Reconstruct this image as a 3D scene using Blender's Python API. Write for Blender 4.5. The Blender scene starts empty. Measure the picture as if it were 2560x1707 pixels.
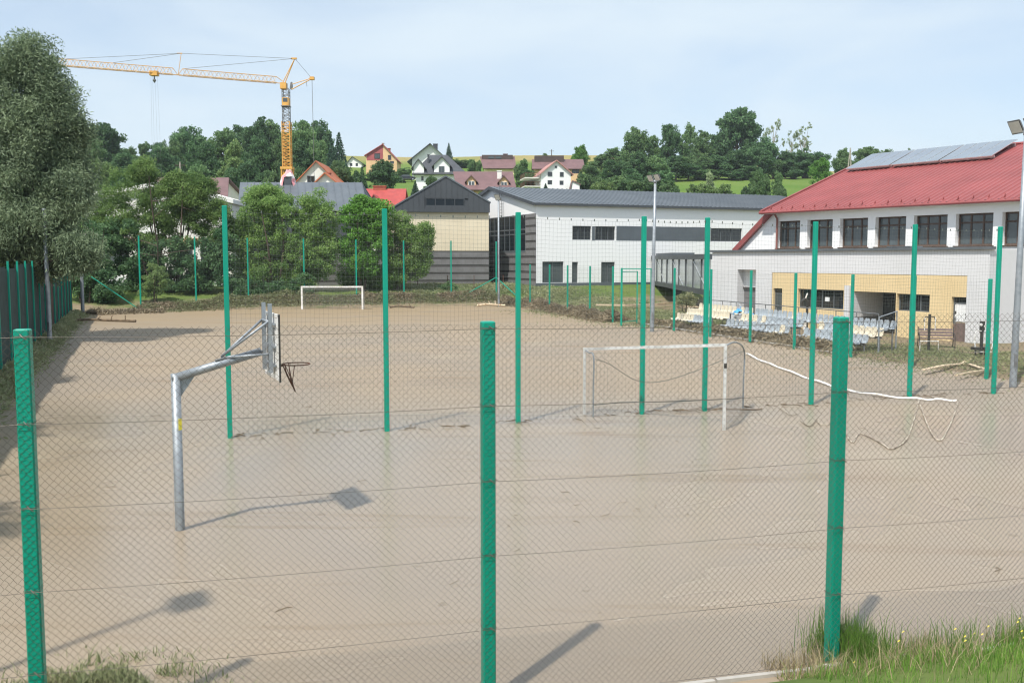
import bpy, math, random
import numpy as np
from mathutils import Vector, Matrix
from mathutils import noise as mnoise

random.seed(7)
R = math.radians
scene = bpy.context.scene
COL = scene.collection

# ------------------------------------------------------------------ camera, sky, sun, exposure
FPX, CAM_H = 2394.0, 4.3                 # focal length in photo pixels (2560 wide), eye height in metres
PITCH = math.atan((853.5 - 650.0) / FPX)
cam_data = bpy.data.cameras.new('camera')
cam_data.sensor_width = 36.0
cam_data.lens = FPX / 2560.0 * 36.0
cam_data.clip_start = 0.1
cam_data.clip_end = 6000
cam = bpy.data.objects.new('camera', cam_data)
cam.location = (0, 0, CAM_H)
cam.rotation_euler = (math.pi / 2 - PITCH, 0, 0)
COL.objects.link(cam)
scene.camera = cam

SUN_EL = R(57.5)
SUN_TO = Vector((-0.52, -0.855, 0)).normalized()      # horizontal direction towards the sun
world = bpy.data.worlds.new('World')
scene.world = world
world.use_nodes = True
wn, wl = world.node_tree.nodes, world.node_tree.links
wn.clear()
w_out = wn.new('ShaderNodeOutputWorld')
w_bg = wn.new('ShaderNodeBackground')
w_sky = wn.new('ShaderNodeTexSky')
w_sky.sky_type = 'NISHITA'
w_sky.sun_disc = False
w_sky.sun_elevation = SUN_EL
w_sky.sun_rotation = math.atan2(SUN_TO.x, SUN_TO.y)
w_sky.altitude = 300
w_sky.air_density = 1.0
w_sky.dust_density = 2.2
w_sky.ozone_density = 1.3
w_bg.inputs['Strength'].default_value = 0.135
# thin high cloud veils: drawn on the sky dome by direction
w_tc = wn.new('ShaderNodeTexCoord')
w_map = wn.new('ShaderNodeMapping')
w_map.inputs['Scale'].default_value = (1.6, 1.6, 5.0)
w_n1 = wn.new('ShaderNodeTexNoise')
w_n1.inputs['Scale'].default_value = 1.5
w_n1.inputs['Detail'].default_value = 7
w_n1.inputs['Roughness'].default_value = 0.5
w_n1.inputs['Distortion'].default_value = 0.3
w_rmp = wn.new('ShaderNodeMapRange')
w_rmp.interpolation_type = 'SMOOTHSTEP'
w_rmp.inputs['From Min'].default_value = 0.30
w_rmp.inputs['From Max'].default_value = 0.72
w_rmp.inputs['To Min'].default_value = 0.42
w_rmp.inputs['To Max'].default_value = 0.95
w_mix = wn.new('ShaderNodeMix')
w_mix.data_type = 'RGBA'
w_mix.inputs[7].default_value = (4.3, 4.95, 5.45, 1)
wl.new(w_tc.outputs['Generated'], w_map.inputs['Vector'])
wl.new(w_map.outputs['Vector'], w_n1.inputs['Vector'])
wl.new(w_n1.outputs['Fac'], w_rmp.inputs['Value'])
wl.new(w_rmp.outputs['Result'], w_mix.inputs[0])
wl.new(w_sky.outputs['Color'], w_mix.inputs[6])
wl.new(w_mix.outputs[2], w_bg.inputs['Color'])
wl.new(w_bg.outputs['Background'], w_out.inputs['Surface'])

sun_data = bpy.data.lights.new('sun', 'SUN')
sun_data.energy = 3.5
sun_data.angle = R(1.2)
sun_data.color = (1.0, 0.955, 0.88)
sun = bpy.data.objects.new('sun', sun_data)
sd = Vector((SUN_TO.x * math.cos(SUN_EL), SUN_TO.y * math.cos(SUN_EL), math.sin(SUN_EL)))
sun.rotation_euler = sd.to_track_quat('Z', 'Y').to_euler()
sun.location = sd * 60
COL.objects.link(sun)

vs = scene.view_settings
vs.view_transform = 'Standard'
vs.look = 'None'
vs.exposure = 0.45
vs.gamma = 1.0
vs.use_curve_mapping = False
scene.render.engine = 'CYCLES'
scene.cycles.use_denoising = True
scene.cycles.max_bounces = 6
scene.cycles.diffuse_bounces = 3
scene.cycles.glossy_bounces = 3
scene.cycles.transparent_max_bounces = 6
scene.cycles.caustics_reflective = False
scene.cycles.caustics_refractive = False
scene.cycles.filter_width = 1.2

# ------------------------------------------------------------------ survey helpers: from a photo pixel to a place
CP, SP = math.cos(PITCH), math.sin(PITCH)


def ray(px, py):
    dx, dy = (px - 1280.0) / FPX, (853.5 - py) / FPX
    return Vector((dx, CP + SP * dy, -SP + CP * dy))


def on_level(px, py, z=0.0):
    d = ray(px, py)
    t = (z - CAM_H) / d.z
    return Vector((d.x * t, d.y * t, z))


def at_depth(px, py, Y):
    d = ray(px, py)
    t = Y / d.y
    return Vector((d.x * t, Y, CAM_H + d.z * t))


# ------------------------------------------------------------------ materials
MATS = {}


def material(name, c1, c2=None, scale=1.0, rough=0.7, metal=0.0, bump=0.0, bump_scale=None, spec=0.5, detail=6,
             fine=0.12, lo=0.35, hi=0.65):
    """Procedural surface: two tones mixed by noise in world space, a fine speckle and a bump."""
    if name in MATS:
        return MATS[name]
    m = bpy.data.materials.new(name)
    m.use_nodes = True
    n, l = m.node_tree.nodes, m.node_tree.links
    b = n['Principled BSDF']
    b.inputs['Roughness'].default_value = rough
    b.inputs['Metallic'].default_value = metal
    b.inputs['Specular IOR Level'].default_value = spec
    c2 = c2 or tuple(x * 0.8 for x in c1)
    c1, c2 = [tuple(min(0.87, x * 1.25) for x in c) for c in (c1, c2)]
    geo = n.new('ShaderNodeNewGeometry')
    t1 = n.new('ShaderNodeTexNoise')
    t1.inputs['Scale'].default_value = scale
    t1.inputs['Detail'].default_value = detail
    r = n.new('ShaderNodeMapRange')
    r.inputs['From Min'].default_value = lo
    r.inputs['From Max'].default_value = hi
    mix = n.new('ShaderNodeMix')
    mix.data_type = 'RGBA'
    mix.inputs[6].default_value = (*c1, 1)
    mix.inputs[7].default_value = (*c2, 1)
    l.new(geo.outputs['Position'], t1.inputs['Vector'])
    l.new(t1.outputs['Fac'], r.inputs['Value'])
    l.new(r.outputs['Result'], mix.inputs[0])
    t2 = n.new('ShaderNodeTexNoise')
    t2.inputs['Scale'].default_value = scale * 14
    t2.inputs['Detail'].default_value = 4
    l.new(geo.outputs['Position'], t2.inputs['Vector'])
    r2 = n.new('ShaderNodeMapRange')
    r2.inputs['To Min'].default_value = 1 - fine
    r2.inputs['To Max'].default_value = 1 + fine
    l.new(t2.outputs['Fac'], r2.inputs['Value'])
    mul = n.new('ShaderNodeMix')
    mul.data_type = 'RGBA'
    mul.blend_type = 'MULTIPLY'
    mul.inputs[0].default_value = 1
    l.new(mix.outputs[2], mul.inputs[6])
    l.new(r2.outputs['Result'], mul.inputs[7])
    l.new(mul.outputs[2], b.inputs['Base Color'])
    if bump:
        t3 = n.new('ShaderNodeTexNoise')
        t3.inputs['Scale'].default_value = bump_scale or scale * 8
        t3.inputs['Detail'].default_value = 5
        l.new(geo.outputs['Position'], t3.inputs['Vector'])
        bp = n.new('ShaderNodeBump')
        bp.inputs['Strength'].default_value = 0.6
        bp.inputs['Distance'].default_value = bump
        l.new(t3.outputs['Fac'], bp.inputs['Height'])
        l.new(bp.outputs['Normal'], b.inputs['Normal'])
    MATS[name] = m
    return m


def leaf_material(name, c, c2, trans=0.3, rough=0.6):
    c, c2 = [tuple(x * 1.32 for x in q) for q in (c, c2)]
    m = bpy.data.materials.new(name)
    m.use_nodes = True
    n, l = m.node_tree.nodes, m.node_tree.links
    b = n['Principled BSDF']
    b.inputs['Roughness'].default_value = rough
    b.inputs['Specular IOR Level'].default_value = 0.35
    at = n.new('ShaderNodeAttribute')
    at.attribute_name = 'tint'
    oi = n.new('ShaderNodeObjectInfo')
    mix = n.new('ShaderNodeMix')
    mix.data_type = 'RGBA'
    mix.inputs[6].default_value = (*c, 1)
    mix.inputs[7].default_value = (*c2, 1)
    l.new(at.outputs['Fac'], mix.inputs[0])
    hs = n.new('ShaderNodeHueSaturation')
    mr = n.new('ShaderNodeMapRange')
    mr.inputs['To Min'].default_value = 0.8
    mr.inputs['To Max'].default_value = 1.2
    l.new(oi.outputs['Random'], mr.inputs['Value'])
    l.new(mr.outputs['Result'], hs.inputs['Value'])
    l.new(mix.outputs[2], hs.inputs['Color'])
    l.new(hs.outputs['Color'], b.inputs['Base Color'])
    tr = n.new('ShaderNodeBsdfTranslucent')
    l.new(hs.outputs['Color'], tr.inputs['Color'])
    ms = n.new('ShaderNodeMixShader')
    ms.inputs[0].default_value = trans
    out = n['Material Output']
    l.new(b.outputs['BSDF'], ms.inputs[1])
    l.new(tr.outputs['BSDF'], ms.inputs[2])
    l.new(ms.outputs['Shader'], out.inputs['Surface'])
    MATS[name] = m
    return m


def glass_material(name, tint, rough=0.06):
    return material(name, tint, tuple(x * 0.7 for x in tint), scale=0.35, rough=rough, spec=0.8, fine=0.0)


M = dict(
    green=material('green_post_paint', (0.0, 0.262, 0.180), (0.0, 0.228, 0.156), 1.4, 0.42, fine=0.06),
    wire=material('chain_link_wire', (0.085, 0.068, 0.055), (0.135, 0.115, 0.098), 3, 0.5, metal=0.2),
    netcord=material('net_cord', (0.07, 0.09, 0.08), (0.11, 0.12, 0.11), 3, 0.8),
    palenet=material('goal_net_cord', (0.30, 0.29, 0.28), (0.2, 0.2, 0.2), 3, 0.8),
    galv=material('galvanised_steel', (0.29, 0.315, 0.34), (0.22, 0.245, 0.27), 5, 0.5, metal=0.4, fine=0.15),
    galvdark=material('weathered_steel', (0.2, 0.21, 0.22), (0.13, 0.13, 0.13), 4, 0.6, metal=0.5),
    whitepaint=material('white_post_paint', (0.72, 0.72, 0.70), (0.55, 0.53, 0.49), 3, 0.5),
    goalgrey=material('worn_goal_paint', (0.52, 0.53, 0.53), (0.40, 0.40, 0.39), 3, 0.5),
    black=material('black_paint', (0.02, 0.02, 0.02), (0.035, 0.033, 0.03), 3, 0.5),
    rust=material('rusty_steel', (0.12, 0.05, 0.03), (0.06, 0.035, 0.025), 9, 0.85),
    yellow=material('yellow_sticker', (0.75, 0.62, 0.06), (0.7, 0.55, 0.05), 4, 0.5),
    crane=material('crane_paint', (0.62, 0.335, 0.075), (0.50, 0.26, 0.055), 1.2, 0.5),
    cranegrey=material('crane_steel', (0.16, 0.16, 0.16), (0.1, 0.1, 0.1), 1, 0.6),
    cream=material('cream_render', (0.64, 0.56, 0.42), (0.59, 0.51, 0.375), 0.5, 0.85, fine=0.05),
    white=material('white_render', (0.86, 0.86, 0.85), (0.81, 0.81, 0.80), 0.25, 0.85, fine=0.03),
    white2=material('offwhite_render', (0.70, 0.69, 0.66), (0.60, 0.58, 0.54), 0.4, 0.85, fine=0.05),
    greyrender=material('pale_grey_render', (0.55, 0.55, 0.56), (0.51, 0.51, 0.515), 0.3, 0.85, fine=0.04),
    ochre=material('ochre_render', (0.62, 0.485, 0.28), (0.57, 0.44, 0.245), 0.4, 0.85, fine=0.05),
    anthracite=material('anthracite_cladding', (0.060, 0.067, 0.075), (0.050, 0.056, 0.063), 0.5, 0.55, metal=0.1, fine=0.05),
    anthraroof=material('anthracite_roof_sheet', (0.135, 0.15, 0.165), (0.11, 0.125, 0.14), 0.4, 0.42, metal=0.35, fine=0.05),
    bandlight=material('grey_stone_band', (0.165, 0.16, 0.165), (0.135, 0.13, 0.13), 1.5, 0.75, fine=0.1),
    banddark=material('dark_stone_band', (0.06, 0.054, 0.053), (0.05, 0.045, 0.045), 1.5, 0.75),
    greyblock=material('grey_panel', (0.085, 0.10, 0.115), (0.075, 0.088, 0.1), 0.8, 0.6, fine=0.03),
    glass=glass_material('dark_window_glass', (0.018, 0.022, 0.025)),
    glassgrey=glass_material('grey_window_glass', (0.06, 0.075, 0.08)),
    glassblue=material('curtain_wall_glass', (0.010, 0.016, 0.022), (0.006, 0.01, 0.015), 0.4, 0.1, spec=0.25, fine=0.0),
    paleglass=glass_material('corridor_glass', (0.40, 0.43, 0.43), 0.15),
    redroof=material('red_sheet_roof', (0.255, 0.066, 0.064), (0.205, 0.054, 0.052), 0.35, 0.5, fine=0.08),
    redtile=material('bright_red_tiles', (0.36, 0.06, 0.052), (0.28, 0.045, 0.04), 1.2, 0.6, bump=0.05),
    brownroof=material('brown_sheet_roof', (0.15, 0.085, 0.085), (0.12, 0.068, 0.068), 0.7, 0.6),
    darkbrown=material('dark_brown_roof', (0.07, 0.045, 0.04), (0.05, 0.035, 0.03), 0.7, 0.6),
    pinkroof=material('faded_pink_roof', (0.42, 0.21, 0.18), (0.30, 0.15, 0.13), 0.5, 0.7),
    orangeroof=material('orange_tile_roof', (0.40, 0.12, 0.05), (0.3, 0.09, 0.04), 0.8, 0.7),
    charcoalroof=material('charcoal_tile_roof', (0.055, 0.06, 0.068), (0.042, 0.046, 0.052), 1.0, 0.6),
    brick=material('red_brick', (0.33, 0.09, 0.05), (0.26, 0.07, 0.045), 2, 0.85),
    yellowrender=material('pale_yellow_render', (0.66, 0.58, 0.32), (0.58, 0.5, 0.27), 0.5, 0.85),
    burgundy=material('burgundy_cladding', (0.33, 0.08, 0.085), (0.28, 0.065, 0.07), 0.7, 0.7),
    peach=material('peach_render', (0.62, 0.42, 0.24), (0.55, 0.36, 0.2), 0.6, 0.85),
    brownframe=material('brown_window_frame', (0.075, 0.045, 0.03), (0.055, 0.033, 0.024), 2, 0.55),
    greyframe=material('grey_window_frame', (0.10, 0.11, 0.12), (0.08, 0.09, 0.10), 2, 0.5),
    whiteframe=material('white_window_frame', (0.7, 0.7, 0.7), None, 2, 0.5),
    downpipe=material('brown_downpipe', (0.22, 0.09, 0.075), None, 2, 0.5),
    concrete=material('concrete', (0.40, 0.38, 0.35), (0.32, 0.30, 0.27), 1.3, 0.9, bump=0.01),
    seatcream=material('cream_plastic', (0.60, 0.545, 0.43), (0.52, 0.46, 0.35), 4, 0.5),
    seatgrey=material('blue_grey_plastic', (0.35, 0.385, 0.41), (0.27, 0.30, 0.33), 4, 0.5),
    blueplastic=material('blue_plastic_sheet', (0.04, 0.26, 0.55), (0.08, 0.35, 0.62), 5, 0.4),
    tape=material('white_net_tape', (0.80, 0.77, 0.72), (0.66, 0.61, 0.54), 5, 0.75),
    rope=material('muddy_rope', (0.52, 0.46, 0.38), (0.22, 0.18, 0.14), 4, 0.9, lo=0.42, hi=0.58),
    timber=material('pale_timber', (0.60, 0.48, 0.33), (0.46, 0.36, 0.25), 3, 0.85),
    benchwood=material('bench_wood', (0.17, 0.12, 0.11), (0.12, 0.09, 0.08), 4, 0.75),
    bark=material('bark', (0.10, 0.075, 0.055), (0.06, 0.045, 0.035), 4, 0.95, bump=0.03),
    palebark=material('pale_bark', (0.36, 0.33, 0.28), (0.2, 0.18, 0.15), 4, 0.95),
    solar=material('solar_glass', (0.15, 0.18, 0.215), (0.125, 0.15, 0.185), 0.5, 0.12, spec=0.9, fine=0.03),
    alu=material('aluminium', (0.62, 0.64, 0.65), (0.52, 0.54, 0.55), 2, 0.35, metal=0.7),
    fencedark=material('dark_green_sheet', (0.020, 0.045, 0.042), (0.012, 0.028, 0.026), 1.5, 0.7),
    fencegrey=material('grey_corrugated_sheet', (0.15, 0.145, 0.135), (0.09, 0.085, 0.08), 2.5, 0.7),
    fencebrown=material('rust_brown_sheet', (0.075, 0.036, 0.028), (0.05, 0.026, 0.02), 2, 0.8),
    curtain=material('pink_white_tarp', (0.72, 0.62, 0.60), (0.62, 0.25, 0.26), 1.1, 0.7, lo=0.45, hi=0.55),
    poster=material('white_poster_film', (0.75, 0.77, 0.78), (0.66, 0.68, 0.70), 3, 0.5),
    asphalt=material('pale_road', (0.30, 0.29, 0.27), (0.25, 0.24, 0.22), 1, 0.9),
    twig=material('dead_brush', (0.19, 0.14, 0.09), (0.10, 0.075, 0.05), 4, 0.95),
    cardark=material('dark_car_paint', (0.02, 0.022, 0.027), None, 3, 0.2, spec=0.7),
    tyre=material('tyre_rubber', (0.02, 0.02, 0.02), None, 3, 0.9),
    lampglass=material('lamp_glass', (0.5, 0.5, 0.47), (0.42, 0.42, 0.4), 3, 0.15),
)
leaf_material('leaf_willow', (0.060, 0.092, 0.050), (0.235, 0.295, 0.175), 0.4)
leaf_material('leaf_fresh', (0.080, 0.155, 0.042), (0.26, 0.375, 0.12), 0.5)
leaf_material('leaf_bright', (0.075, 0.175, 0.03), (0.175, 0.345, 0.07), 0.48)
leaf_material('leaf_dark', (0.050, 0.112, 0.050), (0.118, 0.205, 0.085), 0.42)
leaf_material('leaf_mid', (0.075, 0.145, 0.06), (0.165, 0.25, 0.10), 0.44)
leaf_material('leaf_light', (0.10, 0.165, 0.06), (0.20, 0.275, 0.10), 0.42)
leaf_material('leaf_pale', (0.19, 0.24, 0.13), (0.32, 0.38, 0.21), 0.4)
leaf_material('leaf_spruce', (0.022, 0.056, 0.036), (0.055, 0.105, 0.06), 0.22)
leaf_material('leaf_grass', (0.065, 0.15, 0.024), (0.19, 0.30, 0.06), 0.4)
leaf_material('leaf_straw', (0.25, 0.20, 0.115), (0.40, 0.33, 0.20), 0.25)
leaf_material('leaf_weed', (0.135, 0.165, 0.075), (0.30, 0.30, 0.17), 0.35)
leaf_material('leaf_brush', (0.11, 0.088, 0.058), (0.30, 0.25, 0.165), 0.1)


def mud_material():
    m = bpy.data.materials.new('drying_flood_mud')
    m.use_nodes = True
    n, l = m.node_tree.nodes, m.node_tree.links
    b = n['Principled BSDF']
    geo = n.new('ShaderNodeNewGeometry')

    def noise(scale, detail=6, vec=None, rough=0.55, dist=0.0):
        t = n.new('ShaderNodeTexNoise')
        t.inputs['Scale'].default_value = scale
        t.inputs['Detail'].default_value = detail
        t.inputs['Roughness'].default_value = rough
        t.inputs['Distortion'].default_value = dist
        l.new((vec or geo.outputs['Position']), t.inputs['Vector'])
        return t.outputs['Fac']

    def rng(v, a, c, lo=0.0, hi=1.0):
        r = n.new('ShaderNodeMapRange')
        r.interpolation_type = 'SMOOTHSTEP'
        r.inputs['From Min'].default_value = a
        r.inputs['From Max'].default_value = c
        r.inputs['To Min'].default_value = lo
        r.inputs['To Max'].default_value = hi
        l.new(v, r.inputs['Value'])
        return r.outputs['Result']

    def mix(fac, a, c, mode='MIX'):
        x = n.new('ShaderNodeMix')
        x.data_type = 'RGBA'
        x.blend_type = mode
        for sock, val in ((x.inputs[0], fac), (x.inputs[6], a), (x.inputs[7], c)):
            if isinstance(val, tuple):
                sock.default_value = (*val, 1)
            elif isinstance(val, float):
                sock.default_value = val
            else:
                l.new(val, sock)
        return x.outputs[2]
    # long streaks left by the water, running across the court
    mp = n.new('ShaderNodeMapping')
    mp.inputs['Rotation'].default_value = (0, 0, R(-16))
    mp.inputs['Scale'].default_value = (0.22, 1.5, 1)
    l.new(geo.outputs['Position'], mp.inputs['Vector'])
    streak = noise(0.55, 8, mp.outputs['Vector'], 0.62, 0.6)
    patch = noise(0.10, 5, dist=0.8)
    base = mix(rng(patch, 0.36, 0.66), (0.3323, 0.2621, 0.1839), (0.2943, 0.2422, 0.1839))
    base = mix(rng(streak, 0.54, 0.72, 0.0, 0.7), base, (0.2440, 0.1707, 0.1017))
    base = mix(rng(noise(0.16, 4, dist=0.5), 0.58, 0.76, 0.0, 0.6), base, (0.4206, 0.3533, 0.2526))
    # the far third is sandier silt
    sx = n.new('ShaderNodeSeparateXYZ')
    l.new(geo.outputs['Position'], sx.inputs[0])
    sandy = n.new('ShaderNodeMath')
    sandy.operation = 'MULTIPLY_ADD'
    l.new(streak, sandy.inputs[0])
    sandy.inputs[1].default_value = 30.0
    l.new(sx.outputs['Y'], sandy.inputs[2])
    base = mix(rng(sandy.outputs[0], 62, 92, 0.0, 0.7), base, (0.2903, 0.2102, 0.1193))
    wetn = noise(0.085, 4, dist=1.0)
    base = mix(rng(wetn, 0.52, 0.66, 0.0, 0.25), base, (0.2524, 0.2102, 0.1684))
    base = mix(rng(noise(9.0, 8), 0.3, 0.75, 0.0, 0.05), base, (0.2271, 0.1786, 0.1263))
    spots = noise(2.6, 3, rough=0.4)
    base = mix(rng(spots, 0.70, 0.76, 0.0, 0.35), base, (0.1682, 0.1190, 0.0737))
    l.new(base, b.inputs['Base Color'])
    # the silt this side of the net still holds a film of water; beyond it has dried
    rgh = n.new('ShaderNodeMath')
    rgh.operation = 'MAXIMUM'
    l.new(rng(wetn, 0.36, 0.60, 0.33, 0.18), rgh.inputs[0])
    l.new(rng(sx.outputs['Y'], 20.0, 34.0, 0.0, 0.62), rgh.inputs[1])
    l.new(rgh.outputs[0], b.inputs['Roughness'])
    b.inputs['Specular IOR Level'].default_value = 0.32
    bp = n.new('ShaderNodeBump')
    bp.inputs['Strength'].default_value = 0.14
    bp.inputs['Distance'].default_value = 0.008
    l.new(noise(5.0, 8), bp.inputs['Height'])
    l.new(bp.outputs['Normal'], b.inputs['Normal'])
    return m


def ground_material():
    """Rough grass, silt and hay field mixed by noise and by place on the hill."""
    m = bpy.data.materials.new('grassland')
    m.use_nodes = True
    n, l = m.node_tree.nodes, m.node_tree.links
    b = n['Principled BSDF']
    b.inputs['Roughness'].default_value = 0.95
    b.inputs['Specular IOR Level'].default_value = 0.1
    geo = n.new('ShaderNodeNewGeometry')
    sx = n.new('ShaderNodeSeparateXYZ')
    l.new(geo.outputs['Position'], sx.inputs[0])

    def noise(scale, detail=5):
        t = n.new('ShaderNodeTexNoise')
        t.inputs['Scale'].default_value = scale
        t.inputs['Detail'].default_value = detail
        l.new(geo.outputs['Position'], t.inputs['Vector'])
        return t.outputs['Fac']

    def rng(v, a, c, lo=0.0, hi=1.0):
        r = n.new('ShaderNodeMapRange')
        r.inputs['From Min'].default_value = a
        r.inputs['From Max'].default_value = c
        r.inputs['To Min'].default_value = lo
        r.inputs['To Max'].default_value = hi
        l.new(v, r.inputs['Value'])
        return r.outputs['Result']

    def mix(fac, a, c):
        x = n.new('ShaderNodeMix')
        x.data_type = 'RGBA'
        for sock, val in ((x.inputs[0], fac), (x.inputs[6], a), (x.inputs[7], c)):
            if isinstance(val, tuple):
                sock.default_value = (*val, 1)
            elif isinstance(val, float):
                sock.default_value = val
            else:
                l.new(val, sock)
        return x.outputs[2]
    grass = mix(rng(noise(0.35), 0.35, 0.65), (0.0864, 0.1426, 0.0346), (0.1339, 0.1728, 0.0518))
    silt = mix(rng(noise(1.1, 8), 0.35, 0.65), (0.2592, 0.2030, 0.1382), (0.1901, 0.1555, 0.0994))
    # flood silt reaches about 1.2 m up the bank, patchily
    add = n.new('ShaderNodeMath')
    add.operation = 'MULTIPLY_ADD'
    l.new(noise(0.45, 6), add.inputs[0])
    add.inputs[1].default_value = 1.9
    l.new(sx.outputs['Z'], add.inputs[2])
    low = mix(rng(add.outputs[0], 1.15, 1.75), silt, grass)
    near = rng(sx.outputs['Y'], 12.0, 16.0)
    low = mix(near, grass, low)
    meadow = mix(rng(noise(0.05), 0.35, 0.65), (0.0994, 0.1771, 0.0346), (0.1426, 0.2030, 0.0475))
    hay = mix(rng(noise(0.03), 0.4, 0.6), (0.3110, 0.2592, 0.1123), (0.2074, 0.2246, 0.0691))
    c = mix(rng(sx.outputs['Y'], 118, 135), low, meadow)
    c = mix(rng(sx.outputs['Y'], 318, 332), c, hay)
    l.new(c, b.inputs['Base Color'])
    bp = n.new('ShaderNodeBump')
    bp.inputs['Strength'].default_value = 0.5
    bp.inputs['Distance'].default_value = 0.12
    l.new(noise(3.0, 8), bp.inputs['Height'])
    l.new(bp.outputs['Normal'], b.inputs['Normal'])
    return m


# ------------------------------------------------------------------ mesh and object helpers
WORLD = set()          # roots whose parts are written in world coordinates


def root_of(o):
    while o.parent:
        o = o.parent
    return o


def tag(o, label=None, cat=None, group=None, kind=None):
    if label:
        o['label'] = label
    if cat:
        o['category'] = cat
    if group:
        o['group'] = group
    if kind:
        o['kind'] = kind
    return o


def thing(name, label, cat, loc=(0, 0, 0), rz=0.0, group=None, world=True):
    o = bpy.data.objects.new(name, None)
    o.empty_display_size = 0.2
    COL.objects.link(o)
    o.location = loc
    o.rotation_euler = (0, 0, rz)
    tag(o, label, cat, group)
    if world:
        WORLD.add(o.name)
    return o


class MB:
    def __init__(self):
        self.v, self.f = [], []

    def add(self, pts, faces):
        k = len(self.v)
        self.v.extend([tuple(p) for p in pts])
        self.f.extend([tuple(i + k for i in fc) for fc in faces])
        return self

    def poly(self, *pts):
        return self.add(pts, [tuple(range(len(pts)))])

    def box(self, x0, x1, y0, y1, z0, z1):
        return self.add([(x0, y0, z0), (x1, y0, z0), (x1, y1, z0), (x0, y1, z0), (x0, y0, z1), (x1, y0, z1), (x1, y1, z1), (x0, y1, z1)],
                        [(0, 3, 2, 1), (4, 5, 6, 7), (0, 1, 5, 4), (1, 2, 6, 5), (2, 3, 7, 6), (3, 0, 4, 7)])

    def prism(self, pts, vec):
        """pts: a flat polygon; swept along vec."""
        n = len(pts)
        vec = Vector(vec)
        a = [Vector(p) for p in pts]
        nrm = Vector((0, 0, 0))
        for i in range(n):
            nrm += a[i].cross(a[(i + 1) % n])
        if nrm.dot(vec) < 0:
            a.reverse()
        b = [p + vec for p in a]
        return self.add(a + b, [tuple(range(n))[::-1], tuple(range(n, 2 * n))] +
                        [(i, (i + 1) % n, n + (i + 1) % n, n + i) for i in range(n)])

    def beam(self, a, b, w, h=None, up=(0, 0, 1)):
        h = h or w
        a, b = Vector(a), Vector(b)
        d = (b - a).normalized()
        up = Vector(up)
        if abs(d.dot(up)) > 0.98:
            up = Vector((0, 1, 0)) if abs(d.y) < 0.9 else Vector((1, 0, 0))
        s = d.cross(up).normalized() * w / 2
        t = s.cross(d).normalized() * h / 2
        return self.prism([a - s - t, a + s - t, a + s + t, a - s + t], b - a)

    def tube(self, path, r, n=8, caps=True):
        path = [Vector(p) for p in path]
        rs = r if isinstance(r, (list, tuple)) else [r] * len(path)
        ref = Vector((0, 0, 1))
        k = len(self.v)
        prev = None
        for i, p in enumerate(path):
            d = (path[min(i + 1, len(path) - 1)] - path[max(i - 1, 0)])
            if d.length < 1e-9:
                d = Vector((0, 0, 1))
            d.normalize()
            if prev is None:
                s = d.cross(ref)
                if s.length < 0.05:
                    s = d.cross(Vector((1, 0, 0)))
            else:
                s = prev - d * prev.dot(d)
            s.normalize()
            prev = s
            t = d.cross(s)
            for j in range(n):
                a = 2 * math.pi * j / n
                self.v.append(tuple(p + (s * math.cos(a) + t * math.sin(a)) * rs[i]))
        for i in range(len(path) - 1):
            for j in range(n):
                j2 = (j + 1) % n
                self.f.append((k + i * n + j, k + i * n + j2, k + (i + 1) * n + j2, k + (i + 1) * n + j))
        if caps:
            self.f.append(tuple(k + j for j in range(n))[::-1])
            self.f.append(tuple(k + (len(path) - 1) * n + j for j in range(n)))
        return self

    def build(self, name, mat, parent=None, smooth=False, label=None):
        v = self.v
        if parent is not None:
            rt = root_of(parent)
            if rt.name in WORLD:
                L = rt.location
                v = [(p[0] - L.x, p[1] - L.y, p[2] - L.z) for p in v]
        me = bpy.data.meshes.new(name)
        me.from_pydata(v, [], self.f)
        me.materials.append(M[mat] if mat in M else MATS[mat])
        if smooth:
            me.polygons.foreach_set('use_smooth', [True] * len(me.polygons))
        me.update()
        o = bpy.data.objects.new(name, me)
        COL.objects.link(o)
        if parent is not None:
            o.parent = parent
        if label:
            o['label'] = label
        return o


def link_copy(src, parent=None):
    o = src.copy()
    COL.objects.link(o)
    o.parent = parent
    return o


def copy_tree(src, parent=None):
    o = link_copy(src, parent)
    if src.name in WORLD:
        WORLD.add(o.name)
    for ch in [c for c in ALL_CHILDREN.get(src.name, src.children)]:
        copy_tree(ch, o)
    return o


ALL_CHILDREN = {}


def remember(root):
    for o in [root] + list(root.children_recursive):
        ALL_CHILDREN[o.name] = list(o.children)


def smooth01(a, b, x):
    t = min(1.0, max(0.0, (x - a) / (b - a)))
    return t * t * (3 - 2 * t)


def catmull(pts, n=8):
    pts = [Vector(p) for p in pts]
    out = []
    for i in range(len(pts) - 1):
        p0, p1, p2, p3 = pts[max(i - 1, 0)], pts[i], pts[i + 1], pts[min(i + 2, len(pts) - 1)]
        for k in range(n):
            t = k / n
            out.append(0.5 * ((2 * p1) + (p2 - p0) * t + (2 * p0 - 5 * p1 + 4 * p2 - p3) * t * t + (3 * p1 - p0 - 3 * p2 + p3) * t ** 3))
    out.append(pts[-1])
    return out


# ------------------------------------------------------------------ the lie of the land
NEAR_A, NEAR_B = Vector((-4.1, 8.0)), Vector((3.43, 9.96))        # near fence line
LEFT_A, LEFT_B = Vector((-15.78, 29.26)), Vector((-34.82, 77.59))  # left fence line
RIGHT_A, RIGHT_B = Vector((17.2, 34.5)), Vector((1.65, 87.5))      # right fence line
FAR_A, FAR_B = Vector((-36.0, 79.0)), Vector((1.65, 90.5))         # far edge of the mud


def side(p, a, b):
    d = (b - a).normalized()
    return d.x * (p.y - a.y) - d.y * (p.x - a.x)


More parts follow.
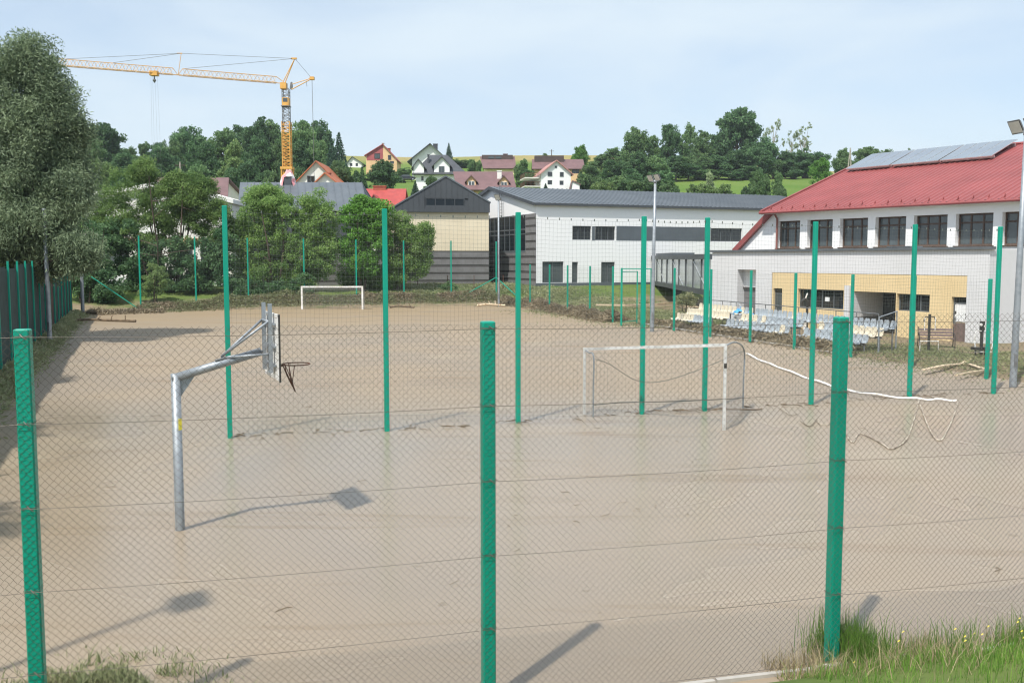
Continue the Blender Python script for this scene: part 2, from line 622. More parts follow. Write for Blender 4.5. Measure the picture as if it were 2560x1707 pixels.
def terrain(x, y):
    p = Vector((x, y))
    d_near = side(p, NEAR_A, NEAR_B)
    d_left = -side(p, LEFT_A, LEFT_B)
    d_right = side(p, RIGHT_A, RIGHT_B)
    d_far = -side(p, FAR_A, FAR_B)
    inside = min(d_near, d_left, d_right, d_far)
    q = y - 0.27 * x
    out = 0.14 + 1.5 * smooth01(90, 101, q)
    if d_near < 0:
        out = 0.03 + 0.30 * min(-d_near, 9.0)
    if y > 118:
        prof = [(118, 0), (135, 4), (160, 8.6), (200, 15.4), (230, 19.6), (290, 28.6), (345, 39.6), (420, 43), (700, 40), (2500, 20)]
        for (ya, za), (yb, zb) in zip(prof, prof[1:]):
            if y <= yb:
                out += za + (zb - za) * (y - ya) / (yb - ya)
                break
        else:
            out += 20
        if y < 400:
            out += 1.1 * mnoise.noise((x * 0.018, y * 0.018, 3.1)) * smooth01(118, 200, y)
        out -= 7.0 * smooth01(30, 150, x) * smooth01(250, 340, y)
    if d_near > -0.5:
        out += 0.10 * mnoise.noise((x * 0.5, y * 0.5, 1.7)) * smooth01(0, 2, -inside)
    w = smooth01(-0.45, 0.45, -inside - 0.35)
    return -0.3 + (out + 0.3) * w


def land_hit(px, py, y0=100.0):
    """Where the sight line through a photo pixel meets the hillside."""
    d = ray(px, py)
    y = y0
    while y < 420:
        t = y / d.y
        if CAM_H + d.z * t <= terrain(d.x * t, y):
            return Vector((d.x * t, y, terrain(d.x * t, y)))
        y += 1.0
    return Vector((d.x * 340 / d.y, 340, terrain(d.x * 340 / d.y, 340)))


def grid_mesh(name, xs, ys, zf, mat):
    xs, ys = list(xs), list(ys)
    v = [(x, y, zf(x, y)) for y in ys for x in xs]
    nx = len(xs)
    f = [(j * nx + i, j * nx + i + 1, (j + 1) * nx + i + 1, (j + 1) * nx + i) for j in range(len(ys) - 1) for i in range(nx - 1)]
    me = bpy.data.meshes.new(name)
    me.from_pydata(v, [], f)
    me.materials.append(mat)
    me.polygons.foreach_set('use_smooth', [True] * len(me.polygons))
    o = bpy.data.objects.new(name, me)
    COL.objects.link(o)
    return o


def steps(*spans):
    out = []
    for a, b, d in spans:
        n = max(1, round((b - a) / d))
        out += [a + (b - a) * i / n for i in range(n)]
    return out + [spans[-1][1]]


ground = grid_mesh('ground', steps((-1500, -300, 200), (-300, -60, 12), (-60, -45, 2), (-45, 40, 0.8), (40, 80, 2), (80, 300, 12), (300, 1500, 200)),
                   steps((-60, 0, 5), (0, 6, 1), (6, 14, 0.4), (14, 110, 0.9), (110, 140, 2.5), (140, 360, 6), (360, 500, 20), (500, 2500, 250)),
                   terrain, ground_material())
tag(ground, 'grassy ground and green hillside rising behind the school', 'ground', kind='structure')


def court_z(x, y):
    return 0.012 * mnoise.noise((x * 0.25, y * 0.25, 0.3)) - 0.006


court = grid_mesh('muddy_court', steps((-46, 40, 1.0)), steps((3, 96, 1.0)), court_z, mud_material())
tag(court, 'school sports court covered with drying flood mud', 'court', kind='structure')

# ------------------------------------------------------------------ fences
def square_post(parent, base, top_z, w, u, name='post', sink=0.3, base_z=0.0, lean=None):
    """A hollow-section post with a slightly chamfered cap."""
    b = Vector((base[0], base[1], base_z - sink))
    t = Vector((base[0], base[1], top_z)) if lean is None else Vector((lean[0], lean[1], top_z))
    u = Vector((u[0], u[1], 0)).normalized()
    n = Vector((-u.y, u.x, 0))
    m = MB()
    h = w / 2
    c = 0.012
    ring = [(-h + c, -h), (h - c, -h), (h, -h + c), (h, h - c), (h - c, h), (-h + c, h), (-h, h - c), (-h, -h + c)]
    pts = []
    for p, s in ((b, 1), (t - Vector((0, 0, 0.01)), 1), (t, 0.86)):
        pts += [p + u * x * s + n * y * s for x, y in ring]
    k = 8
    fs = [tuple(range(k))[::-1], tuple(range(2 * k, 3 * k))]
    for r in (0, 1):
        fs += [(r * k + i, r * k + (i + 1) % k, (r + 1) * k + (i + 1) % k, (r + 1) * k + i) for i in range(k)]
    m.add(pts, fs)
    return m.build(name, 'green', parent)


def net_bay(mb, a, b, za, zb, z0a, z0b, cell, r, sag=0.05, bulge=0.03, seed=0, nseg=10):
    """One bay of square-mesh netting between posts a and b."""
    rnd = random.Random(seed)
    a, b = Vector((a[0], a[1], 0)), Vector((b[0], b[1], 0))
    L = (b - a).length
    u = (b - a) / L
    n = Vector((-u.y, u.x, 0))
    ph = rnd.random() * 6
    nv = max(2, round(L / cell))

    def P(s, q):
        zt = za + (zb - za) * s - sag * 4 * s * (1 - s) - sag * 0.25 * (1 - math.cos(s * nv / 6 * 2 * math.pi)) * 0.5
        zl = z0a + (z0b - z0a) * s
        off = bulge * math.sin(ph + 5 * s + 3 * q) * 4 * s * (1 - s) * 1.6
        p = a + u * L * s + n * off
        wob = 0.012 * math.sin(11 * s + ph + q * 9)
        return Vector((p.x, p.y, zl + (zt - zl) * q + wob))
    nh = max(2, round((za - z0a) / cell))
    for j in range(nh + 1):
        q = j / nh
        rr = r * (1.8 if j == nh else 1.0)
        mb.tube([P(i / nseg, q) for i in range(nseg + 1)], rr, 3, False)
    for i in range(nv + 1):
        s = i / nv
        mb.tube([P(s, q / 5) for q in range(6)], r, 3, False)


U_NEAR = (NEAR_B - NEAR_A).normalized()
N_NEAR = Vector((-U_NEAR.y, U_NEAR.x))         # points away from the camera


def near_pt(s):
    return NEAR_A + U_NEAR * s


# --- near chain-link fence
POST_S = [-4.0, 0.0, 4.0, (NEAR_B - NEAR_A).length, 11.75]
NEAR_TOP = 3.725
near_fence = thing('chain_link_fence', 'tall chain-link fence with green posts, nearest to the viewer', 'fence', (near_pt(0).x, near_pt(0).y, 0))
for s in POST_S:
    p = near_pt(s)
    gz = 0.0
    square_post(near_fence, p, NEAR_TOP if s < 7 else 3.71, 0.125, U_NEAR, base_z=gz, sink=0.5)

FAB_OFF = -0.082                                # the fabric hangs on the viewer's side of the posts
A_CELL = 0.0345
WIRE_R = 0.0020
n_strip = int((POST_S[-1] - POST_S[0]) / A_CELL)
n_up = 107
jj = np.arange(n_up + 1)
tri_a = np.array([0, 2 * math.pi / 3, 4 * math.pi / 3])
V_all, F_all = [], []
rng_np = np.random.default_rng(3)
base_p = near_pt(POST_S[0])
for k in range(n_strip):
    par = (k + jj) % 2
    s = POST_S[0] + (k + par) * A_CELL
    sway = 0.012 * np.sin(s * 0.9 + jj * 0.06) + 0.006 * np.sin(s * 3.1 + 1.3 + jj * 0.11)
    slump = 0.018 * np.sin(s * 0.8 + 0.6) * (jj / n_up)
    z = 0.02 + jj * A_CELL + slump + 0.004 * rng_np.standard_normal(n_up + 1)
    d = FAB_OFF + 0.0035 * np.where(par == 0, 1, -1) - 0.010 * np.abs(np.sin(s * 0.8)) + sway * 0.25
    x = NEAR_A.x + U_NEAR.x * s + N_NEAR.x * d
    y = NEAR_A.y + U_NEAR.y * s + N_NEAR.y * d
    s2 = s + 0.002 * rng_np.standard_normal(n_up + 1)
    x += U_NEAR.x * (s2 - s)
    y += U_NEAR.y * (s2 - s)
    c = np.stack([x, y, z], 1)
    ring = np.stack([np.cos(tri_a)[:, None] * np.array([U_NEAR.x, U_NEAR.y, 0]) + np.sin(tri_a)[:, None] * np.array([N_NEAR.x, N_NEAR.y, 0])], 0)[0] * WIRE_R
    v = (c[:, None, :] + ring[None, :, :]).reshape(-1, 3)
    base_i = k * (n_up + 1) * 3
    i = np.arange(n_up)[:, None] * 3 + base_i
    j = np.arange(3)[None, :]
    j2 = (j + 1) % 3
    F_all.append(np.stack([i + j, i + j2, i + 3 + j2, i + 3 + j], -1).reshape(-1, 4))
    V_all.append(v)


def numpy_mesh(name, v, f4, mat, parent=None, tint=None):
    v = np.asarray(v, dtype=np.float32)
    if parent is not None and root_of(parent).name in WORLD:
        L = root_of(parent).location
        v = v - np.array([L.x, L.y, L.z], dtype=np.float32)
    f4 = np.asarray(f4, dtype=np.int32)
    k = f4.shape[1]
    me = bpy.data.meshes.new(name)
    me.vertices.add(len(v))
    me.vertices.foreach_set('co', v.ravel())
    me.loops.add(f4.size)
    me.loops.foreach_set('vertex_index', f4.ravel())
    me.polygons.add(len(f4))
    me.polygons.foreach_set('loop_start', np.arange(0, f4.size, k, dtype=np.int32))
    if tint is not None:
        at = me.attributes.new('tint', 'FLOAT', 'POINT')
        at.data.foreach_set('value', np.asarray(tint, dtype=np.float32))
    me.materials.append(M[mat] if mat in M else MATS[mat])
    me.update(calc_edges=True)
    me.validate()
    o = bpy.data.objects.new(name, me)
    COL.objects.link(o)
    if parent is not None:
        o.parent = parent
    return o


fab = numpy_mesh('chain_link_fabric', np.concatenate(V_all), np.concatenate(F_all), 'wire', near_fence)
fab['kind'] = 'stuff'
for wz in (3.66, 2.93, 2.21, 1.49, 0.77, 0.06):          # tension wires
    m = MB()
    pts = []
    for i in range(len(POST_S) - 1):
        for q in range(6):
            s = POST_S[i] + (POST_S[i + 1] - POST_S[i]) * q / 6
            sag = 0.02 * 4 * (q / 6) * (1 - q / 6)
            p = near_pt(s) + N_NEAR * (FAB_OFF - 0.006)
            pts.append((p.x, p.y, wz - sag))
    m.tube(pts, 0.0021, 5)
    m.build('tension_wire', 'wire', near_fence)
for s in POST_S[1:4]:                                     # binding loops that tie the wires to each post
    for wz in (3.66, 2.93, 2.21, 1.49, 0.77):
        m = MB()
        p = near_pt(s)
        ring = [p + U_NEAR * x + N_NEAR * y for x, y in ((-0.068, -0.068), (0.068, -0.068), (0.068, 0.068), (-0.068, 0.068), (-0.068, -0.068))]
        m.tube([(q.x, q.y, wz + 0.006) for q in ring], 0.0024, 5)
        q = p + U_NEAR * 0.015 + N_NEAR * -0.09
        m.tube([(q.x - 0.02, q.y, wz + 0.025), (q.x + 0.01, q.y - 0.01, wz), (q.x + 0.035, q.y, wz - 0.02)], 0.0042, 5)
        m.build('wire_tie', 'wire', near_fence)

# --- ball-stop net across the court
MID = [((-6.85, 22.99), 5.59), ((-3.16, 23.92), 5.56), ((0.16, 25.17), 5.54), ((3.65, 26.64), 5.50), ((5.52, 27.21), 5.49),
       ((8.91, 28.28), 5.42), ((12.51, 29.90), 5.40), ((15.56, 30.70), 5.36)]
mid_fence = thing('ball_stop_net', 'tall square-mesh ball net on eight green posts across the court', 'fence', (-6.85, 22.99, 0))
u_mid = Vector((15.56 + 6.85, 30.70 - 22.99)).normalized()
for p, zt in MID:
    square_post(mid_fence, p, zt, 0.118, u_mid)
for i in range(len(MID) - 1):
    (a, za), (b, zb) = MID[i], MID[i + 1]
    m = MB()
    net_bay(m, a, b, za - 0.12, zb - 0.12, 0.04, 0.04, 0.11, 0.0016, 0.05, 0.05, i)
    # clips on the head rope
    for q in np.linspace(0.04, 0.96, 11):
        c = Vector(a).lerp(Vector(b), q)
        z = (za - 0.12) * (1 - q) + (zb - 0.12) * q - 0.05 * 4 * q * (1 - q)
        m.box(c.x - 0.012, c.x + 0.012, c.y - 0.012, c.y + 0.012, z - 0.01, z + 0.05)
    o = m.build('net_panel', 'netcord', mid_fence)

# --- fence behind the far goal
FARP = [(-31.1, 80.2), (-27.7, 84.0), (-23.9, 86.9), (-19.2, 88.6), (-14.6, 90.0), (-10.3, 91.4), (-5.9, 93.0), (-1.55, 94.2)]
FARZ = [6.30, 6.33, 6.27, 6.24, 6.20, 6.13, 6.15, 6.10]
far_fence = thing('ball_stop_net', 'green-post net fence in front of the bushes behind the far goal', 'fence', (*FARP[0], 0.1))
for p, z in zip(FARP, FARZ):
    square_post(far_fence, p, z, 0.125, (1, 0.3), base_z=0.1)
for i in range(len(FARP) - 1):
    m = MB()
    net_bay(m, FARP[i], FARP[i + 1], FARZ[i] - 0.15, FARZ[i + 1] - 0.15, 0.15, 0.15, 0.16, 0.0022, 0.06, 0.04, 20 + i, 6)
    m.build('net_panel', 'netcord', far_fence)
m = MB()
c0 = Vector((-1.55, 94.2, 2.6))
m.tube([c0, (-6.0, 91.8, 0.15)], 0.045, 8)
m.build('corner_brace', 'green', far_fence)
m = MB()
m.tube([c0, (1.3, 89.0, 0.15)], 0.045, 8)
m.build('corner_brace', 'green', far_fence)
m = MB()
p1 = at_depth(228, 692, 79.5)
p2 = at_depth(346, 772, 80.0)
m.tube([p1, p2], 0.04, 8)
m.build('corner_brace', 'green', far_fence)

# --- fence in front of the stand
RP = [(1325, 768, 661), (1374, 775, 662), (1419, 787, 663), (1475, 796, 665), (1532, 810, 666), (1686, 830, 670), (1777, 845, 673),
      (1877, 857, 676), (1988, 874, 682), (2130, 893, 686), (2284, 916, 689), (2472, 947, 697)]
right_fence = thing('ball_stop_net', 'lower green-post net fence running in front of the spectator seats', 'fence', (1.65, 87.5, 0))
rpts = []
for px, pb, pt in RP:
    g = on_level(px, pb)
    # keep the posts on one straight line
    t = (g.y - RIGHT_A.y) / (RIGHT_B.y - RIGHT_A.y)
    L = RIGHT_A + (RIGHT_B - RIGHT_A) * t
    k = (px - 1280) / FPX
    # slide along the line to the sight line
    d = RIGHT_B - RIGHT_A
    tt = (k * RIGHT_A.y * CP - RIGHT_A.x) / (d.x - k * d.y * CP) if abs(d.x - k * d.y) > 1e-6 else t
    q = RIGHT_A + d * tt
    p = Vector((g.x, g.y)).lerp(q, 0.5)
    zt = at_depth(px, pt, p.y).z
    rpts.append((p, zt))
    square_post(right_fence, p, zt, 0.115, (-0.28, 0.96))
for i in range(len(rpts) - 1):
    if i == 4:
        continue                                   # the gateway
    (a, za), (b, zb) = rpts[i], rpts[i + 1]
    m = MB()
    net_bay(m, a, b, za - 0.1, zb - 0.1, 0.1, 0.1, 0.13, 0.0017, 0.04, 0.03, 40 + i, 6)
    m.build('net_panel', 'netcord', right_fence)
# gate frame in the gap
gate = thing('court_gate', 'open green gate frame in the net fence beside the light pole', 'gate', (7.2, 62.5, 0))
gA, gB = on_level(1553, 814), on_level(1627, 818)
gz = 3.78
for g in (gA, gB):
    square_post(gate, (g.x, g.y), gz, 0.12, (1, 0))
m = MB()
m.beam((gA.x, gA.y, gz - 0.05), (gB.x, gB.y, gz - 0.05), 0.06)
m.build('top_rail', 'green', gate)
gC = on_level(1592, 811)
m = MB()
m.beam((gA.x, gA.y, gz - 0.25), (gC.x, gC.y, gz - 0.25), 0.05)
m.beam((gC.x, gC.y, gz - 0.22), (gC.x, gC.y, 0.1), 0.07)
m.beam((gA.x, gA.y, 0.25), (gC.x, gC.y, 0.25), 0.05)
m.build('gate_leaf', 'green', gate)

# --- sheet fence on the left
left_fence = thing('sheet_fence', 'dark sheet-panel fence with green posts along the left of the court', 'fence', (-15.78, 29.26, 0))
ul = (LEFT_B - LEFT_A).normalized()
nl = Vector((ul.y, -ul.x))                     # towards the court
LEN_L = (LEFT_B - LEFT_A).length
step = 3.3
k0 = -6
k = k0
while k * step < LEN_L:
    a = LEFT_A + ul * (k * step)
    b = LEFT_A + ul * ((k + 1) * step)
    off = -nl * 0.8
    a, b = a + off, b + off
    pp = a + nl * 0.10
    square_post(left_fence, (pp.x, pp.y), 4.25, 0.08, ul, base_z=0.1)
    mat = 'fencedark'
    if k == 0 or k == -3:
        mat = 'fencegrey'
    if k in (1, 9, -5):
        mat = 'fencebrown'
    m = MB()                                   # corrugated sheet, real folds
    nc = 26
    prof = []
    for i in range(nc + 1):
        c = a.lerp(b, (i + 0.5 * 0) / nc)
        c = c + nl * (0.022 if i % 2 else -0.0)
        prof.append(c)
    top = 4.05 + 0.1 * math.sin(k * 1.7)
    pts = [(c.x, c.y, 0.0) for c in prof] + [(c.x, c.y, top) for c in prof] + [(c.x - nl.x * 0.01, c.y - nl.y * 0.01, 0.0) for c in prof] + [(c.x - nl.x * 0.01, c.y - nl.y * 0.01, top) for c in prof]
    w = nc + 1
    m.add(pts, [(i, i + 1, w + i + 1, w + i) for i in range(nc)] + [(2 * w + i + 1, 2 * w + i, 3 * w + i, 3 * w + i + 1) for i in range(nc)] +
          [(w + i, w + i + 1, 3 * w + i + 1, 3 * w + i) for i in range(nc)])
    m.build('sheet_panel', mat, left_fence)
    k += 1

# --- low rusty wire fence behind the far fence
wf = thing('wire_fence', 'low rusty wire fence on thin dark stakes before the striped wall', 'fence', (-8, 97, 0.6))
for px, pb, pt in ((1044, 748, 686), (1119, 752, 688), (1185, 748, 688), (1258, 738, 688)):
    b = at_depth(px, pb, 97.0)
    t = at_depth(px, pt, 97.0)
    m = MB()
    m.tube([(b.x, 97, b.z - 0.6), (t.x, 97, t.z)], 0.045, 6)
    m.build('stake', 'rust', wf)
for zz in (688, 708):
    m = MB()
    m.tube([at_depth(1044, zz, 97.0), at_depth(1119, zz + 2, 97.0), at_depth(1258, zz, 97.0)], 0.008, 4)
    m.build('strand', 'rust', wf)

# ------------------------------------------------------------------ floodlight poles
def light_pole(label, base, top, heads, r0=0.09, r1=0.05, aim=(-1, 0), head_scale=1.0):
    root = thing('floodlight_pole', label, 'light pole', base, group='galvanised floodlight poles round the court')
    b, t = Vector(base), Vector(top)
    m = MB()
    m.tube([b + Vector((0, 0, -0.4)), b + (t - b) * 0.02, b + (t - b) * 0.5, t], [r0, r0, (r0 + r1) / 2, r1], 14)
    m.build('pole', 'galv', root, smooth=True)
    m = MB()
    m.box(b.x - 0.05, b.x + 0.05, b.y - r0 - 0.012, b.y - r0 + 0.02, b.z + 0.7, b.z + 1.15)
    m.build('service_hatch', 'galvdark', root)
    m = MB()
    m.tube([t, t + Vector((0, 0, 0.18))], r1 * 1.3, 12)
    m.build('pole_cap', 'galv', root, smooth=True)
    if heads:
        m = MB()
        aa = Vector((aim[0], aim[1], 0)).normalized()
        bb = Vector((-aa.y, aa.x, 0))
        hw = 0.38 * head_scale
        m.beam(t + Vector((0, 0, 0.12)) - bb * hw * (heads - 1), t + Vector((0, 0, 0.12)) + bb * hw * (heads - 1) + bb * 0.01, 0.07)
        m.build('cross_arm', 'galv', root)
        for i in range(heads):
            c = t + Vector((0, 0, 0.30)) + bb * (i - (heads - 1) / 2) * hw * 2 + aa * 0.12
            tilt = R(28)
            f = aa * math.cos(tilt) - Vector((0, 0, 1)) * math.sin(tilt)    # the way the lamp throws
            upv = bb.cross(f).normalized()
            if upv.z < 0:
                upv = -upv
            w, h, dp = 0.30 * head_scale, 0.26 * head_scale, 0.14 * head_scale
            m = MB()
            fr = [c + bb * x + upv * z for x, z in ((-w, -h), (w, -h), (w, h), (-w, h))]
            bk = [c - f * dp + bb * x * 0.6 + upv * z * 0.6 for x, z in ((-w, -h), (w, -h), (w, h), (-w, h))]
            m.add(fr + bk, [(0, 1, 2, 3), (7, 6, 5, 4), (0, 4, 5, 1), (1, 5, 6, 2), (2, 6, 7, 3), (3, 7, 4, 0)])
            hd = m.build('lamp_head', 'galvdark', root)
            m = MB()
            g = [c + f * 0.012 + bb * x + upv * z for x, z in ((-w * .84, -h * .8), (w * .84, -h * .8), (w * .84, h * .8), (-w * .84, h * .8))]
            m.prism(g, f * 0.01)
            m.build('lamp_glass', 'lampglass', hd)
    return root


gp = on_level(1630, 829)
light_pole('galvanised double-headed floodlight pole beside the gate, before the white hall', gp, at_depth(1638, 458, gp.y), 2, 0.13, 0.075, (-0.75, -0.4), 0.85)
gp = on_level(2532, 968)
light_pole('thick galvanised floodlight pole cut off by the right edge of the picture', gp, at_depth(2566, 338, gp.y), 2, 0.12, 0.075, (-0.9, -0.2), 0.95)
gp = on_level(1247, 766)
light_pole('slim single-headed floodlight pole before the glazed gable of the white hall', gp, at_depth(1246, 502, gp.y), 1, 0.11, 0.06, (-0.6, -0.6), 1.2)
gp = on_level(125, 860)
light_pole('grey light pole rising into the big willow by the sheet fence', gp, at_depth(110, 530, gp.y), 0, 0.125, 0.09, (1, -0.3), 1.3)
gp = on_level(207, 783)
light_pole('distant grey light pole in the far left corner under the willow', gp, at_depth(202, 600, gp.y), 1, 0.15, 0.11, (1, -0.3), 1.3)
# stands just outside the picture; its shadow falls across the mud at the lower left
tip = Vector((-4.2, 11.75, 0))
Hp = 8.6
cot = 1 / math.tan(SUN_EL)
pb = tip + SUN_TO * (Hp * cot)
light_pole('floodlight pole by the near left corner, whose shadow lies on the mud', (pb.x, pb.y, 0), (pb.x, pb.y, Hp - 0.3), 1, 0.06, 0.045, (0.9, 0.4), 1.05)

# ------------------------------------------------------------------ basketball stand
HB = Vector((-5.32, 15.04, 0))
HD = Vector((0.937, 0.35, 0)).normalized()      # the way the arm reaches
HN = Vector((-HD.y, HD.x, 0))                   # across the board, away from the viewer
Z = Vector((0, 0, 1))
hoop = thing('basketball_stand', 'galvanised basketball stand with bent arm, board and chain net on the mud', 'basketball hoop', HB)
top = HB + Z * 2.50
m = MB()
m.tube([HB - Z * 0.3, HB + Z * 0.02, top + Z * 0.01], 0.073, 20)
m.build('pole', 'galv', hoop, smooth=True)
bc = Vector((-3.93, 15.56, 2.92))               # board centre
arm_end = bc - HD * 0.16 - Z * 0.10
AD = HD
m = MB()
m.tube([top - HD * 0.06 - Z * 0.07, arm_end], 0.068, 20)
m.build('arm', 'galv', hoop, smooth=True)
m = MB()
ad = (arm_end - top).normalized()
m.prism([HB + Z * 2.14 + HD * 0.07 - HN * 0.006, HB + Z * 2.42 + HD * 0.07 - HN * 0.006, HB + Z * 2.48 + HD * 0.30 - HN * 0.006], HN * 0.012)
m.build('gusset', 'galv', hoop)
m = MB()
m.prism([HB + HD * 0.02 - HN * 0.075 + Z * 1.62, HB + HD * 0.07 - HN * 0.045 + Z * 1.62, HB + HD * 0.07 - HN * 0.045 + Z * 1.80, HB + HD * 0.02 - HN * 0.075 + Z * 1.80], Vector((0.02, -0.035, 0)) * 0.35)
m.build('sticker', 'yellow', hoop, label='yellow notice sticker with dark print')
for i, zz in enumerate((1.765, 1.735, 1.70, 1.665, 1.64)):
    m = MB()
    w = (0.75, 0.6, 0.85, 0.8, 0.5)[i]
    a = HB + HD * 0.028 - HN * 0.079 + Z * zz
    b = HB + HD * (0.028 + 0.034 * w) - HN * (0.079 - 0.021 * w) + Z * zz
    m.beam(a, b, 0.004, 0.010)
    m.build('sticker_line', 'black', hoop)
HD = Vector((0.91, 0.415, 0)).normalized()       # the board hangs turned a little on its arm
HN = Vector((-HD.y, HD.x, 0))
bw, bh = 0.62, 0.525                            # half width, half height


def BP(a, z, d=0.0):
    return bc + HN * a + Z * z + HD * d


# board: pressed panels in a frame, with slits of light between them
m = MB()
for a0, a1, z0, z1 in ((-bw, bw, bh - 0.05, bh), (-bw, bw, -bh, -bh + 0.05), (-bw, -bw + 0.05, -bh, bh), (bw - 0.05, bw, -bh, bh)):
    m.prism([BP(a0, z0), BP(a1, z0), BP(a1, z1), BP(a0, z1)], HD * 0.03)
board = m.build('backboard', 'whitepaint', hoop)
ncol, nrow = 6, 6
for i in range(ncol):
    for j in range(nrow):
        a0 = -bw + 0.055 + (2 * bw - 0.11) / ncol * i + 0.006
        a1 = -bw + 0.055 + (2 * bw - 0.11) / ncol * (i + 1) - 0.006
        z0 = -bh + 0.055 + (2 * bh - 0.11) / nrow * j + 0.006
        z1 = -bh + 0.055 + (2 * bh - 0.11) / nrow * (j + 1) - 0.006
        m = MB()
        m.prism([BP(a0, z0, 0.006), BP(a1, z0, 0.006), BP(a1, z1, 0.006), BP(a0, z1, 0.006)], HD * 0.018)
        m.build('board_panel', 'whitepaint', board)
m = MB()                                        # dark rubber edge on the viewer's side
m.beam(BP(-bw - 0.012, -bh - 0.02, 0.015), BP(-bw - 0.012, bh, 0.015), 0.05, 0.024, up=HD)
m.build('edge_strip', 'black', board)
for a in (-0.28, 0.28):                         # upright channels behind the board
    m = MB()
    m.beam(BP(a, -0.42, -0.06), BP(a, bh + 0.16, -0.06), 0.06, 0.06, up=HD)
    m.build('upright_channel', 'galv', hoop)
for z in (-0.3, 0.0, 0.36):
    m = MB()
    m.beam(BP(-0.42, z, -0.018), BP(0.42, z, -0.018), 0.035, 0.035)
    m.build('cross_rail', 'galv', hoop)
sj = top + ad * 0.72 + Z * 0.085                # where the stays meet on the arm
for a in (-0.28, 0.28):
    m = MB()
    m.tube([sj, BP(a, 0.40, -0.09)], 0.020, 10)
    m.build('stay', 'galv', hoop, smooth=True)
    m = MB()
    m.tube([sj - Z * 0.02, BP(a, -0.12, -0.09)], 0.017, 10)
    m.build('stay', 'galv', hoop, smooth=True)
m = MB()
m.tube([BP(-0.28, 0.40, -0.09), BP(0.28, 0.40, -0.09)], 0.022, 10)
m.build('stay_bar', 'galv', hoop, smooth=True)
m = MB()
m.beam(sj - Z * 0.035 - ad * 0.1, sj - Z * 0.035 + ad * 0.1, 0.10, 0.02)
m.build('clamp_plate', 'galvdark', hoop)
rc = BP(0, -0.33, 0.03 + 0.37)
ring = [rc + HD * 0.225 * math.cos(a) + HN * 0.225 * math.sin(a) for a in np.linspace(0, 2 * math.pi, 29)]
m = MB()
m.tube(ring, 0.010, 8, False)
rim = m.build('rim', 'rust', hoop, smooth=True)
m = MB()
m.prism([BP(-0.09, -0.25, 0.03), BP(0.09, -0.25, 0.03), BP(0.09, -0.41, 0.03), BP(-0.09, -0.41, 0.03)], HD * 0.02)
m.prism([BP(-0.05, -0.33, 0.04), BP(0.05, -0.33, 0.04), BP(0.03, -0.33, 0.19), BP(-0.03, -0.33, 0.19)], Z * -0.03)
m.build('rim_bracket', 'rust', rim)
for i in range(7):                              # what is left of the chain net hangs on one side
    a = math.pi * (0.62 + 0.13 * i)
    p0 = rc + HD * 0.225 * math.cos(a) + HN * 0.225 * math.sin(a)
    bot = rc + HD * (-0.06 + 0.02 * (i % 3)) + HN * (0.02 * i - 0.06) - Z * (0.36 + 0.05 * (i % 3))
    mid = p0.lerp(bot, 0.45) + HD * 0.02 * math.sin(i) - Z * 0.03
    m = MB()
    m.tube(catmull([p0, mid, bot], 5), 0.007, 5)
    m.build('chain', 'rust', rim)

# ------------------------------------------------------------------ goals
def goal_net(mb, quads, cell, r):
    for a, b, c, d in quads:                    # a-b top edge, d-c bottom edge
        a, b, c, d = map(Vector, (a, b, c, d))
        nu = max(2, round(max((b - a).length, (c - d).length) / cell))
        nv = max(2, round(max((d - a).length, (c - b).length) / cell))
        for i in range(nu + 1):
            s = i / nu
            mb.tube([a.lerp(b, s), d.lerp(c, s)], r, 3, False)
        for j in range(nv + 1):
            s = j / nv
            mb.tube([a.lerp(d, s), b.lerp(c, s)], r, 3, False)


near_goal = thing('goal', 'silver handball goal with torn net standing askew at the ball net', 'goal', (2.02, 26.4, 0))
gL, gR = Vector((2.02, 26.55, 0)), Vector((5.39, 24.09, 0))
zL, zR = 1.87, 2.20
m = MB()
m.beam(gL - Z * 0.2, gL + Z * zL, 0.07, 0.07, up=(1, 0, 0))
m.build('goalpost', 'goalgrey', near_goal)
m = MB()
m.beam(gR - Z * 0.2, gR + Z * zR, 0.07, 0.07, up=(1, 0, 0))
gp_r = m.build('goalpost', 'goalgrey', near_goal)
m = MB()
m.beam(gR + Z * (zR - 0.62) + Vector((0.001, -0.046, 0)), gR + Z * (zR - 0.50) + Vector((0.001, -0.046, 0)), 0.07, 0.012)
m.build('dark_patch', 'black', gp_r)
m = MB()
m.beam(gL + Z * (zL - 0.04), gR + Z * (zR - 0.04), 0.072, 0.072)
m.build('crossbar', 'goalgrey', near_goal)
bL, bR = Vector((2.28, 26.1, 0)) + Vector((0, 0.9, 0)) * 0, Vector((6.72, 27.6, 0))
for a, b, z, zt in ((gL, Vector((2.24, 26.15, 0)), 1.66, zL), (gR, bR, 1.70, zR)):
    m = MB()
    m.tube(catmull([a + Z * (zt - 0.06), a.lerp(b, 0.5) + Z * (zt - 0.12), b + Z * z, b + Z * z * 0.5, b - Z * 0.1], 5), 0.022, 8)
    m.build('net_hoop', 'galv', near_goal, smooth=True)
m = MB()
goal_net(m, [(gR + Z * zR, bR + Z * 1.72, bR, gR + Vector((0.02, 0.1, 0))), ], 0.105, 0.0022)
m.build('side_net', 'palenet', near_goal)
m = MB()
bL2 = Vector((2.24, 26.15, 0))
goal_net(m, [(gL + Z * zL, bL2 + Z * 1.66, bL2, gL)], 0.105, 0.0025)
goal_net(m, [(bL2 + Z * 1.66, Vector((2.9, 26.6, 1.45)), Vector((2.9, 26.6, 0)), bL2)], 0.105, 0.0018)
m.build('side_net', 'palenet', near_goal)
m = MB()
m.tube(catmull([bL2 + Z * 1.6, Vector((2.7, 26.5, 1.42)), Vector((3.4, 26.3, 1.0)), Vector((4.1, 26.3, 0.95)), Vector((5.2, 26.8, 1.2)), bR + Z * 1.68], 6), 0.008, 5)
m.build('net_line', 'netcord', near_goal)
